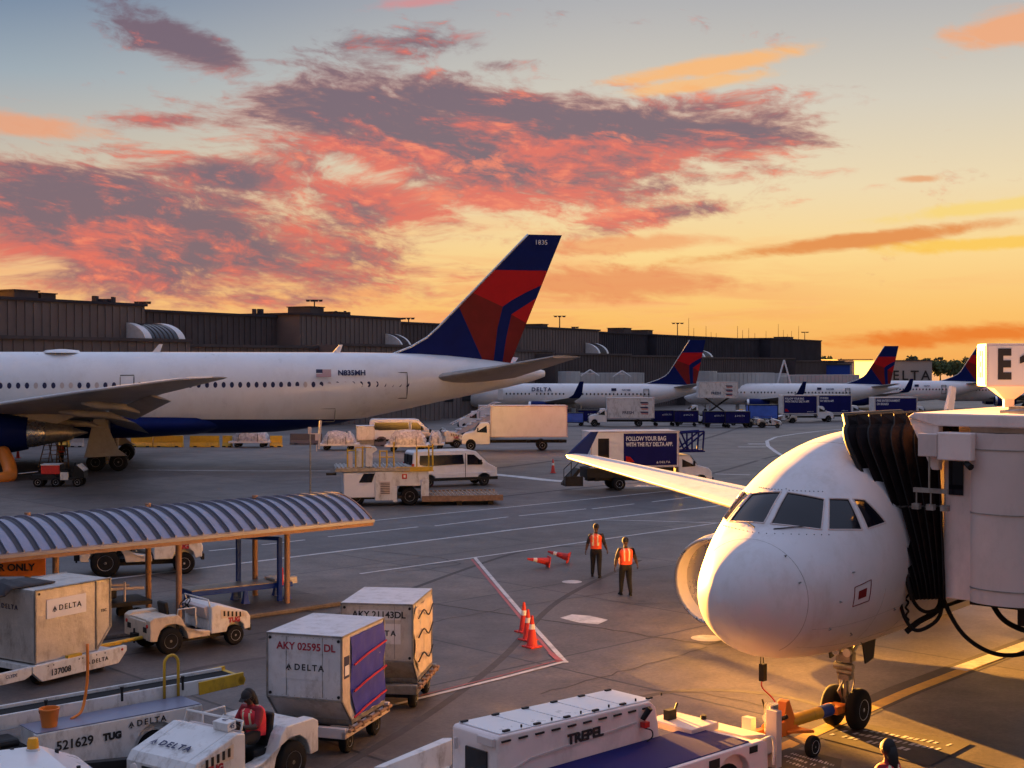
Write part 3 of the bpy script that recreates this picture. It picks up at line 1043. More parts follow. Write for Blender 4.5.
        mb = MB()
        mb.rings([foil((30.3, s * 3, 3.25), 2.6, 1.3, droop=.35), foil((30.6, s * 10.5, 4.0), 1.8, 1.2, droop=.35)])
        mb.build('inboard_flap', 'wing_grey', wg, smooth='auto')
        mb = MB()
        mb.rings([foil((30.8, s * 11.5, 4.2), 1.6, 1.2, droop=.35), foil((33.6, s * 18.5, 5.3), 1.1, 1.2, droop=.3)])
        mb.build('outboard_flap', 'wing_grey', wg, smooth='auto')
        en = nacelle(o, 20.4, s * 7.9, 2.7, 5.3, 1.42)
        mb = MB(); mb.prism([(22.2, 3.6), (24, 4.0), (29, 3.9), (27.3, 3.2), (25, 3.3)], s * 7.9 - .18, s * 7.9 + .18)
        mb.build('pylon', 'wing_grey', o, bevel=.05)
        gear(o, 30.3, s * 4.65, 3.4, .6, 2, wb=1.45, track=1.15)
        mb = MB(); mb.prism([(28.9, .95), (31.6, 1.05), (31.0, 1.5), (30.2, 3.5), (29.5, 3.5)], s * 5.75, s * 5.85)
        mb.build('gear_door', 'wing_grey', o, bevel=.02)
    gear(o, 7.5, 0, 2.5, .45, 1, track=.6)
    return o


NAX = R(50)
_g = G(846, 727)
NOSE = (_g.x - 4.7 * math.cos(NAX), _g.y - 4.7 * math.sin(NAX), 0)


def near_jet():
    ax = NAX
    o = thing('passenger_jet', 'white narrow airliner seen nose first with the dark pleated bridge hood against its side', 'airliner', NOSE, ax)
    C = 3.8
    prof = [(0, 3.12, 3.08, .02, 3.1), (.06, 3.37, 2.83, .27, 3.1), (.3, 3.72, 2.48, .62, 3.09), (.7, 3.98, 2.2, .92, 3.1), (1.1, 4.12, 2.02, 1.16, 3.12), (1.5, 4.27, 1.92, 1.36, 3.18), (1.9, 4.62, 1.86, 1.52, 3.26), (2.4, 4.98, 1.8, 1.66, 3.38), (3.0, 5.32, 1.76, 1.78, 3.54), (3.8, 5.62, 1.74, 1.89, 3.7), (4.8, 5.81, 1.73, 1.95, 3.78), (6.2, 5.87, 1.73, 1.975, 3.8), (26, 5.87, 1.73, 1.975, 3.8), (30, 5.85, 2.5, 1.7, 4.2), (34.5, 5.6, 3.9, 1.0, 4.8), (37.4, 5.3, 4.9, .25, 5.1)]
    xs = [0, .02, .06, .12, .2, .3, .42, .56, .72, .9, 1.1, 1.3, 1.5] + [1.7 + .13 * i for i in range(18)] + [4.2, 4.6, 5, 5.5, 6.2, 8, 10, 12, 14, 17, 20, 23, 26, 27, 28, 29, 30, 31, 32, 33, 34.5, 35.5, 36.5, 37.2, 37.4]
    dp = dense(prof, xs)
    mb = MB(); mb.rings(body_rings(dp, 88))
    b = mb.b

    def surf(x, a):
        "point on the skin at station x and roll angle a (0 = top, + = starboard)"
        pr = dense(prof, [x])[0]
        h = (pr[1] - pr[4]) if math.cos(a) >= 0 else (pr[4] - pr[2])
        return Vector((x, pr[3] * math.sin(a), pr[4] + h * math.cos(a)))
    # cockpit windows: quads given as (azimuth about a vertical axis inside the nose, height)
    AX = 3.3

    def hit(al, z):
        "walk out from the axis until the skin is met"
        lo, hi = 0.0, 3.5
        for _ in range(30):
            m = (lo + hi) / 2
            x = AX - m * math.cos(al); y = m * math.sin(al)
            pr = dense(prof, [max(x, 0)])[0]
            h = (pr[1] - pr[4]) if z >= pr[4] else (pr[4] - pr[2])
            ins = x > 0 and abs(z - pr[4]) < h and (y / pr[3]) ** 2 + ((z - pr[4]) / h) ** 2 < 1
            if ins: lo = m
            else: hi = m
        return Vector((AX - lo * math.cos(al), lo * math.sin(al), z))
    quads = [
        [(2.2, 4.31), (32, 4.25), (36.5, 4.74), (3.0, 4.83)],
        [(36, 4.25), (58, 4.23), (56.5, 4.74), (40, 4.75)],
        [(62, 4.24), (79, 4.32), (70, 4.72), (60, 4.74)],
    ]
    sel = []
    for s in (-1, 1):
        for q in quads:
            q3 = [hit(R(s * a), z) for a, z in q]
            cen = sum(q3, Vector()) / 4
            planes = []
            for p1, p2 in zip(q3, q3[1:] + q3[:1]):
                c0 = Vector((AX, 0, (p1.z + p2.z) / 2 - .35))
                nrm = (p1 - c0).cross(p2 - c0).normalized()
                if (cen - p1).dot(nrm) < 0: nrm = -nrm
                planes.append((p1, nrm))
            # cut only the faces near the window
            for p1, nrm in planes:
                fs = [f for f in b.faces if (f.calc_center_median() - cen).length < 1.15 and f.calc_center_median().y * s > -.05]
                es = set(e for f in fs for e in f.edges); vs_ = set(v for f in fs for v in f.verts)
                bmesh.ops.bisect_plane(b, geom=list(vs_) + list(es) + fs, plane_co=p1, plane_no=nrm, dist=1e-4)
            sel.append((cen, planes))
    for f in b.faces: f.smooth = True
    panes = []
    for cen, planes in sel:
        fs = [f for f in b.faces if (f.calc_center_median() - cen).length < 1.0 and all((f.calc_center_median() - p).dot(n) > -1e-5 for p, n in planes)]
        pane = MB(); vm = {}
        ring = {}
        for f in fs:
            vv_ = []
            for v in f.verts:
                if v not in vm: vm[v] = pane.b.verts.new(v.co)
                vv_.append(vm[v])
            nf = pane.b.faces.new(vv_)
            for e in f.edges: ring[e] = ring.get(e, 0) + 1
        rim = [e for e, k in ring.items() if k == 1]
        # sink the pane a little and frame it
        cdir = (cen - Vector((AX, 0, cen.z))).normalized()
        for v in pane.b.verts: v.co -= cdir * .022
        fr = MB()
        for e in rim:
            a_, c_ = e.verts[0].co, e.verts[1].co
            if (a_ - c_).length > 1e-3: fr.cyl(a_, c_, .016, .016, 5)
        panes.append((pane, fr))
        bmesh.ops.delete(b, geom=fs, context='FACES_ONLY')
    body = mb.build('fuselage', 'aircraft_white_near', o)
    for pane, fr in panes:
        po = pane.build('cockpit_window', 'glass_dark', o, smooth=True)
        fr.build('window_frame', 'bridge_grey', po)

    def line(pts, nm, m='dark_steel', r=.006, par=o):
        l = MB(); l.tube(pts, r, 5); return l.build(nm, m, par)
    line([surf(1.0, R(a)) for a in range(-150, 151, 6)], 'radome_seam', 'dull_metal', r=.0045)
    line([surf(3.95, R(a)) for a in range(-170, 171, 6)], 'skin_seam', 'wing_grey', r=.004)
    for a0 in (-118, -140, 75):
        line([surf(x_ / 10.0, R(a0)) for x_ in range(12, 60, 3)], 'skin_seam', 'wing_grey', r=.0035)
    line([surf(2.75, R(a)) for a in range(-170, -95, 5)], 'skin_seam', 'wing_grey', r=.0035)
    line([surf(5.9, R(a)) for a in range(-170, 171, 6)], 'skin_seam', 'wing_grey', r=.004)
    rv = MB()
    for a in range(-36, 37, 4):
        p = hit(R(a), 4.86 if abs(a) > 2 else 4.88); rv.cyl(p, p + Vector((-.012, 0, .006)), .009, .009, 5)
        p = hit(R(a), 4.17); rv.cyl(p, p + Vector((-.012, 0, .006)), .009, .009, 5)
    rv.build('rivet', 'dark_steel', o)
    # static port panel, placards and probes on the port side
    def patch(x0, x1, a0, a1, nm, m, lift=.004):
        l = MB(); nn = 4
        rs = []
        for i in range(nn + 1):
            a = R(a0 + (a1 - a0) * i / nn)
            rs.append([surf(x, a) + Vector((-.2, math.sin(a), math.cos(a))) * lift for x in (x0, x1)])
        vs_ = [p for r_ in rs for p in r_]
        l.faces(vs_, [(2 * i, 2 * i + 1, 2 * i + 3, 2 * i + 2) for i in range(nn)])
        return l.build(nm, m, o, smooth=True)
    patch(2.0, 2.2, -93, -99, 'sensor_plate', 'dark_red_paint')
    fr = [surf(1.9 + .4 * t, R(-89)) for t in (0, .5, 1)] + [surf(2.3, R(-89 - 14 * t)) for t in (.25, .5, .75, 1)] + [surf(2.3 - .4 * t, R(-103)) for t in (.5, 1)] + [surf(1.9, R(-103 + 14 * t)) for t in (.25, .5, .75)]
    fr = [p_ + Vector((-.002, -.006, 0)) for p_ in fr]
    line(fr + [fr[0]], 'sensor_frame', 'dark_red_paint', r=.007)
    for x_, a_ in ((1.6, -96), (1.9, -78), (1.55, -118), (2.25, -128), (3.3, -118), (.9, -70), (3.3, -148), (.95, -40)):
        l = MB(); p = surf(x_, R(a_)); nrm = Vector((-.3, math.sin(R(a_)), math.cos(R(a_)))).normalized()
        l.cyl(p - nrm * .01, p + nrm * .05, .016, .01, 6); l.cyl(p + nrm * .045, p + nrm * .05 + Vector((-.09, 0, 0)), .009, .006, 6)
        l.build('probe', 'dull_metal', o)
    for y_ in (-.35, -.12):
        l = MB(); p0 = surf(2.02, -.17 if y_ > -.2 else -.55)
        p0 = hit(R(6 if y_ > -.2 else -6), 4.24); p1 = hit(R(14 if y_ > -.2 else -24), 4.3)
        l.cyl(p0 + Vector((-.03, 0, 0)), p1 + Vector((-.05, 0, .01)), .012, .008, 6)
        l.build('wiper', 'black_plastic', o)
    # antennas on the crown
    l = MB(); l.prism([(9.4, 5.85), (9.9, 5.85), (10.1, 6.62), (9.85, 6.66)], -.035, .035); l.build('antenna', 'aircraft_white_near', o)
    # port and starboard cabin doors as outlines; door under the hood stands open
    for s in (-1, 1):
        pts = [surf(4.6, s * R(a)) for a in (52, 65, 80, 95)] + [surf(5.45, s * R(a)) for a in (95, 80, 65, 52)]
        line(pts + [pts[0]], 'door_outline', 'dark_steel', r=.008)
    # wings, engines, tail
    for s in (-1, 1):
        m_ = MB(); m_.rings([foil((10.2, s * 1.4, 2.5), 7.2, 1.15), foil((13.2, s * 6.4, 2.9), 4.1, 1.1), foil((18.5, s * 17.5, 3.75), 1.65, 1.0), foil((19.0, s * 18.0, 3.8), 1.1, .9)])
        wg = m_.build('wing', 'aircraft_white_near', o, smooth='auto')
        m_ = MB(); m_.tube([(10.2, s * 1.5, 2.52), (13.18, s * 6.4, 2.92), (18.48, s * 17.5, 3.76), (19.0, s * 18.0, 3.8)], [.09, .07, .045, .03], 8)
        m_.build('leading_edge', 'aircraft_white_near', wg, smooth=True)
        m_ = MB(); m_.prism([(18.9, 3.75), (20.2, 3.75), (20.9, 4.6), (20.5, 4.6)], s * 17.97, s * 18.05)
        m_.prism([(19.1, 3.75), (20.2, 3.75), (20.7, 3.3), (20.4, 3.3)], s * 17.97, s * 18.05)
        m_.build('wingtip_fence', 'navy_paint', wg)
        nacelle(o, 9.6, s * 6.1, 1.62, 4.3, 1.2, m='aircraft_white_near')
        m_ = MB(); m_.prism([(10.6, 2.7), (13, 2.9), (15.5, 2.7), (13.8, 2.1)], s * 6.1 - .12, s * 6.1 + .12); m_.build('pylon', 'aircraft_white_near', o)
        gear(o, 17.7, s * 3.8, 2.4, .58, 1, track=.93)
        m_ = MB(); m_.rings([foil((31.4, s * .5, 4.9), 3.4, 1.0), foil((34.6, s * 6.1, 5.5), 1.3, 1.0)]); m_.build('tailplane', 'aircraft_white_near', o, smooth='auto')
    make_fin(o, 5.6, 11.8, 30.6, 35.8, 34.6, 37.0, (1.6, 2.0))
    # nose gear in some detail
    gx = 4.7
    g_ = MB()
    g_.cyl((gx, 0, .42), (gx, 0, 1.25), .06, .06, 14)
    g_.cyl((gx, 0, 1.0), (gx + .03, 0, 1.95), .1, .12, 14)
    g_.cyl((gx, -.27, .39), (gx, .27, .39), .055, .055, 10)
    g_.cyl((gx, 0, .34), (gx, 0, .56), .11, .1, 12)
    g_.cyl((gx + .05, 0, 1.3), (gx + 1.0, 0, 1.9), .045, .05, 8)
    g_.cyl((gx - .1, -.2, 1.22), (gx - .1, .2, 1.22), .07, .07, 10)
    g_.cyl((gx - .05, -.16, 1.1), (gx - .05, .16, 1.1), .06, .06, 8)
    g_.box(gx - .02, 0, 1.4, .26, .3, .16); g_.box(gx, 0, 1.0, .24, .22, .1)
    g_.tube([(gx - .1, 0, .95), (gx - .34, 0, .78), (gx - .1, 0, .52)], .028, 6)
    g_.tube([(gx + .06, .12, 1.7), (gx - .1, .16, 1.3), (gx - .06, .12, .8), (gx, .08, .55)], .014, 5)
    g_.tube([(gx + .06, -.12, 1.8), (gx - .12, -.17, 1.35), (gx + .06, -.14, .9), (gx, -.08, .5)], .012, 5)
    gg = g_.build('nose_gear', 'dull_metal', o, smooth='auto')
    for s in (-1, 1):
        wheel(gg, gx, s * .26, .4, .24, rim='trim_white', side=s, rimr=.52)
        l = MB(); l.cyl((gx - .14, s * .12, 1.52), (gx - .23, s * .12, 1.52), .07, .085, 12); l.build('taxi_light', 'bare_metal', gg)
        l = MB(); l.prism([(gx - .1, 1.78), (gx + .5, 1.78), (gx + .4, 1.35), (gx + .05, 1.3)], s * .36, s * .39); l.build('gear_door', 'dark_steel', gg)
    # drain mast and hanging panel under the nose with its warning ribbon
    l = MB(); l.span(3.0, 3.28, .85, 1.1, 1.6, 1.85); l.cyl((3.1, 1.0, 1.62), (3.1, 1.0, 1.35), .012); l.cyl((3.2, 1.0, 1.62), (3.2, 1.0, 1.3), .012)
    l.span(3.08, 3.22, .93, 1.03, 1.05, 1.38)
    dm = l.build('steering_lever', 'black_plastic', o)
    line(curve([(3.15, 1.0, 1.08), (3.2, 1.02, .9), (3.3, .85, .7), (3.35, .7, .45)]), 'warning_ribbon', 'strap_red', r=.014)
    return o
# ------------------------------------------------------------ terminal and far background
def corrug(mb, a, b, z0, z1, th=.35, step=.9, proud=.09):
    "wall slab from a to b with upright ribs on the side facing the camera"
    a, b = Vector((*a, 0)), Vector((*b, 0))
    d = (b - a); L_ = d.length; d.normalize()
    n = Vector((d.y, -d.x, 0))
    if n.dot(-(a + b) / 2) < 0: n = -n
    c = (a + b) / 2 - n * th / 2
    rz = math.atan2(d.y, d.x)
    mb.box(c.x, c.y, (z0 + z1) / 2, L_, th, z1 - z0, rz)
    k = step / 2
    while k < L_:
        p = a + d * k + n * (proud / 2 - .002)
        mb.box(p.x, p.y, (z0 + z1) / 2, step * .42, proud, z1 - z0 - .06, rz)
        k += step


def FP(t, off=0.0):
    "point on the terminal front line (t metres along it), off metres in front"
    d = Vector((.476, .879)); n = Vector((.879, -.476))
    p = Vector((-55.0, 146.0)) + d * t + n * off
    return (p.x, p.y)


def facade_t(px, off=0.0):
    r = (px - 512) / F
    return (55 - .879 * off + r * (146 - .476 * off)) / (.476 - r * .879)


def zat(px, py, off=0.0):
    t = facade_t(px, off); p = FP(t, off)
    return P(px, py, p[1]).z


def block(label, x0, x1, pt, m, off=0.0, low=None, lowm='building_brown', units=(), base=-3, extra=None, depth=30, side=True):
    t0, t1 = facade_t(x0, off), facade_t(x1, off)
    zt = zat((x0 + x1) / 2, pt, off)
    a, b = FP(t0, off), FP(t1, off)
    o = thing('terminal_building', label, 'building', (a[0], a[1], 0), 0, 'terminal blocks behind the aircraft')
    ox, oy = a
    A = (0, 0); B = (b[0] - ox, b[1] - oy)
    mb = MB()
    # rear mass
    A2 = (FP(t0, off - depth)[0] - ox, FP(t0, off - depth)[1] - oy); B2 = (FP(t1, off - depth)[0] - ox, FP(t1, off - depth)[1] - oy)
    pts = [A, B, B2, A2]
    mb.prism(pts, base, zt - .02, axis='z')
    d = Vector((B[0], B[1], 0)); Ln = d.length; d.normalize(); n = Vector((.879, -.476, 0))
    k = .5
    while k < Ln - .3:
        p = d * k + n * .045
        mb.box(p.x, p.y, (zt + base) / 2, .4, .13, zt - base - .3, math.atan2(d.y, d.x))
        k += 1.15
    mb.build('wall', m, o)
    c = MB()
    mid = d * (Ln / 2) - n * (depth / 2)
    c.box(mid.x, mid.y, zt + .12, Ln + .5, depth + .5, .3, math.atan2(d.y, d.x))
    c.build('parapet', 'building_black', o)
    if low:
        zl = zat((x0 + x1) / 2, low, off + 7)
        l = MB(); h = 7
        mid = d * (Ln / 2) + n * (h / 2)
        l.box(mid.x, mid.y, (zl + base) / 2, Ln, h, zl - base, math.atan2(d.y, d.x))
        k = .5
        while k < Ln:
            p = d * k + n * (h + .04)
            l.box(p.x, p.y, (zl + base) / 2 + .4, .35, .1, zl - base - 1.0, math.atan2(d.y, d.x)); k += 1.3
        l.build('lower_storey', lowm, o)
        l = MB(); mid2 = d * (Ln / 2) + n * (h + .12)
        l.box(mid2.x, mid2.y, zl + .02, Ln, .3, .35, math.atan2(d.y, d.x)); l.build('roof_edge', 'building_dark', o)
        # band of dark openings at ramp level
        l = MB(); k = 3.0
        while k < Ln - 3:
            p = d * k + n * (h + .1)
            l.box(p.x, p.y, base + 4.6 + 0, 2.6, .1, 1.4, math.atan2(d.y, d.x)); k += 5.5
        l.build('window_band', 'glass_dark', o)
    for (ux, w_, hh) in units:
        t = facade_t(ux); p = FP(t, off - 4); p = Vector((p[0] - ox, p[1] - oy, 0))
        ww = w_ * p_scale(t)
        u = MB(); u.box(p.x, p.y, zt + .25 + hh * p_scale(t) / 2, ww, 4, hh * p_scale(t), math.atan2(d.y, d.x))
        u.box(p.x, p.y, zt + .25 + hh * p_scale(t) + .06, ww + .3, 4.3, .12, math.atan2(d.y, d.x))
        u.build('rooftop_unit', 'building_dark', o)
    return o, zt


def p_scale(t): return FP(t)[1] / F


blocks = [
    ('leftmost tall ribbed dark brown terminal block', -60, 145, 301, 'building_brown', 4, 338, [(14, 30, 8), (36, 19, 6)]),
    ('long low dark terminal block with the curved skylight over its roof edge, left', 145, 300, 315, 'building_dark', 0, 346, []),
    ('ribbed dark terminal block with two rooftop units, just left of the big tail fin', 300, 401, 317, 'building_brown', 4, 345, [(292 + 14, 22, 7), (330, 26, 3)]),
    ('low dark terminal block seen either side of the big tail fin', 401, 520, 326, 'building_dark', 0, 350, []),
    ('brown grey terminal block just right of the big tail fin with one lit wall lamp', 520, 599, 329, 'building_brown', 4, 354, [(535, 14, 3)]),
    ('near-black terminal block with two grey rooftop boxes right of the big tail fin', 599, 656, 334, 'building_black', 0, 356, [(636, 18, 5), (662 - 4, 14, 4)]),
    ('near-black terminal block under the cluster of thin aerials', 656, 770, 338, 'building_black', 2, 358, []),
    ('rightmost dark terminal block with flat top beside the distant trees', 770, 821, 340, 'building_black', 5, 361, [(780, 20, 2)]),
]
BL = []
# unseen tall block, added beyond the left edge to shade the left of the apron
_t = thing('terminal_building', 'tall unseen block added beyond the left edge to shade the apron', 'building', (0, 0, 0), 0)
mb = MB()
_d = Vector((.476, .879)); _n = Vector((.879, -.476)); _c = Vector((-54.9, 143.0))
_p = [_c, _c - _n * 60 , _c - _n * 60 - _d * 110, _c - _d * 110]
_p = [_c, _c + Vector((-60, 10)), _c + Vector((-120, -60)), _c + Vector((-50, -75))]
mb.prism([(q.x, q.y) for q in _p], -2, 34, axis='z')
mb.build('wall', 'building_brown', _t)
mb = MB(); mb.prism([(q.x, q.y) for q in _p], 34.01, 34.6, axis='z'); mb.build('roof', 'building_black', _t)
for lb, x0, x1, pt, m_, off, low, un in blocks:
    BL.append(block(lb, x0, x1, pt, m_, off, low, 'building_brown' if x0 < 500 else 'building_dark', un))


def skylight(par, x0, x1, ytop, ybot, off=3.0):
    "barrel vault of glass running out of the wall, with white end band"
    ox, oy = par.location.x, par.location.y
    t0, t1 = facade_t(x0, off + 4), facade_t(x1, off + 4)
    a = Vector((*FP(t0, off), 0)); b = Vector((*FP(t1, off), 0))
    z0, z1 = zat((x0 + x1) / 2, ybot, off), zat(x0, ytop, off)
    d = (b - a); Ln = d.length; d.normalize(); n = Vector((.879, -.476, 0))
    a -= Vector((ox, oy, 0))

    def strip(u0, u1, r_out, nm, m, parent=par, lift=0):
        mb = MB(); A_, B_ = [], []
        for k in range(13):
            th = PI / 2 * k / 12
            xx = math.sin(th); zz = math.cos(th)
            for lst, u in ((A_, u0), (B_, u1)):
                lst.append(a + d * (u + (Ln - 1) * 0) + Vector((0, 0, 0)) + n * (4 * xx * r_out + lift) + Vector((0, 0, z0 + (z1 - z0) * zz * r_out)))
        mb.faces(A_ + B_, [(i, i + 1, 13 + i + 1, 13 + i) for i in range(12)])
        mb.faces(A_ + [A_[0] - Vector((0, 0, A_[0].z - z0))], [tuple(range(14))])
        mb.faces(B_ + [B_[0] - Vector((0, 0, B_[0].z - z0))], [tuple(range(14))])
        return mb.build(nm, m, parent)
    s = strip(Ln * .06, Ln * .94, .985, 'skylight', 'glass_dark')
    strip(0, Ln * .16, 1.0, 'end_band', 'trim_white', s); strip(Ln * .84, Ln, 1.0, 'end_band', 'trim_white', s)
    for k in range(1, 6):
        u = Ln * (.16 + .68 * k / 6); strip(u - .08, u + .08, 1.0, 'glazing_bar', 'building_dark', s)


skylight(BL[1][0], 146, 186, 323, 343)
skylight(BL[3][0], 402, 412, 334, 349)
skylight(BL[5][0], 599, 609, 343, 355)
skylight(BL[6][0], 704, 713, 350, 358, 4)


def roof_mast(par, px, ytop, ybase, arms=3):
    t = facade_t(px); p = Vector((*FP(t, -3), 0)); s = p.y / F
    z1 = P(px, ytop, p.y).z; z0 = P(px, ybase, p.y).z
    x, y = p.x - par.location.x, p.y - par.location.y
    mb = MB(); mb.cyl((x, y, z0 - .5), (x, y, z1), .14, .1, 8)
    mb.box(x, y, z1, arms * 2.5 * s * 1.7, .2, .12)
    for k in range(arms): mb.box(x + (k - (arms - 1) / 2) * 4.2 * s, y, z1 - .12, 3 * s, .5, .25)
    mb.build('roof_light_mast', 'building_black', par)


roof_mast(BL[1][0], 161, 302, 314, 4); roof_mast(BL[2][0], 331, 300, 315, 4); roof_mast(BL[3][0], 424, 318, 326, 3)
roof_mast(BL[4][0], 573, 316, 330, 3); roof_mast(BL[4][0], 588, 327, 331, 2); roof_mast(BL[6][0], 689, 323, 338, 3)
roof_mast(BL[7][0], 814, 332, 344, 2)
mb = MB()
for (px, y0, y1) in ((700, 318, 338), (705, 328, 338), (717, 326, 338), (722, 332, 338), (748, 326, 339), (753, 330, 339), (759, 328, 339), (765, 333, 339), (727, 333, 339)):
    t = facade_t(px); p = Vector((*FP(t, -3), 0))
    mb.cyl((p.x - BL[6][0].location.x, p.y - BL[6][0].location.y, P(px, y1 + 2, p.y).z), (p.x - BL[6][0].location.x, p.y - BL[6][0].location.y, P(px, y0, p.y).z), .09, .05, 6)
mb.build('aerials', 'building_black', BL[6][0])
mb = MB()
for (px, y0, y1) in ((788, 324, 340), (793, 330, 340), (801, 331, 341), (808, 326, 341), (776, 331, 340), (797, 334, 341)):
    t = facade_t(px); p = Vector((*FP(t, -3), 0))
    mb.cyl((p.x - BL[7][0].location.x, p.y - BL[7][0].location.y, P(px, y1 + 2, p.y).z), (p.x - BL[7][0].location.x, p.y - BL[7][0].location.y, P(px, y0, p.y).z), .09, .05, 6)
mb.build('aerials', 'building_black', BL[7][0])
# small plant on the left roofs
for par, pts in ((BL[0][0], ((108, 296, 302, 4), (115, 299, 302, 8), (123, 299, 302, 5), (126, 297, 302, 2))), (BL[2][0], ((347, 311, 316, 2), (352, 313, 317, 3), (356, 311, 317, 2), (360, 312, 317, 2))), (BL[1][0], ((266, 309, 315, 3), (272, 309, 315, 5), (231, 313, 316, 4)))):
    mb = MB()
    for px, y0, y1, w_ in pts:
        t = facade_t(px); p = Vector((*FP(t, -2), 0)); s = p.y / F
        za, zb_ = P(px, y0, p.y).z, P(px, y1, p.y).z - .5
        mb.box(p.x - par.location.x, p.y - par.location.y, (za + zb_) / 2, w_ * s, 1.2, za - zb_)
    mb.build('roof_vents', 'building_black', par)
# lit wall lamps
for par, px, py, dd in ((BL[0][0], 40, 325, 4.3), (BL[4][0], 552, 346, 4.3)):
    t = facade_t(px); p = Vector((*FP(t, dd), 0)); q = P(px, py, p.y)
    mb = MB(); mb.box(q.x - par.location.x, q.y - par.location.y, q.z, .55, .3, .4); mb.build('wall_lamp', 'lamp_lit', par)

# ---- passenger bridges of the far stands (pale corrugated tubes)
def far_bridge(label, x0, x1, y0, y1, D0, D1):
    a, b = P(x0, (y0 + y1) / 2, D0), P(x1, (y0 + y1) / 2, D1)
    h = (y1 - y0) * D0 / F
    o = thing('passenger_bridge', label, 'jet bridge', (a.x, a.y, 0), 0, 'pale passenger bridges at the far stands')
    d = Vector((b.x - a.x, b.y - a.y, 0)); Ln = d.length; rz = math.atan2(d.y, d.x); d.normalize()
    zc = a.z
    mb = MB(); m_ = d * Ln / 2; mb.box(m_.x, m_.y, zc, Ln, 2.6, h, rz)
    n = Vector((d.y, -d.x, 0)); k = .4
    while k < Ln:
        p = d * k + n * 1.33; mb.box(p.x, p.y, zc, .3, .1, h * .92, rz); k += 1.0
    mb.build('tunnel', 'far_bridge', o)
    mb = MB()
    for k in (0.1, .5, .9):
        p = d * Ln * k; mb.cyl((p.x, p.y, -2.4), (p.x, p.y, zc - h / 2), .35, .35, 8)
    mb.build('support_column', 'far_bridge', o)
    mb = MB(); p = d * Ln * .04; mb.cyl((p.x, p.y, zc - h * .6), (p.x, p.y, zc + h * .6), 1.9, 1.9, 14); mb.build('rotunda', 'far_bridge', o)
    return o


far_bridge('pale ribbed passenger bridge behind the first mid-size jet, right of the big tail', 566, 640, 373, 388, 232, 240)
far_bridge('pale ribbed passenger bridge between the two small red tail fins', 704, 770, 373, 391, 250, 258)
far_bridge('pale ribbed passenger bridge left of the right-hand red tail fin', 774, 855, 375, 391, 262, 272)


def a_frame(label, px, y0, y1, D):
    b = P(px, y1, D); t = P(px, y0, D)
    o = thing('support_frame', label, 'frame', (b.x, b.y, b.z), 0, 'white triangular frames on the far bridges')
    mb = MB(); h = t.z - b.z; w_ = 9 * D / F
    for s in (-1, 1): mb.cyl((s * w_, 0, 0), (0, 0, h), .16, .16, 6)
    mb.box(0, 0, h * .5, w_, .15, .15)
    mb.build('legs', 'trim_white', o)


a_frame('white triangular frame above the far bridge, left of the middle dark blocks', 784, 360, 392, 258)
a_frame('small white triangular frame just right of the big tailplane', 590, 370, 376, 230)
a_frame('small white triangular frame above the far bridge under the dark block', 622, 371, 377, 232)

# ---- far buildings at the right
def far_box(label, x0, x1, y0, y1, D, m, sign=None, dep=30, name='hangar', cat='building'):
    a, b = P(x0, y0, D), P(x1, y0, D)
    o = thing(name, label, cat, ((a.x + b.x) / 2, D, -2.4), 0)
    mb = MB(); h = a.z + 2.4; mb.box(0, dep / 2, h / 2, b.x - a.x, dep, h); mb.build('wall', m, o)
    mb = MB(); mb.box(0, dep / 2, h + .15, b.x - a.x + .6, dep + .6, .3); mb.build('roof', 'building_dark', o)
    mb = MB(); k = 0
    n = int((b.x - a.x) / 5)
    for i in range(n): mb.box((i - (n - 1) / 2) * 5, -.06, h * (.62 if not sign else .3), 2.8, .12, 1.2)
    mb.build('window', 'glass_dark', o)
    if sign:
        airline_mark(sign, 'ink_black', o, (0, -.2, h - sign * 1.1))
    return o


far_box('pale grey flat building carrying the dark airline name, below the distant trees', 878, 932, 361, 396, 440, 'stone_light', sign=4.4)
far_box('small cream building left of the right-hand red tail fin', 814, 852, 363, 392, 400, 'stone_light')
far_box('long low pale shed behind the fourth jet', 930, 1010, 384, 398, 470, 'building_brown')
far_box('small white block standing above the cream building', 838, 872, 360, 392, 500, 'stone_light')
far_box('dark blue fronted low building between cream building and red tail fin', 826, 850, 365, 372, 390, 'blue_paint')


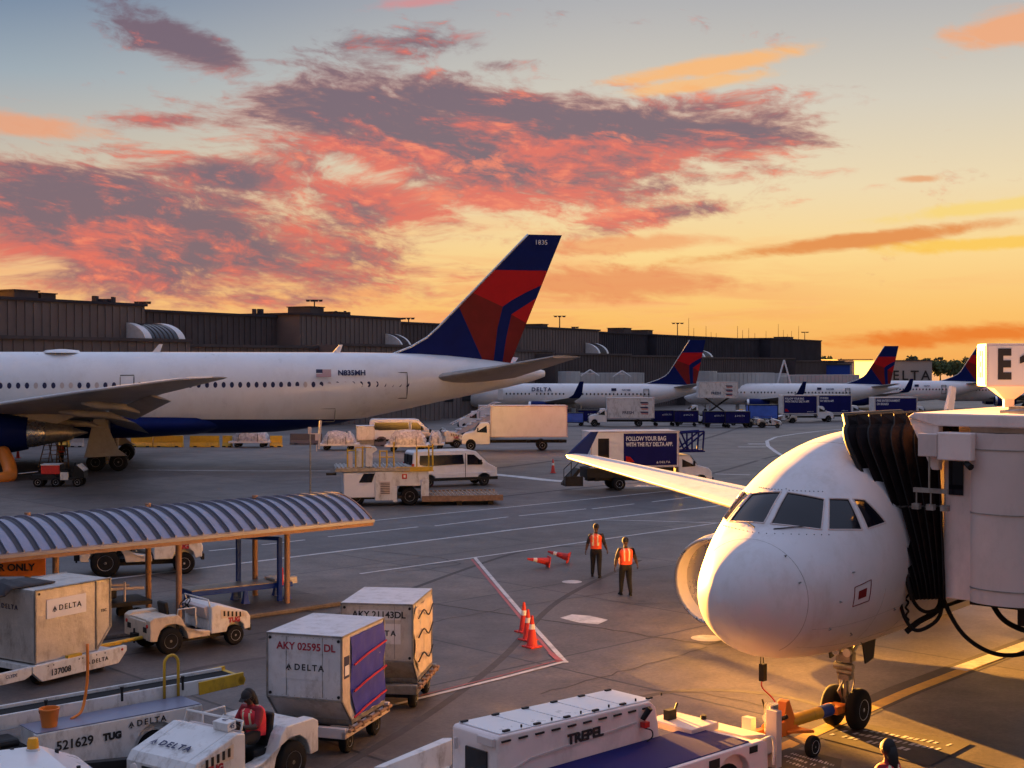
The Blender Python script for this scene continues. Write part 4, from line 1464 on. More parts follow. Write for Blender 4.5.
def tree(i, px, ytop, D, wpx, dark):
    b = P(px, 384, D); top = P(px, ytop, D).z
    s = D / F
    o = thing('tree', TREE_L[i], 'tree', (b.x, D, -2.4), 0, 'distant trees behind the hangars')
    h = top + 2.4
    mb = MB(); mb.cyl((0, 0, 0), (0, 0, h * .6), .5, .25, 7)
    for k in range(5):
        a = k * 1.3; mb.cyl((0, 0, h * (.3 + .05 * k)), (math.cos(a) * wpx * s * .28, math.sin(a) * 2, h * (.55 + .06 * k)), .2, .06, 5)
    mb.build('trunk', 'bark', o)
    mb = MB(); W = wpx * s / 2
    rnd = random.Random(i * 17 + 3)
    cl = [(rnd.uniform(-W * .75, W * .75), rnd.uniform(-W * .5, W * .5), h * rnd.uniform(.42, .9)) for _ in range(11)] + [(0, 0, h * .86)]
    for cx, cy, cz in cl:
        rr = W * rnd.uniform(.3, .48)
        lim = 1 - abs(cx) / W * .25
        for _ in range(70):
            v = Vector((rnd.gauss(0, 1), rnd.gauss(0, 1), rnd.gauss(0, 1))).normalized() * rr * rnd.uniform(.6, 1)
            p = Vector((cx, cy, min(cz, h * lim - rr * .55))) + Vector((v.x, v.y, v.z * .75))
            u = Vector((rnd.uniform(-1, 1), rnd.uniform(-1, 1), rnd.uniform(-1, 1))).normalized() * rr * .2
            w_ = u.orthogonal().normalized() * rr * .17
            mb.faces([p - u - w_, p + u - w_ * .6, p + u * .7 + w_, p - u * .8 + w_ * 1.2], [(0, 1, 2, 3)])
    mb.build('crown', 'leaf_dark' if dark else 'leaf', o)


tp = [(826, 357, 32), (838, 359, 24), (850, 361, 30), (874, 363, 22), (902, 362, 24), (912, 357, 30), (926, 359, 30), (940, 358, 34), (954, 360, 30), (966, 357, 30), (978, 355, 34), (992, 358, 34), (1008, 356, 34), (1022, 359, 30), (888, 362, 22)]
base_l = ['bushy dark tree at the right edge of the terminal roofline', 'small rounded tree just right of the terminal blocks', 'low tree above the cream building', 'low tree peeping out left of the red tail fin', 'small low tree right of the red tail fin', 'broad tree above the left end of the airline-name building',
          'rounded tree above the airline-name building', 'wide dark tree right of the airline-name building', 'lower tree between the airline-name building and the fourth tail fin', 'tree directly left of the fourth tail fin', 'tree behind the top of the fourth tail fin', 'tree just behind the gate sign', 'tall tree behind the gate sign, further right', 'rightmost tree at the picture edge', 'low tree between tail fin and airline-name building']
TREE_L = base_l
for i, (px, yt, wp) in enumerate(tp): tree(i, px, yt, 560 + (i % 4) * 18, wp, i % 2)
# ------------------------------------------------------------ vehicles
def heading(p0, p1):
    a, b = G(*p0), G(*p1)
    return math.atan2(b.y - a.y, b.x - a.x)


def tug(label, loc, rz, group, rear='cream_paint', decals=True, name='baggage_tug'):
    "open baggage tug, forward along +x"
    o = thing(name, label, 'tug', loc, rz, group)
    w = .76
    mb = MB()
    mb.span(-1.05, 1.0, -.5, .5, .25, .42)
    mb.build('chassis', 'dark_steel', o)
    mb = MB()   # rear body with wheel arches
    prof = [(-1.42, .42), (-1.42, .95), (-1.3, 1.02), (-.62, 1.02), (-.5, .9), (-.36, .58), (.3, .5), (.3, .36), (-.33, .36), (-.38, .55), (-.5, .72), (-.7, .8), (-.95, .8), (-1.12, .68), (-1.2, .5), (-1.22, .4)]
    for s in (-1, 1): mb.prism(prof, s * w, s * (w - .26))
    mb.span(-1.42, -.55, -w + .26, w - .26, .45, .9)
    mb.span(-1.36, -.62, -w + .27, w - .27, .9, .95)
    mb.span(-.55, .35, -w + .26, w - .26, .36, .42)
    mb.build('rear_body', rear, o, bevel=.018)
    mb = MB()   # hood, sloping down to the nose
    side = [(.34, .4), (.34, 1.12), (.52, 1.16), (1.42, .88), (1.52, .74), (1.52, .42), (1.34, .4), (1.3, .55), (1.18, .66), (.98, .66), (.84, .55), (.8, .4)]
    mb.prism(side, -w, -w + .2); mb.prism(side, w - .2, w)
    mb.prism([(.34, .45), (.34, 1.12), (.52, 1.16), (1.42, .88), (1.52, .74), (1.52, .45)], -w + .2, w - .2)
    hood = mb.build('hood', 'vehicle_white', o, bevel=.025)
    for s in (-1, 1):
        mb = MB(); mb.prism([(.62, .78), (.62, 1.02), (1.3, .84), (1.34, .76)], s * (w + .002), s * (w + .012)); mb.build('side_panel', 'cream_paint', hood)
        mb = MB()
        for k in range(5): mb.box(.72 + k * .12, s * (w + .016), .9 - k * .018, .05, .01, .14)
        mb.build('air_slots', 'dark_steel', hood)
        mb = MB(); mb.lathe((1.5, s * .56, .62), (1, 0, 0), [(0, .02), (0, .09), (.04, .09), (.05, .07)], 14); mb.build('headlight', 'cone_white', o, smooth='auto')
        t_ = text('TUG', .17, 'ink_red', hood, (1.02, s * (w + .014), .7), (PI / 2, 0, 0 if s < 0 else PI), bold=.012, depth=.002)
        for x_, r_ in ((-.82, .36), (1.08, .27)):
            wheel(o, x_, s * (w - .13), r_, .22, rim='dull_metal' if x_ < 0 else 'cone_white', side=s)
        mb = MB(); mb.lathe((-1.42, s * .6, .8), (-1, 0, 0), [(0, .05), (.02, .05)], 12); mb.build('tail_light', 'tail_lens', o)
    mb = MB(); mb.span(1.5, 1.58, -.7, .7, .34, .5); mb.build('front_bumper', 'dark_steel', o, bevel=.01)
    mb = MB(); mb.span(1.42, 1.545, -.36, .36, .52, .7); mb.build('grille', 'dark_steel', o)
    # seat, wheel, rails
    mb = MB(); mb.box(-.32, .28, .62, .44, .46, .14); mb.box(-.52, .28, .95, .12, .46, .58, ry=-.15); mb.build('seat', 'black_plastic', o, bevel=.04)
    mb = MB(); mb.box(-.32, .28, .5, .34, .36, .15); mb.build('seat_base', 'dark_steel', o)
    mb = MB(); c = Vector((.1, .28, 1.12)); ax = Vector((-.7, 0, .72)).normalized(); u = Vector((0, 1, 0)); v = ax.cross(u)
    ring = [c + (u * math.cos(2 * PI * k / 20) + v * math.sin(2 * PI * k / 20)) * .18 for k in range(21)]
    mb.tube(ring, .016, 6); mb.cyl(c, c - ax * .35, .022, .03, 8)
    for k in range(3): mb.cyl(c, c + (u * math.cos(2.1 * k + .5) + v * math.sin(2.1 * k + .5)) * .18, .01, .01, 5)
    mb.build('steering_wheel', 'black_plastic', o)
    mb = MB(); mb.box(.3, 0, .95, .12, 1.2, .34, ry=-.3); mb.build('dashboard', 'bridge_grey', o, bevel=.02)
    mb = MB(); mb.tube([(.36, -.66, 1.1), (.3, -.66, 1.3), (.3, .66, 1.3), (.36, .66, 1.1)], .022, 6); mb.build('hood_rail', 'vehicle_white', o, smooth=True)
    mb = MB(); mb.tube([(-.62, -.7, 1.0), (-.6, -.7, 1.16), (-.1, -.7, 1.16), (-.08, -.7, .62)], .02, 6); mb.build('side_rail', 'vehicle_white', o, smooth=True)
    mb = MB(); mb.span(-1.56, -1.4, -.12, .12, .36, .56); mb.cyl((-1.5, 0, .3), (-1.5, 0, .68), .025); mb.build('tow_hitch', 'dark_steel', o)
    mb = MB()
    for s in (-1, 1): mb.span(-1.428, -1.42, s * .46 - .1, s * .46 + .1, .62, .76)
    mb.build('rear_recess', 'dark_steel', o)
    return o


def uld(label, loc, rz, group, m='aluminium_sheet', code=None, codeink='ink_black', mark=True, side=None, name='cargo_container'):
    """luggage container: text face is the local -y face (1.53 m wide, chamfered below), long side is +x.
    origin at the bottom centre"""
    o = thing(name, label, 'container', loc, rz, group)
    W, Dp, Hh, ch, hh = 1.5, 1.95, 1.63, .42, .46
    # section in (y, z): chamfer on the -y side
    sec = [(-Dp / 2 + ch, 0), (-Dp / 2, hh), (-Dp / 2, Hh), (Dp / 2, Hh), (Dp / 2, 0)]
    mb = MB(); mb.prism([(a, b) for a, b in sec], -W / 2, W / 2, axis='x')
    mb.build('shell', m, o, bevel=.012)
    mb = MB(); mb.span(-W / 2 - .012, W / 2 + .012, -Dp / 2 - .012, Dp / 2 + .012, Hh, Hh + .018)
    mb.build('roof_panel', 'aluminium_light', o, bevel=.005)
    # edge extrusions
    mb = MB(); e = .035
    for s in (-1, 1):
        x = s * W / 2
        pts = [(x, a, b) for a, b in sec]
        for p, q in zip(pts, pts[1:] + pts[:1]):
            p, q = Vector(p), Vector(q); c = (p + q) / 2; d = q - p
            mb.box(c.x, c.y, c.z, e, d.length + e * .5, e, rx=math.atan2(d.z, d.y))
    for a, b in sec: mb.box(0, a, b, W, e, e)
    mb.build('edge_rails', 'dull_metal', o)
    mb = MB()
    for x in (-W / 2 + .06, W / 2 - .06):
        for z in (hh + .07, Hh - .08): mb.cyl((x, -Dp / 2 - .015, z), (x, -Dp / 2 + .01, z), .03, .03, 8)
    mb.build('rivets', 'dark_steel', o)
    mb = MB(); mb.span(-W / 2 - .02, W / 2 + .02, -Dp / 2 + ch - .02, Dp / 2 + .02, -.05, 0); mb.build('base_plate', 'dull_metal', o)
    mb = MB()
    for x in (-.36, .37): mb.box(x, -Dp / 2 - .006, (Hh + hh) / 2, .012, .01, Hh - hh - .08)
    for k in range(12): mb.cyl((-W / 2 + .05 + k * .127, -Dp / 2 - .008, Hh - .05), (-W / 2 + .05 + k * .127, -Dp / 2, Hh - .05), .008, .008, 5); mb.cyl((-W / 2 + .05 + k * .127, -Dp / 2 - .008, hh + .04), (-W / 2 + .05 + k * .127, -Dp / 2, hh + .04), .008, .008, 5)
    mb.build('panel_seam', 'dull_metal', o)
    if code:
        st = MB(); st.span(-.42, .5, -Dp / 2 - .008, -Dp / 2 - .004, Hh - .32, Hh - .12); st.build('code_plate', 'aluminium_light', o)
        text(code, .19, codeink, o, (.04, -Dp / 2 - .012, Hh - .22), (PI / 2, 0, 0), bold=.004, depth=.002)
    if mark:
        st = MB(); st.span(-.46, .5, -Dp / 2 - .008, -Dp / 2 - .004, Hh - .82, Hh - .4); st.build('name_sticker', 'white_sticker' if mark == 2 else 'aluminium_light', o)
        airline_mark(.16, 'ink_black', o, (.1, -Dp / 2 - .012, Hh - .6))
    if side == 'tarp':
        x = W / 2
        st = MB(); n = 10
        rs = []
        rnd = random.Random(4)
        for j in range(9):
            z = .04 + (Hh - .1) * j / 8
            lo = -Dp / 2 + .36 if z > hh else -Dp / 2 + .36 + (1 - z / hh) * .25
            rs.append([(x + .03 + .035 * math.sin(i * 1.9 + j * 1.3) * rnd.uniform(.3, 1), lo + (Dp / 2 - .03 - lo) * i / n, z) for i in range(n + 1)])
        st.rings(rs, cap=False, closed=False)
        t_ = st.build('curtain', 'tarp_blue', o, smooth=True)
        for z in (.08, .56, 1.05):
            s2 = MB(); s2.tube([(x + .075, -Dp / 2 + .4, z), (x + .085, 0, z + .05 + .04), (x + .075, Dp / 2 - .04, z + .16)], .02, 4); s2.build('strap', 'strap_red', t_)
        st = MB(); st.prism([(-Dp / 2 + .03, hh), (-Dp / 2 + .03, Hh - .03), (-Dp / 2 + .34, Hh - .03), (-Dp / 2 + .34, .1)], x + .002, x + .012, axis='x'); st.build('end_panel', 'cream_paint', o)
        st = MB(); st.span(x + .012, x + .02, -Dp / 2 + .08, -Dp / 2 + .3, .85, 1.25); st.build('notice', 'ink_blue', o)
        st = MB(); st.span(x + .02, x + .024, -Dp / 2 + .1, -Dp / 2 + .28, .9, 1.08); st.build('notice_card', 'white_sticker', o)
    if side == 'torn':
        x = W / 2
        st = MB(); rnd = random.Random(9)
        rs = [[(x + .02 + .04 * math.sin(i * 1.5 + j * .9) * rnd.uniform(.4, 1), -Dp / 2 + .1 + (Dp - .16) * i / 10, (.06 if i > 2 else .06 + hh * (1 - i / 3)) + (Hh - .1 - (.06 if i > 2 else .06 + hh * (1 - i / 3))) * j / 8) for i in range(11)] for j in range(9)]
        st.rings(rs, cap=False, closed=False); t_ = st.build('curtain', 'cream_paint', o, smooth=True)
        s2 = MB()
        for z in (.4, .9, 1.3): s2.tube(curve([(x + .07, -.7, z), (x + .08, -.2, z + .1), (x + .08, .3, z - .1), (x + .07, .8, z + .05)], 3), .016, 4)
        s2.build('strap', 'dark_steel', t_)
    return o


def dolly(label, loc, rz, group, num=None, m='dull_metal', plate='bridge_grey'):
    "low container dolly under a 1.5 x 1.95 container, origin on the ground"
    o = thing('container_dolly', label, 'dolly', loc, rz, group)
    mb = MB()
    mb.span(-.85, .85, -1.05, -.95, .36, .55); mb.span(-.85, .85, .95, 1.05, .36, .55)
    mb.span(-.85, -.77, -1.05, 1.05, .36, .5); mb.span(.77, .85, -1.05, 1.05, .36, .5)
    mb.build('frame', plate, o, bevel=.01)
    mb = MB()
    for k in range(6): mb.cyl((-.75, -.8 + k * .32, .48), (.75, -.8 + k * .32, .48), .035, .035, 8)
    mb.build('rollers', 'dull_metal', o)
    mb = MB()
    mb.cyl((.9, -.98, .5), (.9, .98, .5), .035, .035, 8)
    for k in range(5): mb.box(.88, -.8 + k * .4, .5, .12, .07, .1)
    mb.build('side_rail', 'rust_steel', o, smooth='auto')
    mb = MB(); mb.cyl((-.9, -.98, .5), (-.9, .98, .5), .03, .03, 8); mb.build('side_rail', 'rust_steel', o, smooth='auto')
    mb = MB(); mb.box(0, -.62, .26, 1.3, .1, .12); mb.box(0, .62, .26, 1.3, .1, .12); mb.box(0, 0, .33, .14, 1.9, .08); mb.build('axle_beam', 'dark_steel', o)
    for s in (-1, 1):
        for y in (-.62, .62): wheel(o, s * .68, y, .22, .15, rim='dull_metal', side=s, rimr=.5).rotation_euler = (0, 0, PI / 2 if False else 0)
    for ch_ in [c for c in o.children if c.name.startswith('wheel')]:
        ch_.rotation_euler = (0, 0, -PI / 2); ch_.children[0].rotation_euler = (0, 0, 0)
    mb = MB(); mb.cyl((0, -1.0, .3), (0, -1.75, .26), .035, .035, 8); mb.lathe((0, -1.82, .25), (0, 0, 1), [(0, .05), (0, .09), (.03, .09), (.03, .05)], 12); mb.build('tow_bar', 'rust_steel', o)
    if num:
        text(num, .19, 'ink_black', o, (-.05, -1.058, .455), (PI / 2, 0, 0), bold=.004, depth=.002, align='CENTER', name='number')
    return o


def box_truck(label, loc, rz, L=6.2, boxz=(1.0, 3.4), group=None, ad=None, logos=False, lift=0.0, boxm='vehicle_white', cabm='vehicle_white_clean', name='box_truck', catering=False, s=1.0, adm='ad_navy', adside=-1, adf=1.0):
    "forward along +x; cab in front of a cargo box of length L"
    o = thing(name, label, 'truck', loc, rz, group)
    o.scale = (s, s, s)
    hw = 1.2
    mb = MB(); mb.span(-L, 2.1, -.45, .45, .62, .85)
    for k in (-.4, -L * .5, -L + .5): mb.box(k, 0, .74, .3, 1.9, .2)
    mb.build('chassis', 'dark_steel', o)
    mb = MB(); zb, zt = boxz[0] + lift, boxz[1] + lift
    mb.span(-L, -.1, -hw, hw, zb, zt); bx = mb.build('cargo_box', boxm, o, bevel=.03)
    mb = MB()
    for sy in (-1, 1):
        for z in (zb + .03, zt - .03): mb.box(-L / 2 - .05, sy * (hw + .004), z, L - .02, .05, .09)
        for x in (-L + .04, -.14): mb.box(x, sy * (hw + .006), (zb + zt) / 2, .08, .05, zt - zb - .02)
    mb.build('trim', 'bridge_grey', bx)
    if ad:
        for sy in ([adside] if adside else (-1, 1)):
            xa = -L * adf + .15; mb = MB(); mb.span(xa, -.25, sy * (hw + .03), sy * (hw + .012), zb + .12, zt - .14); p = mb.build('advert_panel', adm, bx)
            for k, (tx, sz_) in enumerate(ad):
                text(tx, sz_, 'white_sticker', p, (xa + .15 if sy < 0 else -.45, sy * (hw + .04), zt - .5 - k * sz_ * 1.05), (PI / 2, 0, 0 if sy < 0 else PI), align='LEFT', bold=.012, sx=.74, depth=.002)
            mb = MB(); mb.prism([(xa + .15, zb + .35), (xa + .75, zb + .35), (xa + .45, zb + .7), (xa + .15, zb + .75)], sy * (hw + .034), sy * (hw + .038)); mb.build('red_emblem', 'red_paint', p)
            airline_mark(.2, 'white_sticker', p, ((-1.1) if sy < 0 else -L + 1.1, sy * (hw + .04), zb + .32), 0 if sy < 0 else PI)
    if logos:
        for sy in (-1, 1):
            for k in range(3):
                mb = MB(); z = zt - .55 - k * .62
                xx = -L + .75 if sy > 0 else -L + .75
                mb.prism([(xx, z - .14), (xx + 1.0, z - .14), (xx + 1.15, z + .05), (xx + .15, z + .05)], sy * (hw + .01), sy * (hw + .03)); mb.build('stripe_emblem', 'ink_blue', bx)
                mb = MB(); mb.prism([(xx + .1, z - .3), (xx + .9, z - .3), (xx + 1.0, z - .2), (xx + .05, z - .2)], sy * (hw + .01), sy * (hw + .03)); mb.build('stripe_emblem', 'strap_red', bx)
            text('gategroup' if False else 'FRESH', .55, 'ink_blue', bx, (-L * .45, sy * (hw + .02), zb + .7), (PI / 2, 0, 0 if sy < 0 else PI), bold=.01)
    # cab
    mb = MB()
    cab = [(-.05, .55), (-.05, 2.2), (.15, 2.32), (.75, 2.3), (1.25, 1.62), (2.05, 1.42), (2.3, 1.15), (2.32, .55), (2.0, .5), (1.9, .78), (1.7, .95), (1.4, .95), (1.2, .78), (1.1, .5)]
    mb.prism(cab, -1.02, 1.02, taper=lambda x, z: 1 - .1 * max(0, z - 1.4))
    cb = mb.build('cab', cabm, o, bevel=.05)
    mb = MB()
    for sy in (-1, 1):
        mb.prism([(.2, 1.5), (.22, 2.08), (.72, 2.1), (1.08, 1.55)], sy * .99, sy * 1.012, taper=lambda x, z: 1 - .1 * max(0, z - 1.42))
    mb.build('side_window', 'glass_dark', cb)
    mb = MB(); mb.faces([(.83, -.88, 2.22), (.83, .88, 2.22), (1.29, .92, 1.64), (1.29, -.92, 1.64)], [(0, 1, 2, 3)]); 
    for v in mb.b.verts: v.co += Vector((.02, 0, .02))
    mb.build('windscreen', 'glass_dark', cb)
    mb = MB(); mb.span(2.28, 2.42, -1.0, 1.0, .5, .78); mb.build('bumper', 'dark_steel', o, bevel=.02)
    mb = MB(); mb.span(2.3, 2.335, -.6, .6, .82, 1.15); mb.build('grille', 'dark_steel', cb)
    for sy in (-1, 1):
        mb = MB(); mb.box(2.27, sy * .82, 1.0, .12, .24, .22); mb.build('headlight', 'cone_white', cb, bevel=.02)
        mb = MB(); mb.box(.98, sy * 1.2, 1.75, .1, .16, .34); mb.cyl((1.0, sy * 1.0, 1.65), (.98, sy * 1.16, 1.72), .015); mb.build('mirror', 'black_plastic', cb)
        wheel(o, 1.55, sy * .92, .42, .26, rim='trim_white', side=sy)
        wheel(o, -L * .68, sy * .92, .45, .5, rim='trim_white', side=sy)
    if lift > .3 or catering:
        mb = MB(); z0, z1 = .85, zb
        if z1 - z0 > .3:
            for sy in (-.7, .7):
                mb.box(-L / 2, sy, (z0 + z1) / 2, math.hypot(L * .6, z1 - z0), .1, .14, ry=-math.atan2(z1 - z0, L * .6))
                mb.box(-L / 2, sy * .8, (z0 + z1) / 2, math.hypot(L * .6, z1 - z0), .1, .14, ry=math.atan2(z1 - z0, L * .6))
            mb.build('scissor_lift', 'dark_steel', o)
    return o


def car(label, loc, rz, group=None, m='vehicle_white_clean', van=False, s=1.0):
    o = thing('passenger_van' if van else 'pickup_truck', label, 'van' if van else 'pickup', loc, rz, group)
    o.scale = (s, s, s)
    if van:
        body = [(-2.95, .45), (-3.0, 1.1), (-2.9, 2.3), (-2.75, 2.42), (1.1, 2.42), (1.5, 2.32), (2.35, 1.5), (2.85, 1.25), (3.0, .95), (3.0, .45), (2.55, .4), (2.45, .7), (2.2, .85), (1.9, .85), (1.65, .7), (1.55, .4), (-1.35, .4), (-1.45, .7), (-1.7, .85), (-2.0, .85), (-2.25, .7), (-2.35, .4)]
        tf = lambda x, z: 1 - .1 * max(0, z - 1.2) - .06 * max(0, x - 2.0)
        w = 1.0
    else:
        body = [(-2.7, .5), (-2.7, 1.1), (-.7, 1.12), (-.5, 1.75), (.5, 1.78), (1.15, 1.15), (2.35, 1.02), (2.5, .5), (2.1, .45), (1.95, .8), (1.45, .8), (1.3, .45), (-1.2, .45), (-1.35, .8), (-1.85, .8), (-2.0, .45)]
        tf = lambda x, z: 1 - .18 * max(0, z - 1.1); w = .93
    mb = MB(); mb.prism(body, -w, w, taper=tf); b = mb.build('body', m, o, bevel=.05)
    mb = MB()
    if van:
        for sy in (-1, 1):
            mb.prism([(-2.45, 1.5), (-2.5, 1.65), (-2.45, 2.12), (.55, 2.12), (.62, 1.5), (-2.0, 1.42)], sy * (w - .02), sy * (w + .006), taper=tf)
            mb.prism([(.85, 1.45), (.85, 2.12), (1.35, 2.1), (1.95, 1.55), (1.9, 1.42)], sy * (w - .02), sy * (w + .006), taper=tf)
    else:
        for sy in (-1, 1): mb.prism([(-.45, 1.18), (-.36, 1.66), (.45, 1.68), (.95, 1.2)], sy * (w - .02), sy * (w + .006), taper=tf)
    mb.build('side_window', 'glass_dark', b)
    if van:
        mb = MB()
        for y0, y1 in ((-.82, -.08), (.08, .82)): mb.prism([(y0, 1.5), (y0, 2.18), (y1, 2.18), (y1, 1.5)], -3.0, -2.93, axis='x')
        mb.build('rear_window', 'glass_dark', b)
        mb = MB(); mb.faces([(1.52, -.84, 2.27), (1.52, .84, 2.27), (2.33, .88, 1.55), (2.33, -.88, 1.55)], [(0, 1, 2, 3)])
        for v in mb.b.verts: v.co += Vector((.03, 0, .03))
        mb.build('windscreen', 'glass_dark', b)
        mb = MB(); mb.span(-3.0, 3.0, -w - .012, w + .012, .42, .62)
        mb.build('lower_trim', 'black_plastic', b)
        for sy in (-1, 1):
            mb = MB(); mb.span(-3.03, -2.86, sy * .9, sy * .99, 1.15, 1.6); mb.build('tail_light', 'tail_lens', b, bevel=.01)
            mb = MB(); mb.span(2.84, 2.98, sy * .72, sy * .93, .98, 1.2); mb.build('headlight', 'cone_white', b, bevel=.02)
            mb = MB(); mb.box(1.75, sy * 1.12, 1.62, .12, .18, .3); mb.build('mirror', 'black_plastic', b, bevel=.02)
            mb = MB(); mb.span(.68, .72, sy * (w + .002), sy * (w + .008), .6, 2.2); mb.build('door_seam', 'dark_steel', b)
        text('SHUTTLE', .16, 'ink_blue', b, (-3.01, -.35, 1.3), (PI / 2, 0, -PI / 2), depth=.002)
    else:
        mb = MB(); mb.faces([(.53, -.74, 1.73), (.53, .74, 1.73), (1.1, .84, 1.22), (1.1, -.84, 1.22)], [(0, 1, 2, 3)])
        for v in mb.b.verts: v.co += Vector((.02, 0, .02))
        mb.build('windscreen', 'glass_dark', b)
        mb = MB(); mb.span(-2.6, -.8, -.75, .75, 1.1, 1.13); mb.build('cargo_bed', 'dark_steel', b)
        mb = MB(); mb.box(0, 0, 1.84, .3, 1.1, .1); mb.build('roof_light_bar', 'signal_lens', b)
    xs = (2.05, -1.85) if van else (1.7, -1.6)
    for sy in (-1, 1):
        for x_ in xs: wheel(o, x_, sy * (w - .12), .36, .24, rim='dull_metal', side=sy)
    return o


def bag_cart(label, loc, rz, group, m='ad_navy', ad=None, s=1.0):
    "covered baggage cart with curtained sides"
    o = thing('baggage_cart', label, 'cart', loc, rz, group); o.scale = (s, s, s)
    mb = MB(); mb.span(-1.6, 1.6, -.78, .78, .5, .6); mb.span(-1.6, 1.6, -.8, .8, 1.98, 2.06)
    for x in (-1.55, 1.55):
        for y in (-.75, .75): mb.span(x - .04, x + .04, y - .04, y + .04, .6, 1.98)
    mb.build('frame', 'dark_steel', o)
    mb = MB(); n = 14
    for sy in (-1, 1):
        mb.rings([[(-1.5 + 3.0 * i / n, sy * (.76 + .03 * math.sin(i * 1.7)), z) for i in range(n + 1)] for z in (.62, 1.3, 1.97)], cap=False, closed=False)
    mb.span(-1.56, -1.53, -.72, .72, .6, 1.98); mb.span(1.53, 1.56, -.72, .72, .6, 1.98)
    mb.build('curtain', m, o)
    if ad:
        mb = MB(); mb.span(-1.3, 1.3, -.83, -.81, .85, 1.85); mb.build('advert_panel', 'ad_blue', o)
    else: airline_mark(.26, 'white_sticker', o, (.4, -.83, 1.5))
    for x in (-1.1, 1.1):
        for y in (-.62, .62): wheel(o, x, y, .22, .14, rim='dull_metal', side=1 if y > 0 else -1, rimr=.5)
    return o


def cone(label, loc, rz=0, group=None, tip=0, h=.75, name='traffic_cone', tipdir=0):
    o = thing(name, label, 'traffic cone', loc, rz, group)
    mb = MB(); mb.box(0, 0, .02, .38, .38, .04); mb.build('base', 'safety_red' if h < .9 else 'safety_red', o, bevel=.01)
    mb = MB(); mb.lathe((0, 0, .04), (0, 0, 1), [(0, .15), (.03, .135), (h - .04, .03), (h - .04, .018)], 18); c = mb.build('body', 'safety_red', o, smooth='auto')
    mb = MB(); r = lambda z: .138 - (.108) * z / (h - .04)
    mb.lathe((0, 0, .04), (0, 0, 1), [(h * .52, r(h * .52) + .003), (h * .68, r(h * .68) + .003)], 18); mb.build('reflective_band', 'cone_white', c, smooth='auto')
    return o


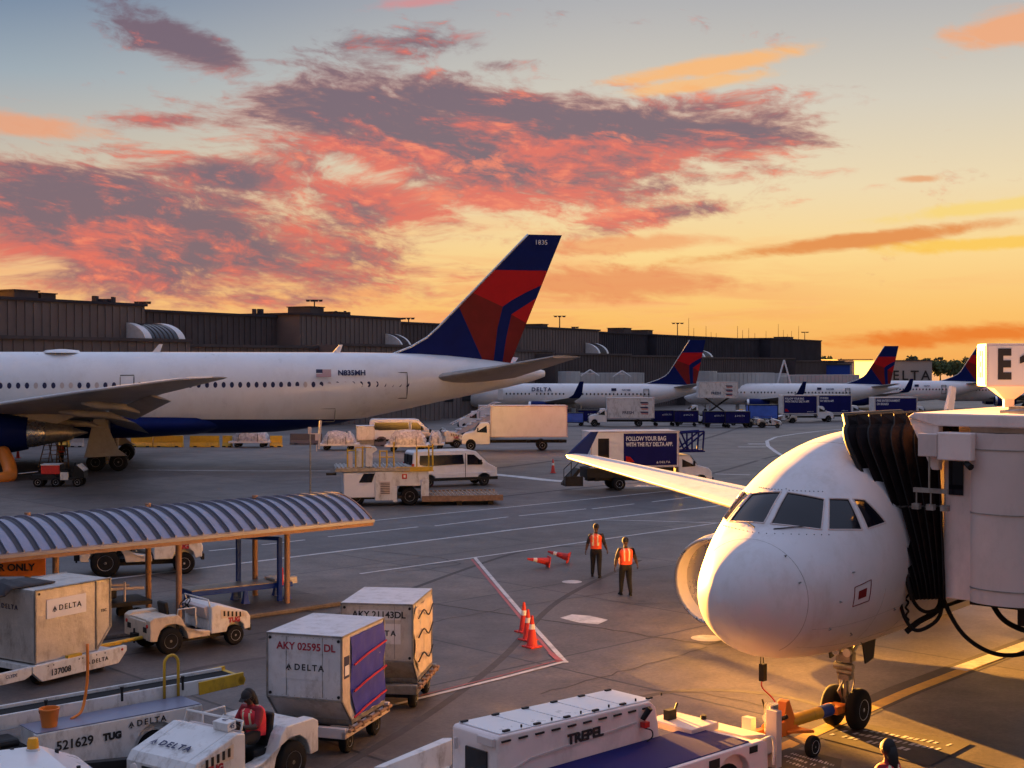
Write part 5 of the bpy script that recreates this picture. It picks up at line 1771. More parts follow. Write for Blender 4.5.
# ------------------------------------------------------------ people
def person(label, loc, rz, J, clothes, group=None, seat=False, cap='shirt_dark', vest='vest_orange', long_hair=False, sleeve='shirt_dark', zoff=0.0):
    """J: joint table in metres (x forward, y left, z up). One skinned body; clothing children"""
    o = thing('person', label, 'person', loc, rz, group)
    names = list(J.keys()); idx = {n: i for i, n in enumerate(names)}
    pos = [Vector(J[n][0]) for n in names]; rad = [J[n][1] for n in names]
    edges = [(idx[a], idx[b]) for a, b in BONES if a in idx and b in idx]

    def skin(nm, sel_edges, radf, subs=2):
        used = sorted(set(i for e in sel_edges for i in e)); mp = {u: k for k, u in enumerate(used)}
        me = bpy.data.meshes.new(nm); me.from_pydata([pos[u] for u in used], [(mp[a], mp[b]) for a, b in sel_edges], [])
        ob = bpy.data.objects.new(nm, me); col.objects.link(ob)
        ob.modifiers.new('skin', 'SKIN').use_smooth_shade = True
        sv = me.skin_vertices[0].data
        for k, u in enumerate(used):
            r_ = radf(names[u], rad[u]); sv[k].radius = r_ if isinstance(r_, tuple) else (r_, r_)
            sv[k].use_root = (k == 0)
        sb = ob.modifiers.new('sub', 'SUBSURF'); sb.levels = subs; sb.render_levels = subs
        dg = bpy.context.evaluated_depsgraph_get()
        m2 = bpy.data.meshes.new_from_object(ob.evaluated_get(dg))
        bpy.data.objects.remove(ob)
        r = bpy.data.objects.new(nm, m2); col.objects.link(r); r.parent = o
        return r
    body = skin('body', edges, lambda n, r: tuple(v * 1.02 for v in r) if isinstance(r, tuple) else r * (1.32 if n[:3] in ('hip', 'kne', 'ank', 'elb', 'sh_') else 1.1))
    me = body.data; me.materials.clear()
    for k in ('skin', clothes, sleeve, 'black_rubber'): me.materials.append(M(k))
    segs = [(idx[a], idx[b], a, b) for a, b in BONES if a in idx and b in idx]

    def near(p):
        best = (9, None)
        for a, b, na, nb in segs:
            d = pos[b] - pos[a]; t = max(0, min(1, (p - pos[a]).dot(d) / max(d.length_squared, 1e-6)))
            q = (p - pos[a] - d * t).length - (rad_(a) * (1 - t) + rad_(b) * t)
            if q < best[0]: best = (q, (na, nb))
        return best[1]

    def rad_(i): return rad[i][0] if isinstance(rad[i], tuple) else rad[i]
    for f in me.polygons:
        na, nb = near(f.center)
        k = 0
        if nb.startswith(('hip', 'knee', 'ankle')) or na == 'pelvis' and nb != 'waist': k = 1
        elif nb.startswith('toe'): k = 3
        elif nb in ('waist', 'chest', 'sh_l', 'sh_r', 'collar') or nb.startswith('elbow'): k = 2
        f.material_index = k; f.use_smooth = True
    # vest as its own garment over the torso
    if vest:
        P0, P1, P2 = pos[idx['pelvis']], pos[idx['waist']], pos[idx['chest']]
        P3 = pos[idx['collar']]
        bl_ = (rad[idx['chest']][0]) / .165
        st_ = [(P0.lerp(P1, .2), .19, .16), (P1, .19, .16), (P1.lerp(P2, .5), .2, .165), (P2, .215, .17), (P2.lerp(P3, .45), .215, .165), (P2.lerp(P3, .85), .19, .13), (P3, .12, .1), (P3 + (P3 - P2) * .12, .075, .07)]
        mb = MB(); rs = []
        for k_, (c_, ww, dd) in enumerate(st_):
            a_ = st_[min(k_ + 1, len(st_) - 1)][0] - st_[max(k_ - 1, 0)][0]; a_.normalize()
            f_ = Vector((1, 0, 0)); f_ = (f_ - a_ * a_.x).normalized(); s_ = a_.cross(f_)
            rs.append([c_ + f_ * (dd * bl_ * math.copysign(abs(math.cos(t_)) ** .8, math.cos(t_))) + s_ * (ww * bl_ * math.copysign(abs(math.sin(t_)) ** .8, math.sin(t_))) for t_ in [2 * PI * i_ / 32 for i_ in range(32)]])
        mb.rings(rs, cap=False)
        v = mb.build('safety_vest', [vest, 'reflective'], o, smooth=True)
        sb_ = v.modifiers.new('sub', 'SUBSURF'); sb_.levels = 1; sb_.render_levels = 1
        wz, cz = pos[idx['waist']], pos[idx['chest']]
        ax_ = (cz - wz).normalized()
        for f in v.data.polygons:
            f.use_smooth = True
            t = (f.center - wz).dot(ax_) / (cz - wz).length
            side_ = abs((f.center - wz).y)
            if (0 < t < .5 and k_ == 7 and False) or (t > .2 and .06 < side_ < .11): f.material_index = 1
    hp = pos[idx['head']]; nk = pos[idx['neck']]
    up = (hp - nk).normalized()
    fw = Vector((1, 0, 0)); fw = (fw - up * fw.dot(up)).normalized()
    if 'look' in HEADLOOK: pass
    sd_ = up.cross(fw)
    ctr = hp + up * .015

    def ell(nm, c, rx, ry, rz_, m, par, z0=-1.0, n=16, mfn=None):
        mb = MB(); rs = []
        for j in range(10):
            a = PI * (j / 9.0)
            zz = -math.cos(a)
            if zz < z0: zz = z0
            rr = math.sqrt(max(0.0004, 1 - zz * zz))
            rs.append([c + fw * (rx * rr * math.cos(2 * PI * k / n)) + sd_ * (ry * rr * math.sin(2 * PI * k / n)) + up * rz_ * zz for k in range(n)])
        mb.rings(rs); return mb.build(nm, m, par, smooth=True)
    ell('head', ctr, .1, .083, .12, 'skin', o)
    mb = MB(); c = ctr + fw * .092 - up * .012
    mb.faces([c + up * .03, c + sd_ * .013 - up * .012, c - sd_ * .013 - up * .012, c + fw * .024 - up * .01], [(0, 1, 3), (0, 3, 2), (1, 2, 3)]); mb.build('nose', 'skin', o, smooth=True)
    for s in (-1, 1):
        mb = MB(); mb.lathe(ctr + sd_ * s * .074, sd_ * s, [(0, .02), (.014, .024), (.018, .012)], 8); mb.build('ear', 'skin', o, smooth=True)
        mb = MB(); mb.lathe(ctr + sd_ * s * .032 + fw * .082 + up * .012, fw, [(0, .013), (.006, .009)], 8); mb.build('eye', 'cone_white', o, smooth=True)
    mb = MB(); mb.box(0, 0, 0, .008, .04, .008); mo = mb.build('mouth', 'vest_red', o); mo.location = ctr + fw * .088 - up * .05
    ell('hair', ctr + up * .018 - fw * (.014 if not long_hair else .035), .106, .092 if not long_hair else .104, .112 if not long_hair else .13, 'hair', o, z0=-.35 if not long_hair else -.9)
    if long_hair:
        mb = MB(); c = ctr - fw * .08 - up * .02
        mb.tube([c + up * .05, c - up * .08, c - up * .18 - fw * .01, c - up * .3 - fw * .02], [.075, .085, .07, .02], 10); mb.build('hair_tail', 'hair', o, smooth=True)
    if cap:
        c_ = ell('cap', ctr + up * .036, .116, .1, .108, cap, o, z0=-.15)
        mb = MB(); b0 = ctr + up * .045 + fw * .09
        mb.faces([b0 + sd_ * .07, b0 + fw * .085 + sd_ * .045 - up * .012, b0 + fw * .085 - sd_ * .045 - up * .012, b0 - sd_ * .07, b0 + sd_ * .07 - up * .012, b0 + fw * .085 + sd_ * .045 - up * .022, b0 + fw * .085 - sd_ * .045 - up * .022, b0 - sd_ * .07 - up * .012],
                 [(0, 1, 2, 3), (7, 6, 5, 4), (0, 4, 5, 1), (1, 5, 6, 2), (2, 6, 7, 3)])
        mb.build('cap_peak', cap, c_)
    # shoes
    for s in ('l', 'r'):
        if 'toe_' + s not in idx: continue
        a, b = pos[idx['ankle_' + s]], pos[idx['toe_' + s]]
        d = Vector((b.x - a.x, b.y - a.y, 0)); d = d.normalized() if d.length > .01 else Vector((1, 0, 0))
        z = b.z; m0 = Vector((a.x, a.y, z)); rs = []
        q = Vector((-d.y, d.x, 0))
        for t, ww, hh in ((-.08, .03, .06), (-.05, .04, .085), (.05, .045, .085), (.13, .05, .06), (.19, .035, .035)):
            c = m0 + d * t; rs.append([c + q * ww * math.cos(PI * k / 5) + Vector((0, 0, -.035 + hh * max(0, math.sin(PI * k / 5)))) for k in range(6)] + [c - q * ww * .9 + Vector((0, 0, -.037)), c + q * ww * .9 + Vector((0, 0, -.037))])
        mb = MB(); mb.rings(rs); mb.build('shoe', 'black_rubber', o, smooth='auto')
    # hands: palm, four fingers and a thumb
    for s in ('l', 'r'):
        if 'wrist_' + s not in idx: continue
        a, b = pos[idx['elbow_' + s]], pos[idx['wrist_' + s]]
        d = (b - a).normalized(); sy = 1 if s == 'l' else -1
        q = d.cross(Vector((0, sy, 0)));
        q = q.normalized() if q.length > .1 else Vector((1, 0, 0))
        nn = d.cross(q).normalized()
        mb = MB()
        mb.rings([[b + d * t + q * ww * math.cos(2 * PI * k / 8) + nn * hh * math.sin(2 * PI * k / 8) for k in range(8)] for t, ww, hh in ((-.02, .024, .02), (.02, .034, .018), (.06, .04, .015), (.085, .036, .012))])
        cu = -nn if (nn.dot(Vector((0, sy, 0))) > 0) else nn
        for i, ln in enumerate((.068, .076, .07, .055)):
            p0 = b + d * .078 + q * (.028 - .0185 * i)
            mb.tube([p0, p0 + d * ln * .45 + cu * .008, p0 + d * ln * .78 + cu * .026, p0 + d * ln * .9 + cu * .045], [.0092, .0088, .008, .006], 6)
        p0 = b + d * .02 + q * .03
        mb.tube([p0, p0 + d * .03 + q * .024 + cu * .01, p0 + d * .058 + q * .026 + cu * .022], [.011, .01, .007], 6)
        mb.build('hand', 'skin', o, smooth=True)
    return o


HEADLOOK = {}
BONES = [('pelvis', 'waist'), ('waist', 'chest'), ('chest', 'collar'), ('collar', 'neck'), ('neck', 'head'),
         ('chest', 'sh_l'), ('sh_l', 'elbow_l'), ('elbow_l', 'wrist_l'), ('chest', 'sh_r'), ('sh_r', 'elbow_r'), ('elbow_r', 'wrist_r'),
         ('pelvis', 'hip_l'), ('hip_l', 'knee_l'), ('knee_l', 'ankle_l'), ('ankle_l', 'toe_l'), ('pelvis', 'hip_r'), ('hip_r', 'knee_r'), ('knee_r', 'ankle_r'), ('ankle_r', 'toe_r')]


def standing(fl=(.0, .0), stride=0.1, arms=((.0, .27, 1.06), (.05, .33, .84), (.0, -.27, 1.06), (.06, -.32, .84)), lean=0.0, bulk=1.0):
    b = bulk
    return {
        'pelvis': ((0, 0, .93), (.15 * b, .115)), 'waist': ((lean * .3, 0, 1.07), (.14 * b, .11)), 'chest': ((lean * .7, 0, 1.3), (.165 * b, .12)), 'collar': ((lean * .9, 0, 1.44), (.085, .075)),
        'neck': ((lean, 0, 1.51), (.052, .052)), 'head': ((lean + .02, 0, 1.64), (.07, .075)),
        'sh_l': ((lean * .8, .185 * b, 1.4), .062), 'elbow_l': (arms[0], .046), 'wrist_l': (arms[1], .029),
        'sh_r': ((lean * .8, -.185 * b, 1.4), .062), 'elbow_r': (arms[2], .046), 'wrist_r': (arms[3], .029),
        'hip_l': ((0, .095, .86), .1), 'knee_l': ((stride * .5 + .02, .11, .49), .068), 'ankle_l': ((stride - .05, .13, .09), .046), 'toe_l': ((stride + .08, .145, .04), .036),
        'hip_r': ((0, -.095, .86), .1), 'knee_r': ((-stride * .3 + .03, -.11, .49), .068), 'ankle_r': ((-stride - .03, -.13, .09), .046), 'toe_r': ((-stride + .1, -.145, .04), .036)}
EXPLODE = {'rivet', 'panel_seam', 'guide_pin', 'stripe', 'hinges', 'lamp_housing', 'guard_rail_', 'side_window', 'rear_window', 'support_column', 'leg', 'levers', 'foot', 'aerials', 'rear_recess'}
# ============================================================ aircraft
wide_jet()
near_jet()


def face_ang(deg): return R(deg)


# mid-size jets at the far stands: their tail end and heading are found from the picture
def far_jet(label, tail_px, D, ang, L=39.5, scale=1.0, **k):
    q = P(tail_px, 384, D)
    x, y = q.x - L * scale * math.cos(R(ang)), q.y - L * scale * math.sin(R(ang))
    o = jetliner(label, (x, y, zg(D)), R(ang), 'white jets parked at the far stands', L=L, **k)
    o.scale = (scale,) * 3
    return o


far_jet('white mid-size jet with red and navy tail, nearest right of the big tail', 706, 216, -8, tx=13.2)
far_jet('white mid-size jet whose red tail fin stands left of the airline-name building', 899, 250, -8, tx=8.0)
far_jet('white jet whose red and navy fin is cut by the gate sign', 992, 275, -6, scale=1.05, title=False)
far_jet('white jet seen only in part, right of the gate sign post', 1130, 275, -6, title=False, scale=1.0)

# ============================================================ jet bridge, hood and gate sign
DA = R(56) - PI / 2      # outward (port) direction angle
dv = Vector((math.sin(NAX), -math.cos(NAX), 0)); av = Vector((math.cos(NAX), math.sin(NAX), 0))
dloc = Vector(NOSE) + av * 5.35 + dv * 1.97
jb = thing('jet_bridge', 'pinkish white passenger bridge cab with dark pleated hood, docked at the near airliner', 'jet bridge', dloc, math.atan2(dv.y, dv.x))
# local: +x away from the aircraft, +y aft along the aircraft
mb = MB()
NH = 8
NP = 40
rings = []
for k in range(NH * 2 + 1):
    t = k / (NH * 2.0)
    out = (k % 2 == 0)
    g_ = .17 if out else 0
    pts = []
    y0, y1 = -1.85 - g_, 1.35 + g_
    zb, zt_ = 2.9 + .1 * t, 6.02 + .1 * t
    prof = []
    for i in range(9): prof.append((y0, zb + (zt_ - .5 - zb) * i / 8))
    for i in range(1, 6): a = PI / 2 * i / 6; prof.append((y0 + .5 * (1 - math.cos(a)), zt_ - .5 + .5 * math.sin(a)))
    for i in range(7): prof.append((y0 + .5 + (y1 - y0 - 1.0) * i / 6, zt_ + g_))
    for i in range(1, 6): a = PI / 2 * i / 6; prof.append((y1 - .5 + .5 * math.sin(a), zt_ - .5 + .5 * math.cos(a)))
    for i in range(9): prof.append((y1, zt_ - .5 - (zt_ - .5 - zb) * i / 8))
    for y, z in prof:
        s = (z - zb) / (zt_ - zb)
        xb = -.06 + .62 * t; xt = -1.5 + 1.9 * t
        # bottom bunches towards the cab floor, top reaches over the fuselage
        x = xb + (xt - xb) * max(0, s) ** 1.25
        pts.append((x, y + .1 * (1 - s) * (1 - t), z - .55 * t * (1 - s) * 0 + (.16 if t == 0 else 0) * 0))
    rings.append(pts)
mb.rings(rings, cap=False, closed=False)
hood = mb.build('pleated_hood', 'bellows', jb)
md = hood.modifiers.new('thick', 'SOLIDIFY'); md.thickness = .03
for k in range(0, NH * 2 + 1, 2):
    mb = MB(); mb.tube([Vector(p) + Vector((0, 0, 0)) for p in rings[k]], .012 if k else .05, 6); mb.build('hood_hoop', 'bellows' if k % 4 else 'black_plastic', hood, smooth=True)
mb = MB(); mb.tube([rings[i][5] for i in range(0, NH * 2 + 1)], .02, 5); mb.build('hood_strap', 'dull_metal', hood)
# cab body
mb = MB()
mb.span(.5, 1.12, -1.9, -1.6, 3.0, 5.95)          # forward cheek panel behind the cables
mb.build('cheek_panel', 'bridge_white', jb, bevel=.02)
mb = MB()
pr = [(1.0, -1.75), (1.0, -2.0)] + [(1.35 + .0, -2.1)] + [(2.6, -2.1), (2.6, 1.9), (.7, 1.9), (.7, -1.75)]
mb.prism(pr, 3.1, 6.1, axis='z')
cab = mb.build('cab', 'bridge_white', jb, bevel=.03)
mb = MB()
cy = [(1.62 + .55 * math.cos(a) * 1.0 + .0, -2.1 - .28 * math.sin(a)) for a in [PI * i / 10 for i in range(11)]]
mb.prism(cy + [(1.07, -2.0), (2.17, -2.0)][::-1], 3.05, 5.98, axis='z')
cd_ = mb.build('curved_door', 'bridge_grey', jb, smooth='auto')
mb = MB()
for z in (3.3, 4.6, 5.7):
    mb.tube([(x, y - .006, z) for x, y in cy], .012, 4)
mb.build('panel_seam', 'dull_metal', cd_)
mb = MB()
for z in [3.2 + .22 * i for i in range(13)]: mb.cyl((1.06, -2.03, z), (1.06, -2.0, z), .014, .014, 6)
for x in (.66, 1.1): 
    for z in [3.1 + .2 * i for i in range(12)]: mb.cyl((x, -1.77, z), (x, -1.745, z), .012, .012, 5)
mb.build('rivets', 'dull_metal', jb)
mb = MB()      # roof slab and the sloping nose above the hood
mb.prism([(-.02, 6.22), (.1, 6.3), (3.1, 6.3), (3.1, 6.08), (.5, 6.08)], -2.3, 2.1)
mb.prism([(-.02, 6.22), (.55, 6.22), (.55, 5.3), (.42, 5.3)], -2.26, -2.06)
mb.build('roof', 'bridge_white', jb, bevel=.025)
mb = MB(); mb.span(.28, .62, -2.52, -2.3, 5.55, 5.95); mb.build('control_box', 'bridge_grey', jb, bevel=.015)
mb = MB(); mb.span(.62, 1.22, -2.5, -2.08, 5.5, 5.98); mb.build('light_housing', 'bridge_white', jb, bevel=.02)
mb = MB(); mb.cyl((1.1, -2.4, 5.46), (1.22, -2.5, 5.4), .05, .06, 8); mb.build('camera_unit', 'black_plastic', jb)
mb = MB(); mb.span(.6, .86, -1.93, -1.9, 4.85, 5.45); mb.build('dark_doorway', 'glass_dark', jb)
# rounded dark window
mb = MB(); n = 20
pts = []
for i in range(n):
    a = 2 * PI * i / n; pts.append((1.32 + .16 * math.cos(a), 4.75 + .16 * math.sin(a) + (.28 if math.sin(a) > 0 else -.28)))
mb.prism(pts, -2.135, -2.1); mb.build('window', 'glass_dark', cab)
mb = MB()
for i in range(2):
    for j in range(2): mb.cyl((1.1 + .08 * i, -2.09, 4.7 + .1 * j), (1.1 + .08 * i, -2.05, 4.7 + .1 * j), .012, .012, 6)
mb.build('bolts', 'dark_steel', cab)
# floor girder, tunnel running off to the right
mb = MB()
mb.span(.9, 3.6, -1.7, 1.7, 2.9, 3.05); mb.span(1.6, 9, -1.3, -1.0, 2.55, 2.9); mb.span(1.6, 9, 1.0, 1.3, 2.55, 2.9)
mb.build('under_frame', 'dark_steel', jb, bevel=.01)
mb = MB(); mb.span(2.62, 14, -1.75, 1.6, 3.05, 5.9)
k = 2.8
while k < 14: mb.box(k, -1.79, 4.5, .12, .1, 2.8); k += .24
mb.build('tunnel', 'building_dark', jb)
mb = MB(); mb.span(2.62, 14, -1.85, 1.7, 5.9, 6.05); mb.build('tunnel_roof', 'bridge_white', jb)
mb = MB(); mb.cyl((8, 0, 0), (8, 0, 2.2), .3, .3, 12); mb.box(8, 0, .5, .8, 3.4, .3); mb.build('support_column', 'dull_metal', jb)
for s in (-1, 1): wheel(jb, 8, s * 1.5, .5, .4, side=s)
# pipework on the roof
mb = MB()
mb.tube([(1.4, -1.2, 6.36), (3.0, -1.2, 6.36)], .05, 6); mb.tube([(1.5, -1.9, 6.34), (2.4, -1.9, 6.4), (3.0, -1.9, 6.4)], .03, 6); mb.span(1.5, 2.2, -1.5, -1.3, 6.3, 6.42)
mb.build('roof_conduit', 'dull_metal', jb)
# cable hoist brackets
mb = MB(); mb.cyl((.45, -2.42, 5.55), (.45, -2.42, 4.95), .018, .018, 6); mb.box(.48, -2.42, 4.95, .62, .06, .08)
for k in (.22, .48, .74): mb.cyl((k, -2.42, 4.95), (k, -2.42, 4.68), .014); mb.box(k, -2.42, 4.66, .13, .12, .1)
mb.build('cable_hoist', 'dull_metal', jb)

# gate sign on top of the cab
gs = P(1013, 384, 25.5)
sgn = thing('gate_sign', 'white box gate sign with large dark E1 on a funnel-shaped post above the bridge cab', 'gate sign', (P(1020, 400, 25.5).x, 25.5, 6.33), R(-9))
mb = MB(); sx0 = -.62; mb.span(sx0, .72, -.0, .9, .4, 1.22); mb.build('sign_box', 'bridge_white', sgn, bevel=.012)
mb = MB(); mb.span(sx0 + .04, .68, -.012, -.004, .44, 1.18); mb.build('sign_face', 'aircraft_white', sgn)
text('E', .76, 'ink_black', sgn, (-.42, -.02, .8), (PI / 2, 0, 0), bold=.035, align='LEFT', sx=.66)
mb = MB(); mb.prism([(.16, .52), (.16, .9), (-.01, .84), (-.01, .96), (.17, 1.07), (.3, 1.07), (.3, .52)], -.026, -.014); mb.build('lettering', 'ink_black', sgn)
mb = MB(); mb.span(sx0 - .012, sx0 - .003, .04, .86, .44, 1.18); mb.build('sign_side_face', 'cream_paint', sgn)
text('E1', .7, 'ink_black', sgn, (sx0 - .018, .45, .8), (PI / 2, 0, -PI / 2), bold=.02, sx=.8)
mb = MB(); mb.rings([[(-.12 + x * w_, .45 + y * w_, z) for x, y in ((-1, -1), (1, -1), (1, 1), (-1, 1))] for z, w_ in ((0, .09), (.15, .09), (.4, .36))]); mb.build('sign_post', 'bridge_white', sgn)

# hanging power cables
def cable(nm, label, pts, r=.035):
    mb = MB(); mb.tube(curve(pts, 7), r, 7); o = mb.build(nm, 'black_rubber', None, smooth=True)
    return tag(o, label, 'cable', 'black cables hanging from the bridge cab')


PP = P
DZ = 24.6
cable('power_cable', 'black power cable hanging nearest the pleated hood and looping under the fuselage', [P(899, 476, DZ), P(897, 530, DZ), P(897, 570, DZ), P(902, 610, DZ), P(915, 630, DZ - .1), P(935, 622, DZ - .2), P(942, 606, DZ - .2), P(940, 580, DZ - .1)])
cable('power_cable', 'black power cable hanging second from the hood, swinging right under the cab', [P(911, 476, DZ), P(908, 530, DZ), P(908, 575, DZ), P(913, 600, DZ), P(926, 612, DZ - .2), P(945, 606, DZ - .2), P(968, 598, DZ - .2), P(985, 592, DZ)])
cable('power_cable', 'thick black cable bundle running down the cab cheek to the right', [P(925, 478, DZ), P(927, 520, DZ), P(930, 555, DZ), P(938, 580, DZ), P(941, 600, DZ), P(935, 612, DZ), P(918, 622, DZ), P(906, 632, DZ)], .055)
cable('power_cable', 'long black cable sagging from the cab to the right edge of the picture', [P(930, 540, DZ), P(936, 575, DZ), P(948, 610, DZ - .3), P(965, 636, DZ - .4), P(990, 652, DZ - .4), P(1015, 655, DZ - .4), P(1045, 648, DZ - .4)], .04)
cable('power_cable', 'short black cable drooping below the bridge girder at the right edge', [P(990, 600, DZ - .3), P(1002, 618, DZ - .3), P(1018, 628, DZ - .3), P(1040, 634, DZ - .3)], .05)
o = cable('coiled_cable', 'thin coiled cable dangling with a dark plug below the fuselage, beside the cab cheek', [P(907 + 1.6 * math.sin(k * 2.2), 575 + k * 3, DZ + .05 * math.cos(k * 2.2)) for k in range(17)], .02)

# ============================================================ the tow bar, tractor
g0 = Vector(NOSE) + av * 4.7          # nose wheel position
t1 = H(748, 736, .5)
tb = thing('tow_bar', 'orange and yellow aircraft tow bar with a blue band, joining tractor and nose wheel', 'tow bar', (g0.x, g0.y, 0), math.atan2(t1.y - g0.y, t1.x - g0.x))
Lb = math.hypot(t1.x - g0.x, t1.y - g0.y)
mb = MB(); mb.cyl((.55, 0, .46), (Lb - 1.35, 0, .5), .115, .115, 16); bar = mb.build('bar', 'yellow_paint', tb, smooth='auto')
mb = MB(); mb.cyl((.62, 0, .462), (1.0, 0, .468), .121, .121, 16); mb.build('blue_band', 'blue_paint', bar, smooth='auto')
mb = MB(); mb.box(.42, 0, .45, .4, .34, .16); mb.box(.3, .16, .45, .3, .05, .1); mb.box(.3, -.16, .45, .3, .05, .1); mb.build('tow_head', 'orange_paint', tb, bevel=.02)
mb = MB(); mb.prism([(Lb - 1.55, .3), (Lb - 1.2, .95), (Lb - 1.1, .92), (Lb - .95, .3)], -.1, .1); mb.prism([(Lb - 1.5, -.45), (Lb - 1.1, -.12), (Lb - 1.1, .12), (Lb - 1.5, .45)], .34, .4, axis='z'); mb.build('bracket', 'orange_paint', tb, bevel=.015)
mb = MB(); mb.box(Lb - .55, 0, .48, 1.1, .2, .1); mb.box(Lb - .55, .14, .5, .9, .04, .2); mb.cyl((Lb - .9, .05, .55), (Lb - .35, .1, .62), .05, .05, 8); mb.build('drawbar', 'orange_paint', tb, bevel=.01)
mb = MB(); mb.cyl((Lb - 1.0, -.1, .7), (Lb - .6, .2, .98), .03, .03, 8); mb.cyl((Lb - .95, -.2, .55), (Lb - .9, -.3, .95), .02, .02, 6); mb.cyl((Lb - .8, 0, .6), (Lb - .8, .3, .75), .04, .04, 8); mb.build('pump_handle', 'dark_steel', tb)
mb = MB(); mb.cyl((Lb - 1.15, -.05, .3), (Lb - 1.15, .55, .2), .03, .03, 6); mb.build('wheel_axle', 'dull_metal', tb)
wheel(tb, Lb - 1.15, .62, .2, .13, side=1, rimr=.62, rim='cone_white')
wheel(tb, Lb - 1.15, -.32, .2, .13, side=-1, rimr=.62, rim='cone_white')

ta = R(43)
tc_ = Vector((3.55, 23.5, 0))
tc_ = Vector((3.35, 23.2, 0)); tr = thing('pushback_tractor', 'long low white pushback tractor with panelled body and dark deck, at the bottom centre', 'tractor', tc_, ta)
tr.scale = (1.05, 1, .9)
# local +x towards the tow bar; the tall body lies on the far (+y) side
mb = MB()
mb.prism([(-4.55, .45), (-4.55, 1.74), (-4.5, 1.79), (-1.25, 1.72), (-1.12, 1.6), (-1.0, .9), (-1.0, .45)], .12, 1.15)
tall = mb.build('body', 'bridge_white', tr, bevel=.03)
mb = MB()
for k in range(5):
    x0 = -4.45 + k * .66; mb.prism([(x0, 1.79 - (x0 + 4.5) * .0215 + .003), (x0 + .63, 1.79 - (x0 + 5.13) * .0215 + .003), (x0 + .63, 1.79 - (x0 + 5.13) * .0215 + .025), (x0, 1.79 - (x0 + 4.5) * .0215 + .025)], .17, 1.1)
mb.build('roof_panel', 'vehicle_white_clean', tall, bevel=.006)
mb = MB()
for k in range(10):
    x0 = -4.38 + k * .335; z0 = 1.79 - (x0 + 4.5) * .0215
    mb.box(x0, .108, z0 - .1, .17, .03, .03)
for k in range(6):
    x0 = -4.3 + k * .62; z0 = 1.82 - (x0 + 4.5) * .0215
    mb.box(x0, .2, z0 + .01, .12, .05, .03); mb.box(x0 - .1, 1.04, z0 + .01, .12, .05, .03); mb.cyl((x0 + .3, .2, z0), (x0 + .3, .2, z0 + .05), .015)
mb.build('hinges', 'dark_steel', tall)
mb = MB(); mb.prism([(-4.4, 1.15), (-3.9, 1.3), (-1.6, 1.42), (-1.6, 1.38), (-3.88, 1.26), (-4.4, 1.11)], .1, .119); mb.build('panel_crease', 'bridge_grey', tall)
text('TREPEL', .24, 'ink_black', tall, (-2.75, .1, 1.42), (PI / 2, 0, 0), bold=.012, depth=.003)
mb = MB(); mb.span(-4.585, -4.555, .32, .8, .7, 1.5); mb.build('cab_opening', 'glass_dark', tall)
mb = MB(); mb.span(-4.62, -4.552, .14, .5, 1.62, 1.76); mb.box(-4.6, 1.0, 1.5, .06, .04, .2); mb.build('lamp_housing', 'bridge_grey', tall, bevel=.015)
mb = MB(); mb.cyl((-1.5, .06, 1.45), (-1.42, -.02, 1.66), .045, .055, 8); mb.tube(curve([(-1.5, .02, 1.3), (-1.38, -.02, 1.24), (-1.36, -.02, 1.12), (-1.45, .02, 1.04)]), .012, 5); wl_ = mb.build('work_lamp', 'black_plastic', tr)
mb = MB(); mb.box(-1.48, .03, 1.36, .12, .1, .1); mb.build('red_lens', 'tail_lens', wl_)
mb = MB()
arch = lambda xc, r: [(xc + r * math.cos(a), .5 + r * math.sin(a) * 1.0) for a in [PI * i / 8 for i in range(9)]]
low = [(-4.5, .4), (-4.5, 1.02), (.0, 1.02), (.12, .95), (.15, .4)] + arch(-.75, .42) + arch(-3.3, .42)
mb.prism(low, -1.2, -1.05)
mb.span(-4.5, .0, -1.05, .12, .5, .98)
dk = mb.build('deck_body', 'bridge_white', tr, bevel=.02)
mb = MB(); mb.span(-4.45, -.25, -1.12, .1, 1.02, 1.04); mb.build('deck_surface', 'ad_navy', tr)
text('271246', .2, 'ink_black', tr, (-2.55, -1.21, .8), (PI / 2, 0, 0), bold=.006, depth=.003, name='number')
mb = MB(); mb.span(-1.35, -1.1, -1.212, -1.2, .78, .95); mb.span(-.35, -.15, -1.212, -1.2, .85, .97); mb.build('step_recess', 'dark_steel', tr)
for x in (-3.3, -.75):
    for s in (-1, 1): wheel(tr, x, s * .92, .38, .3, side=s)
mb = MB(); mb.prism([(.15, .45), (.15, .95), (.75, .85), (.95, .7), (.95, .45)], -.7, .75); mb.build('nose_cover', 'bridge_grey', tr, bevel=.03)
mb = MB(); mb.span(-.6, .1, -.2, .8, .98, 1.12); mb.build('control_console', 'bridge_grey', tr, bevel=.02)
mb = MB(); mb.box(-.35, .5, 1.2, .2, .12, .22); mb.cyl((-.2, .6, 1.05), (-.05, .6, 1.35), .02); mb.cyl((.05, .1, 1.0), (.05, .1, 1.2), .05); mb.build('levers', 'black_plastic', tr)
mb = MB(); mb.span(.95, 1.1, -.75, -.52, .15, 1.25); mb.span(.95, 1.1, -.2, .0, .15, 1.0); mb.build('front_post', 'bridge_grey', tr, bevel=.01)
mb = MB(); mb.cyl((1.2, -.45, .75), (1.2, -.45, 1.3), .12, .12, 16); mb.cyl((1.05, -.45, 1.05), (1.3, -.45, 1.05), .08, .08, 12); mb.build('hydraulic_cylinder', 'bare_metal', tr, smooth='auto')
mb = MB(); mb.tube(curve([(.15, -1.05, .95), (.35, -1.1, .98), (.42, -1.1, .8), (.4, -1.1, .45)]), .025, 6); mb.build('grab_rail', 'vehicle_white', tr)
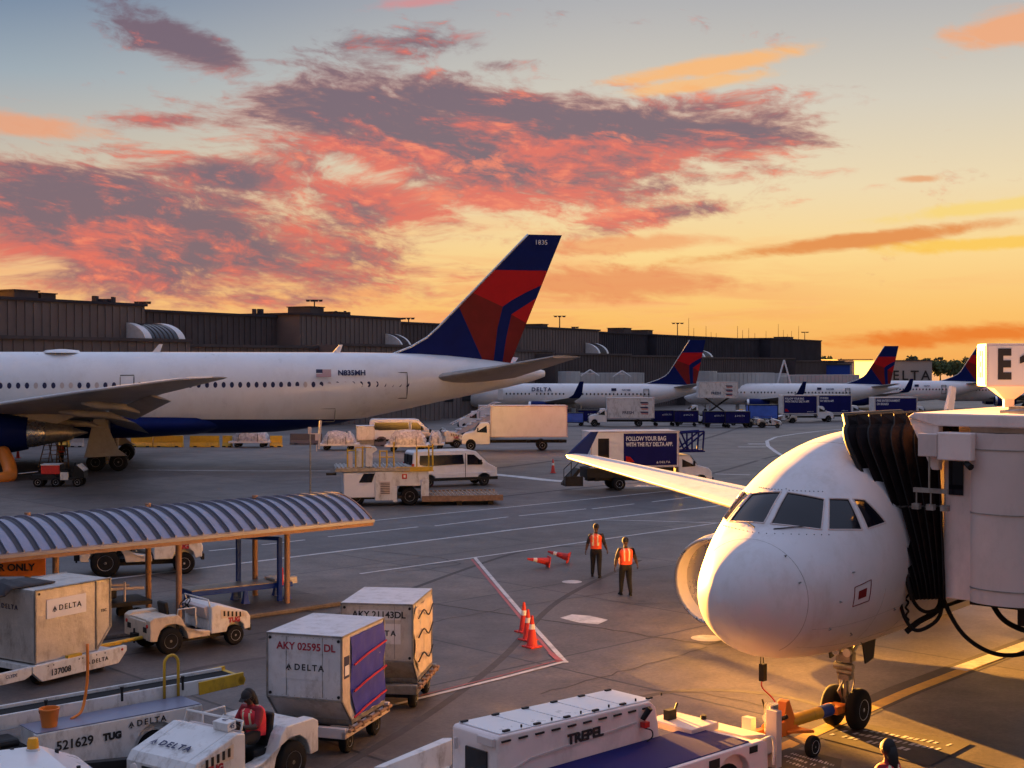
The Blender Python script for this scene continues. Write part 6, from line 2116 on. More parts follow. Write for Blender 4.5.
# open tray behind the cab
mb = MB()
mb.prism([(-4.6, .4), (-4.6, .78), (-6.0, .55), (-6.05, .35)], 1.1, 1.2); mb.prism([(-4.6, .4), (-4.6, .78), (-6.0, .55), (-6.05, .35)], -.3, -.2)
mb.prism([(-3.9, 1.95), (-4.0, 1.85), (-5.6, 1.45), (-5.7, 1.55), (-4.0, 2.05)], .75, 1.22, axis='z'); mb.prism([(-4.56, .5), (-5.7, .5), (-5.65, 1.5), (-3.95, 1.95), (-4.56, 1.2)], .72, .78, axis='z'); mb.span(-5.7, -5.6, .5, 1.5, .75, 1.1)
mb.span(-6.05, -4.6, -.2, 1.1, .35, .42); mb.prism([(-6.05, .35), (-6.0, .55), (-5.94, .55), (-5.98, .35)], -.2, 1.1); mb.build('rear_tray', 'vehicle_white', tr, bevel=.01)
mb = MB(); mb.cyl((-4.75, -.1, .42), (-4.75, -.1, .8), .07, .06, 10); mb.build('fuel_cap', 'safety_red', tr)

# ============================================================ people
pj = standing(stride=.14)
p = G(596, 577)
person('worker in orange vest and dark trousers, left of the pair standing on the apron', p, R(80), standing(stride=.13, arms=((-.02, .28, 1.12), (.0, .34, .88), (-.03, -.29, 1.12), (.08, -.36, .9))), 'trousers', 'workers walking across the apron')
p = G(625.5, 595)
person('worker in yellow-striped orange vest, right of the pair, nearer the white nose', p, R(100), standing(stride=.1, bulk=1.06, arms=((-.05, .3, 1.12), (-.02, .34, .88), (.02, -.31, 1.14), (.1, -.4, .92))), 'trousers', 'workers walking across the apron')
p = H(888, 744, 1.72)
person('worker at the bottom edge below the nose wheel, only head and red vest visible', (p.x, p.y, 0), R(130), standing(), 'trousers', vest='vest_red', sleeve='shirt_red', cap=None, long_hair=True)

# ============================================================ cones
cone('upright red cone, front one of the three on the white line', G(532, 647), .7, 'red cones on the white stand line', h=.8)
cone('upright red cone, middle of the three on the white line', G(528, 640), .7, 'red cones on the white stand line', h=.8)
cone('upright red cone, rear one of the three on the white line', G(524, 632), .7, 'red cones on the white stand line', h=.8)
c = cone('fallen red cone lying left, tip pointing left', G(549, 567) + Vector((0, 0, .19)), 0, 'fallen red cones', h=.8); c.rotation_euler = (0, -PI / 2 + .16, R(15))
c = cone('fallen red cone lying right, beside the two workers, tip pointing up left', G(569, 563) + Vector((0, 0, .19)), 0, 'fallen red cones', h=.8); c.rotation_euler = (.1, -PI / 2 + .25, R(-20))
cone('small lone red cone far out between white box truck and catering truck', G(553, 473), 0, None, h=.9)
cone('small dark red cone under the big jet, left of the step ladders', G(18, 458), 0, None, h=.9)

# ============================================================ middle distance
van_rz = heading((437, 488), (486, 483))
q = (G(446, 488) + G(484, 480)) / 2
car('white passenger van with long dark side windows, behind the flat loader', (P(450, 384, 78).x, 78.6, 0), R(22), van=True, s=.87)
# catering truck behind the wing
ct = box_truck('catering truck with a dark advertising panel on its raised box, behind the near wing', (P(675, 384, 77).x, 77.0, 0), R(11), L=6.2, s=.84, adf=.66, boxz=(1.55, 3.95), ad=['FOLLOW YOUR BAG', 'WITH THE FLY DELTA APP.'] and [('FOLLOW YOUR BAG', .4), ('WITH THE FLY DELTA APP.', .365)], boxm='vehicle_white_clean')
mb = MB(); mb.span(-5.7, -4.95, -1.235, -1.2, 1.7, 3.5); mb.build('side_opening', 'glass_dark', ct)
mb = MB(); mb.prism([(-7.9, .35), (-7.9, .5), (-7.0, 1.5), (-6.9, 1.5), (-6.9, 1.3), (-7.6, .35)], -1.1, .2); mb.build('rear_steps', 'dark_steel', ct)
mb = MB(); mb.tube([(-8.0, -1.1, .4), (-8.0, -1.1, 1.5), (-7.0, -1.1, 2.4), (-6.7, -1.1, 2.4)], .03, 5); mb.tube([(-8.0, -1.1, .9), (-7.0, -1.1, 1.9)], .03, 5); mb.cyl((-7.5, -1.1, .5), (-7.5, -1.1, 1.9), .03); mb.span(-7.9, -6.7, -1.15, -1.05, .35, 1.0); mb.build('step_rail', 'dark_steel', ct)
mb = MB()
for a, b in (((.0, 2.6), (1.6, 2.6)), ((.0, 3.8), (1.7, 3.9)), ((1.6, 2.6), (1.7, 3.9)), ((0.1, 2.6), (1.65, 3.8)), ((.1, 3.8), (.6, 2.7)), ((.85, 2.6), (.85, 3.85))): 
    for sy in (-1, 0): mb.cyl((a[0], sy * 1.1, a[1]), (b[0], sy * 1.1, b[1]), .06)
mb.span(.0, 1.75, -1.15, 1.0, 2.5, 2.6); mb.build('front_platform', 'ad_navy', ct)
mb = MB(); mb.span(-6.4, -.4, -1.0, 1.0, .85, 1.5); mb.build('lower_box', 'dark_steel', ct)

# white box truck facing left
q = P(567, 384, 110)
box_truck('plain white box truck facing left, under the tail cone of the big jet', (P(489, 384, 113).x, 113.6, zg(113)), R(182), L=6.5, boxz=(1.15, 3.75), boxm='vehicle_white_clean')
# striped box truck further out
box_truck('far white box truck with dark stripe emblems, facing left before the first mid-size jet', (P(606, 384, 176).x, 176, zg(176)), R(180), L=6.2, boxz=(1.1, 3.7), logos=True)
# raised catering truck at the tail of the first mid-size jet
box_truck('catering truck with its striped box lifted high, at the tail of the first mid-size jet', (P(697, 384, 205).x, 205, zg(205)), R(180), L=6.0, boxz=(1.1, 3.5), lift=2.3, logos=True, catering=True)
# row of three billboard trucks at the right
box_truck('billboard truck with navy advert side, leftmost of the three under the second mid-size jet', (P(816, 384, 196).x, 196, zg(196)), R(4), L=5.2, boxz=(1.2, 3.9), ad=[('FOLLOW YOUR BAG', .4), ('WITH THE FLY DELTA APP.', .4)], s=1.0)
box_truck('billboard truck with navy advert side, middle of the three', (P(850, 384, 202).x, 202, zg(202)), R(4), L=5.2, boxz=(1.2, 3.9), ad=[('IT IS FUN', .4), ('FLY DELTA APP.', .4)], s=1.0)
box_truck('billboard truck with navy entertainment advert, rightmost of the three, left of the bridge cab', (P(915, 384, 196).x, 196, zg(196)), R(4), L=6.4, boxz=(1.0, 3.6), ad=[('FREE ENTERTAINMENT', .45), ('ON BOARD', .45)], s=1.0)

# small vehicles in the far row: (px, py base, D, rz, kind, label)
tug0 = tug('little white tug in front of the far row, right of the dark carts, nose right', (P(754, 384, 172).x, 172, zg(172)), R(15), 'little white tugs in the far row')
dup(tug0, 'little white tug rightmost beside the dark carts, under the blue advert cart', (P(769, 384, 170).x, 170, zg(170)), R(-12))
dup(tug0, 'little white tug in front of the leftmost billboard truck', (P(786, 384, 190).x, 190, zg(190)), R(182))
dup(tug0, 'little white tug left of the plain white box truck, facing it', (P(439, 384, 118).x, 118, zg(118)), R(12), scale=(1.3, 1.3, 1.3))
tg = dup(tug0, 'tug seen between the canopy posts, only its wheels and lower body below the roof', (P(140, 384, 46.5).x, 46.2, 0), R(18), scale=(1.35, 1.35, 1.35)); del tg['group']
BC = 'dark baggage carts in the far row'
bc = bag_cart('dark baggage cart right behind the striped box truck', (P(664, 384, 178).x, 178, zg(178)), R(3), BC)
dup(bc, 'dark navy baggage cart directly below the first mid-size jet tail', (P(686, 384, 176).x, 176, zg(176)), R(-4))
dup(bc, 'dark baggage cart left of the little white tugs, first of two', (P(716, 384, 172).x, 172, zg(172)), R(2))
dup(bc, 'dark baggage cart left of the little white tugs, second of two, touching them', (P(737, 384, 171).x, 171, zg(171)), R(-3))
dup(bc, 'dark baggage cart between white box truck and striped truck, beside the small blue advert', (P(590, 384, 180).x, 180, zg(180)), R(0))
dup(bc, 'dark baggage cart beyond the left end of the first mid-size jet, behind the tailplane tip', (P(607 - 50, 384, 186).x, 186, zg(186)), R(5))
bag_cart('cart with bright blue advert panel right of the white box truck', (P(573, 384, 178).x, 177.4, zg(178)), R(0), 'carts with bright blue adverts', ad=True, m='ad_blue', s=.85)
bag_cart('tall cart with bright blue advert panel under the second mid-size jet wing', (P(762, 384, 186).x, 186, zg(186)), R(0), 'carts with bright blue adverts', ad=True, m='ad_blue', s=1.3)
PK = 'white pickups among the far carts'
pk = car('white pickup behind the navy cart, below the first mid-size jet tail', (P(690, 384, 184).x, 184, zg(184)), R(10), PK)
dup(pk, 'white pickup behind the pair of dark carts', (P(722, 384, 180).x, 180.5, zg(180)), R(170))
dup(pk, 'white pickup left of the middle billboard truck cab', (P(741, 384, 192).x, 192, zg(192)), R(8))
dup(pk, 'low white pickup beyond the tail cone of the big jet, far left of the row', (P(540, 384, 190).x, 191, zg(190)), R(0))
# pale bus behind the truck cab
b = box_truck('white and blue bus-like truck far behind the cab of the plain white box truck', (P(478, 384, 160).x, 160, zg(160)), R(185), L=5, boxz=(1.0, 3.0), boxm='vehicle_white_clean')
# passenger stairs
q = P(474, 384, 140)
st = thing('passenger_stairs', 'grey mobile boarding stairs behind the cab of the plain white box truck', 'stairs', (q.x, 140, zg(140)), R(10))
mb = MB(); mb.prism([(-2.4, .4), (2.0, 2.6), (2.6, 2.6), (2.6, 2.3), (-2.0, .2)], -.9, .9)
for k in range(9): mb.box(-2.2 + k * .5, 0, .62 + k * .25, .28, 1.7, .06)
mb.build('stair_flight', 'bridge_grey', st)
mb = MB()
for s in (-1, 1): mb.cyl((-2.4, s * .9, 1.4), (2.2, s * .9, 3.6), .05); mb.cyl((2.2, s * .9, 3.6), (2.7, s * .9, 3.6), .05)
mb.build('handrail', 'trim_white', st)
mb = MB(); mb.span(-2.2, 2.6, -.7, .7, .35, .55); mb.cyl((2.2, .6, .5), (2.2, .6, 2.4), .06); mb.cyl((2.2, -.6, .5), (2.2, -.6, 2.4), .06); mb.build('chassis', 'dark_steel', st)
for x in (-1.8, 2.0):
    for s in (-1, 1): wheel(st, x, s * .75, .3, .2, side=s)


# yellow jersey barriers under the big jet
def barrier(label, px0, px1, D, m='yellow_paint', group='concrete barriers beyond the big jet'):
    a, b = P(px0, 384, D), P(px1, 384, D)
    o = thing('jersey_barrier', label, 'barrier', ((a.x + b.x) / 2, D, zg(D)), 0, group)
    L_ = b.x - a.x
    mb = MB(); mb.prism([(-.32, 0), (-.32, .12), (-.16, .4), (-.1, 1.0), (.1, 1.0), (.16, .4), (.32, .12), (.32, 0)], -L_ / 2, L_ / 2, axis='x'); mb.build('block', m, o, bevel=.02)
    mb = MB()
    for s in (-1, 1): mb.box(s * L_ * .3, -.3, .06, .3, .1, .1)
    mb.build('fork_slots', 'dark_steel', o)


for lb, a, b, m_ in [('yellow barrier behind the step ladders, leftmost', 59, 69, 'yellow_paint'), ('pale concrete barrier between the leftmost yellow barrier and the big landing gear', 71, 83, 'stone_light'),
                     ('yellow barrier touching the right side of the big landing gear', 131, 152.5, 'yellow_paint'), ('long yellow barrier, second right of the big landing gear', 153.5, 183, 'yellow_paint'),
                     ('ochre barrier, third right of the big landing gear', 190, 219, 'yellow_paint'), ('short yellow barrier left of the wrapped cargo', 222.5, 232, 'yellow_paint'), ('short yellow barrier right of the wrapped cargo', 270, 282, 'yellow_paint')]:
    barrier(lb, a, b, 119, m_)
barrier('dark barrier behind the sensor pole, left one', 290, 322, 124, 'building_brown')
barrier('dark barrier between two wrapped cargo loads', 368, 386, 121, 'building_brown')


def wrapped(label, px0, px1, D, h, seed, m='wrap_plastic'):
    a, b = P(px0, 384, D), P(px1, 384, D)
    o = thing('wrapped_cargo', label, 'cargo pallet', ((a.x + b.x) / 2, D, zg(D)), 0, 'plastic-wrapped cargo loads on dollies')
    L_ = b.x - a.x; rnd = random.Random(seed)
    mb = MB(); mb.span(-L_ / 2 - .2, L_ / 2 + .2, -1.1, 1.1, .4, .55); mb.build('dolly_deck', 'trim_white', o)
    for x in (-L_ * .35, L_ * .35):
        for s in (-1, 1): wheel(o, x, s * .8, .22, .15, side=s)
    mb = MB(); rs = []
    for j in range(7):
        z = .55 + h * j / 6; sh = 1 - .35 * (j / 6.0) ** 2
        rs.append([(L_ / 2 * sh * math.copysign(abs(math.cos(t_)) ** .5, math.cos(t_)) * rnd.uniform(.9, 1.04), 1.05 * sh * math.copysign(abs(math.sin(t_)) ** .5, math.sin(t_)), z * (1 + .08 * math.sin(t_ * 3 + seed) * (j / 6.0))) for t_ in [2 * PI * i / 24 for i in range(24)]])
    mb.rings(rs); mb.build('wrapped_load', m, o)
    mb = MB(); mb.tube([(-L_ * .3, -1.12, .5), (-L_ * .28, -1.05, .5 + h * .6), (-L_ * .25, 0, .6 + h), (-L_ * .28, 1.0, .5)], .03, 4); mb.tube([(L_ * .25, -1.12, .5), (L_ * .24, -1.05, .5 + h * .6), (L_ * .22, 0, .6 + h), (L_ * .25, 1.0, .5)], .03, 4); mb.build('net_strap', 'dark_steel', o)


wrapped('lumpy wrapped load left of the short yellow barrier, under the blue belly', 233, 269, 119, 1.0, 1)
wrapped('lumpy pale wrapped load right of the sensor pole', 322, 356, 114, .95, 2)
wrapped('broad silvery wrapped load, right of the pale metal container', 388, 427, 112, 1.1, 3)
car('white and teal van behind the broad silvery wrapped load', (P(402, 384, 122).x, 122, zg(122)), R(5), van=True, s=1.0)
o = uld('plain pale metal container standing behind the pale wrapped load', (P(365, 384, 117).x, 117, zg(117) + .3), R(8), None, m='aluminium_light', mark=False); o.scale = (1.0,) * 3
wrapped('small wrapped load between the broad silvery load and the little tug', 429, 442, 115, .9, 5)

# two step ladders under the engine, a worker near them
def ladder(label, px, D, h, rz):
    q = P(px, 384, D)
    o = thing('step_ladder', label, 'ladder', (q.x, D, 0), R(rz), 'step ladders under the big jet engine')
    mb = MB()
    for s in (-1, 1):
        mb.cyl((s * .4, -.75, 0), (s * .26, 0, h), .035); mb.cyl((s * .4, .75, 0), (s * .26, 0, h), .035)
    k = .3
    while k < h - .1:
        f = k / h; mb.box(0, -.75 * (1 - f), k, .8 - .28 * f, .1, .04); mb.cyl((-.4 + .14 * f, .75 * (1 - f), k), (.4 - .14 * f, .75 * (1 - f), k), .018); k += .3
    mb.build('frame', 'rust_steel', o)
    mb = MB(); mb.span(-.28, .28, -.16, .16, h - .02, h + .06); mb.build('top_cap', 'yellow_paint', o)


ladder('left one of the two step ladders under the big engine', 50, 92, 2.3, 60)
ladder('right one of the two step ladders, beside the big landing gear', 62, 92, 2.5, 20)
q = P(62, 384, 93.4)
person('worker in an orange vest behind the right step ladder, under the big engine', (q.x, 93.2, 0), R(-100), standing(), 'trousers')

# orange air hose at the left edge
hs = MB(); hs.tube(curve([P(3, 452, 84), P(7, 460, 83), P(10, 470, 82), P(8, 477, 81.5), P(-8, 480, 81), P(-40, 476, 82)], 6), .42, 12)
o = hs.build('air_hose', 'orange_paint', None, smooth=True); tag(o, 'thick orange air hose curling down at the left edge under the big engine', 'hose')
for v in o.data.vertices: v.co.z = max(v.co.z, .0)

# small red utility cart
q = G(57, 487)
uc = thing('utility_cart', 'small dark utility cart carrying a red box, under the big jet engine', 'cart', (q.x, q.y + .5, 0), R(6))
mb = MB(); mb.span(-1.5, 1.25, -.6, .6, .42, .56); mb.span(-1.45, -.1, -.6, .6, .56, .72); mb.build('chassis', 'dark_steel', uc, bevel=.01)
mb = MB(); mb.span(-.95, .1, -.5, .5, .74, 1.25); mb.build('red_box', 'safety_red', uc, bevel=.03)
mb = MB(); mb.span(-.97, .12, -.52, .52, 1.25, 1.31); mb.build('box_lid', 'trim_white', uc)
mb = MB(); mb.span(.15, .6, -.62, -.4, .4, .85); mb.build('side_panel', 'vehicle_white', uc, bevel=.02)
mb = MB(); mb.prism([(.75, .5), (.85, 1.2), (1.05, 1.25), (1.45, .9), (1.5, .5)], -.55, .55); mb.build('front_cowl', 'black_plastic', uc, bevel=.03)
mb = MB(); mb.prism([(1.05, 1.26), (1.15, 1.3), (1.5, .95), (1.45, .88)], -.5, .5); mb.build('windscreen', 'vehicle_white_clean', uc)
mb = MB(); mb.box(.35, 0, .9, .4, 1.0, .14); mb.box(.14, 0, 1.1, .1, 1.0, .4); mb.build('seat', 'black_plastic', uc, bevel=.03)
mb = MB(); mb.cyl((.7, .2, 1.0), (.85, .2, 1.25), .02); mb.tube([(.8 + .1 * math.cos(k * .6) * .5, .2 + .16 * math.sin(k * .6), 1.25 + .1 * math.cos(k * .6)) for k in range(12)], .018, 5); mb.build('steering_wheel', 'black_plastic', uc)
mb = MB(); mb.box(-1.8, .1, .8, 1.1, .05, .04, ry=-.1); mb.build('loose_pole', 'trim_white', uc)
for x in (-1.1, .25 - .35, 1.1):
    for s in (-1, 1): wheel(uc, x, s * .52, .28, .18, side=s, rim='cone_white')

# sensor pole
q = G(315, 492)
q = P(310, 384, 62)
pl = thing('sensor_pole', 'thin grey pole with small instruments, standing behind the canopy end', 'pole', (q.x, 62, 0), 0)
mb = MB(); mb.cyl((0, 0, 0), (0, 0, 4.1), .045, .035, 10); mb.build('pole', 'dull_metal', pl)
mb = MB(); mb.box(0, 0, .05, .4, .4, .1); mb.build('base', 'dull_metal', pl)
mb = MB(); mb.box(-.02, 0, 4.05, .14, .14, .3); mb.box(.16, 0, 3.9, .4, .04, .04); mb.cyl((.4, 0, 3.2), (.48, 0, 4.5), .045, .06, 8); mb.box(.34, 0, 3.75, .2, .12, .3); mb.cyl((.3, 0, 3.4), (.3, 0, 3.1), .03); mb.build('instrument', 'bridge_grey', pl)

# flat cargo loader with its control stand
q0, q1 = G(352, 503), G(425, 506)
ld = thing('cargo_loader', 'white cargo loader with yellow rails and upright control stand, left of the passenger van', 'cargo loader', (P(383, 384, 68).x, 68.6, 0), R(9))
mb = MB(); mb.span(-2.1, -.55, -1.35, 1.3, .45, 1.7); mb.build('front_body', 'vehicle_white_clean', ld, bevel=.03)
mb = MB(); mb.span(-.5, 2.15, -1.3, 1.3, 1.0, 1.72); mb.span(-.55, .35, -1.4, -1.2, .3, 1.72); mb.span(1.75, 2.15, -1.4, -1.2, .25, 1.3); mb.span(.35, .55, -1.36, -1.2, .2, 1.0); mb.build('body', 'vehicle_white', ld, bevel=.02)
mb = MB(); mb.prism([(-1.35, 1.2), (-.7, 1.2), (-.55, 1.65), (-1.1, 1.65)], -1.37, -1.35); mb.build('windscreen', 'glass_dark', ld)
mb = MB(); mb.span(-.3, .2, -1.42, -1.4, .6, 1.25); mb.build('vent_grille', 'bridge_grey', ld)
mb = MB()
for k in range(7): mb.span(-.28, .18, -1.435, -1.42, .64 + k * .085, .67 + k * .085)
mb.build('vent_slats', 'dark_steel', ld)
mb = MB(); mb.span(.8, 1.05, -1.32, -1.3, 1.35, 1.6); mb.build('red_badge', 'tail_lens', ld)
mb = MB(); mb.span(.88, .98, -1.33, -1.32, 1.42, 1.54); mb.build('badge_mark', 'white_sticker', ld)
mb = MB(); mb.span(-2.5, 1.2, -1.4, 1.4, 1.75, 1.92)
for k in range(18): mb.cyl((-2.4 + k * .2, -1.3, 1.95), (-2.4 + k * .2, 1.3, 1.95), .05, .05, 6)
mb.build('roller_deck', 'dull_metal', ld)
mb = MB(); mb.box(-2.7, -.9, 1.62, .5, .4, .12); mb.build('front_bumper', 'dark_steel', ld)
mb = MB(); mb.span(.5, 2.35, -1.38, -1.2, 1.75, 1.95); mb.span(.9, 2.4, -1.38, 1.3, 1.72, 1.76); mb.build('yellow_rail', 'yellow_paint', ld)
mb = MB(); mb.span(-1.45, -1.2, -1.2, -.6, 1.95, 2.8); mb.prism([(-1.0, 1.95), (-1.0, 3.0), (-.5, 2.95), (-.4, 2.8), (-.65, 2.65), (-.65, 1.95)], -1.1, -.5); mb.build('control_stand', 'vehicle_white', ld, bevel=.02)
mb = MB(); mb.span(-1.85, -1.65, -1.25, -1.05, 1.95, 2.7); mb.span(-1.55, -.7, -.8, -.72, 2.75, 3.05); mb.build('console', 'bridge_grey', ld)
for lo_, hi_ in ((-3, 1), (1, 3)):
    mb = MB()
    for x0, z0, z1 in ((-1.5, 1.95, 2.95), (-.3, 1.95, 2.8), (.4, 1.95, 3.2), (.05, 1.95, 2.8), (-1.15, 1.95, 3.0), (-1.9, 1.95, 2.9), (1.55, 1.95, 2.95), (2.35, 1.95, 3.1), (2.15, 1.95, 3.05)):
        if lo_ < x0 < hi_: mb.cyl((x0, -1.25, z0), (x0, -1.25, z1), .04)
    for x0, x1, z in ((-.35, .4, 2.45), (-.3, .05, 2.75), (1.55, 2.35, 2.95), (-1.9, -1.5, 2.8), (-1.5, -.7, 2.95)):
        if lo_ < x0 < hi_: mb.cyl((x0, -1.25, z), (x1, -1.25, z), .03)
    mb.build('guard_rail', 'yellow_paint', ld)
for x in (-1.5, 1.2):
    for s in (-1, 1): wheel(ld, x, s * 1.05, .46, .3, side=s, rim='dull_metal')
mb = MB(); mb.span(-2.2, 2.2, -1.2, 1.2, .35, .5); mb.build('chassis', 'dark_steel', ld)
rp_ = thing('pallet_platform', 'low tilted roller platform lying right of the cargo loader, below the passenger van', 'platform', (P(455, 384, 68).x, 69.2, 0), R(9))
mb = MB(); mb.span(-1.9, 2.1, -1.5, 1.5, .25, .42); mb.build('frame', 'rust_steel', rp_, bevel=.01)
mb = MB()
for k in range(18):
    for j in range(5): mb.lathe((-1.7 + k * .22, -1.2 + j * .6, .44), (0, 1, 0), [(0, .05), (.3, .05)], 6)
mb.build('rollers', 'dull_metal', rp_)
mb = MB(); mb.span(-1.9, 2.2, -1.6, -1.5, .22, .5); mb.span(-1.9, 2.2, 1.5, 1.6, .22, .5); mb.build('edge_beam', 'rust_steel', rp_)
mb = MB(); mb.box(0, -1.2, .12, .3, .2, .24); mb.box(1.6, -1.2, .12, .3, .2, .24); mb.box(1.6, 1.2, .12, .3, .2, .24); mb.box(-1.5, 1.2, .12, .3, .2, .24); mb.build('foot', 'dark_steel', rp_)

# ============================================================ the canopy
SA = R(42)
sh = thing('canopy_shelter', 'arched ribbed metal canopy on tan posts, across the left of the apron', 'shelter', (-4.4, 41.0, 0), SA)
# local: x along the ridge (negative to the left), y across (away from the camera)
EZ, RISE, SW, SL = 2.42, .64, 3.9, 17.0


def arch(y):
    t = y / SW
    return EZ + RISE * (1 - (2 * t - 1) ** 2) - .0


mb = MB(); n = 18
A_, B_ = [], []
k = 0; x = 0.0
seg = .42
rs = []
while x > -SL:
    for xx, lift in ((x, 0), (x - seg * .18, 0), (x - seg * .22, 0)):
        pass
    x -= seg
top = [[(xx, SW * j / n, arch(SW * j / n)) for j in range(n + 1)] for xx in (0.12, -SL)]
bot = [[(xx, SW * j / n, arch(SW * j / n) - .05) for j in range(n, -1, -1)] for xx in (0.12, -SL)]
mb.rings([top[0] + bot[0], top[1] + bot[1]])
roof = mb.build('roof', 'roof_sheet', sh, smooth='auto')
x = -.1; mb = MB()
while x > -SL:
    # a dark recess beside a raised standing seam
    for dx0, dx1, h, mi in ((0, .15, .012, 0),):
        r0 = [(x - dx0, SW * j / n, arch(SW * j / n) + h) for j in range(n + 1)]; r1 = [(x - dx1, SW * j / n, arch(SW * j / n) + h) for j in range(n + 1)]
        mb.rings([r0, r1], cap=False, closed=False)
    x -= seg
mb.build('roof_groove', 'roof_seam', roof)
x = -.1; mb = MB()
while x > -SL:
    pts = [(x, SW * j / n, arch(SW * j / n) + .03) for j in range(n + 1)]
    rs = [[Vector(p) + Vector((a, 0, b)) for a, b in ((-.02, -.03), (-.018, .03), (.018, .03), (.02, -.03))] for p in pts]
    mb.rings(rs)
    x -= seg
mb.build('standing_seam', 'roof_sheet', roof)
mb = MB(); mb.span(-SL, .15, -.1, .0, EZ - .2, EZ - .03); mb.span(-SL, .15, SW, SW + .1, EZ - .2, EZ + .02)
mb.build('eave_beam', 'post_tan', sh)
mb = MB(); mb.span(-SL, .17, -.14, -.1, EZ - .1, EZ - .01); mb.build('gutter', 'roof_sheet', sh)
mb = MB()
for j in range(n):
    p, q = (SW * j / n, arch(SW * j / n)), (SW * (j + 1) / n, arch(SW * (j + 1) / n))
    mb.faces([(.13, p[0], p[1] - .14), (.13, q[0], q[1] - .14), (.13, q[0], q[1] + .03), (.13, p[0], p[1] + .03), (.17, p[0], p[1] - .14), (.17, q[0], q[1] - .14), (.17, q[0], q[1] + .03), (.17, p[0], p[1] + .03)], [(0, 1, 2, 3), (4, 7, 6, 5), (3, 2, 6, 7), (0, 4, 5, 1)])
mb.build('end_trim', 'post_tan', sh)
for k in range(5):
    x = -2.63 - 3.5 * k
    for y in (.36, 2.15):
        mb = MB(); mb.cyl((x, y, 0), (x, y, EZ + (.0 if y < 1 else .75)), .085, .085, 12); mb.cyl((x, y, 0), (x, y, .05), .16, .16, 10); mb.build('post', 'post_tan', sh, smooth='auto')
    mb = MB(); mb.span(x - .05, x + .05, 0, SW, EZ - .12, EZ - .02); mb.build('cross_beam', 'post_tan', sh)
# kerb island the posts stand on
ki = MB(); ki.span(-17, -1.2, -.5, 3.2, 0, .13)
o = ki.build('kerb_island', 'apron', None, bevel=.03); o.location = (-4.4, 41.0, 0); o.rotation_euler = (0, 0, SA); tag(o, kind='structure')

# blue rack under the canopy end
q = H(265, 600, .5)
bs = thing('work_platform', 'blue steel platform with an upright portal frame, under the right end of the canopy', 'platform', (G(240, 606).x - .0, G(240, 606).y, 0), R(36))
mb = MB(); mb.span(-1.7, 1.5, -.45, .45, .5, .64); mb.build('beam_frame', 'blue_paint', bs, bevel=.01)
mb = MB(); mb.span(-1.68, 1.48, -.42, .42, .645, .67); mb.build('deck', 'dull_metal', bs)
mb = MB()
for x, y in ((-.05, -.48), (.0, .48 + .3)): pass
mb.span(.95, 1.07, -.62, -.5, 0, 2.0); mb.span(.15, .27, .5, .62, 0, 2.0); mb.cyl((1.0, -.56, 1.97), (.2, .56, 1.97), .06, .06, 6); mb.build('portal_frame', 'blue_paint', bs)
mb = MB()
for x in (-1.5, 0, 1.35):
    for y in (-.38, .38): mb.rings([[(x + a * w_, y + b * w_, z) for a, b in ((-1, -1), (1, -1), (1, 1), (-1, 1))] for z, w_ in ((0, .14), (.25, .07), (.5, .05))])
mb.build('foot', 'blue_paint', bs)
mb = MB(); mb.span(.98, 1.6, -.3, .4, .68, .74); mb.box(1.75, .1, .6, .25, .2, .2); mb.build('white_tray', 'trim_white', bs)
mb = MB(); mb.span(1.08, 1.12, -.6, -.52, .6, 1.1); mb.build('red_tag', 'strap_red', bs)

# orange sign under the canopy
q = H(18, 560, 1.95)
os_ = thing('notice_board', 'orange notice board with dark lettering, behind the left container under the canopy', 'sign', (P(16, 384, 35.5).x, 35.5, 0), R(6))
mb = MB(); mb.span(-1.3, .72, 0, .05, 1.55, 2.05); mb.build('board', 'orange_paint', os_)
text('OR ONLY', .26, 'ink_black', os_, (-.12, -.01, 1.78), (PI / 2, 0, 0), bold=.008)
mb = MB(); mb.span(-1.2, -1.12, .06, .12, 0, 2.05); mb.span(.55, .63, .06, .12, 0, 2.05); mb.build('leg', 'yellow_paint', os_)

# clutter behind the left container: a loaded flat cart
q = P(85, 384, 36.5)
fc = thing('flat_cart', 'low cart with pipes and folded gear, seen between the canopy posts behind the left container', 'cart', (q.x, 36.6, 0), R(35))
mb = MB(); mb.span(-1.6, 1.6, -.6, .6, .55, .66); mb.build('deck', 'dark_steel', fc)
mb = MB(); mb.cyl((-1.4, -.3, 1.1), (1.5, -.2, .95), .04); mb.cyl((-1.5, .2, 1.3), (1.2, .1, 1.0), .035); mb.cyl((-.8, -.4, .66), (-.8, -.4, 1.3), .03); mb.cyl((.9, -.4, .66), (.9, -.4, 1.2), .03); mb.build('pipes', 'bridge_grey', fc)
mb = MB(); mb.box(.3, .1, .85, .9, .6, .3, .2); mb.build('folded_gear', 'tarp_black', fc, bevel=.06)
for x in (-1.2, 1.2):
    for s in (-1, 1): wheel(fc, x, s * .5, .24, .15, side=s)

# ============================================================ near left: container trains, tugs, belt loader
q = H(40, 655, .58)
tr1 = H(35, 655, .55)
A1 = R(50)   # direction of the left train
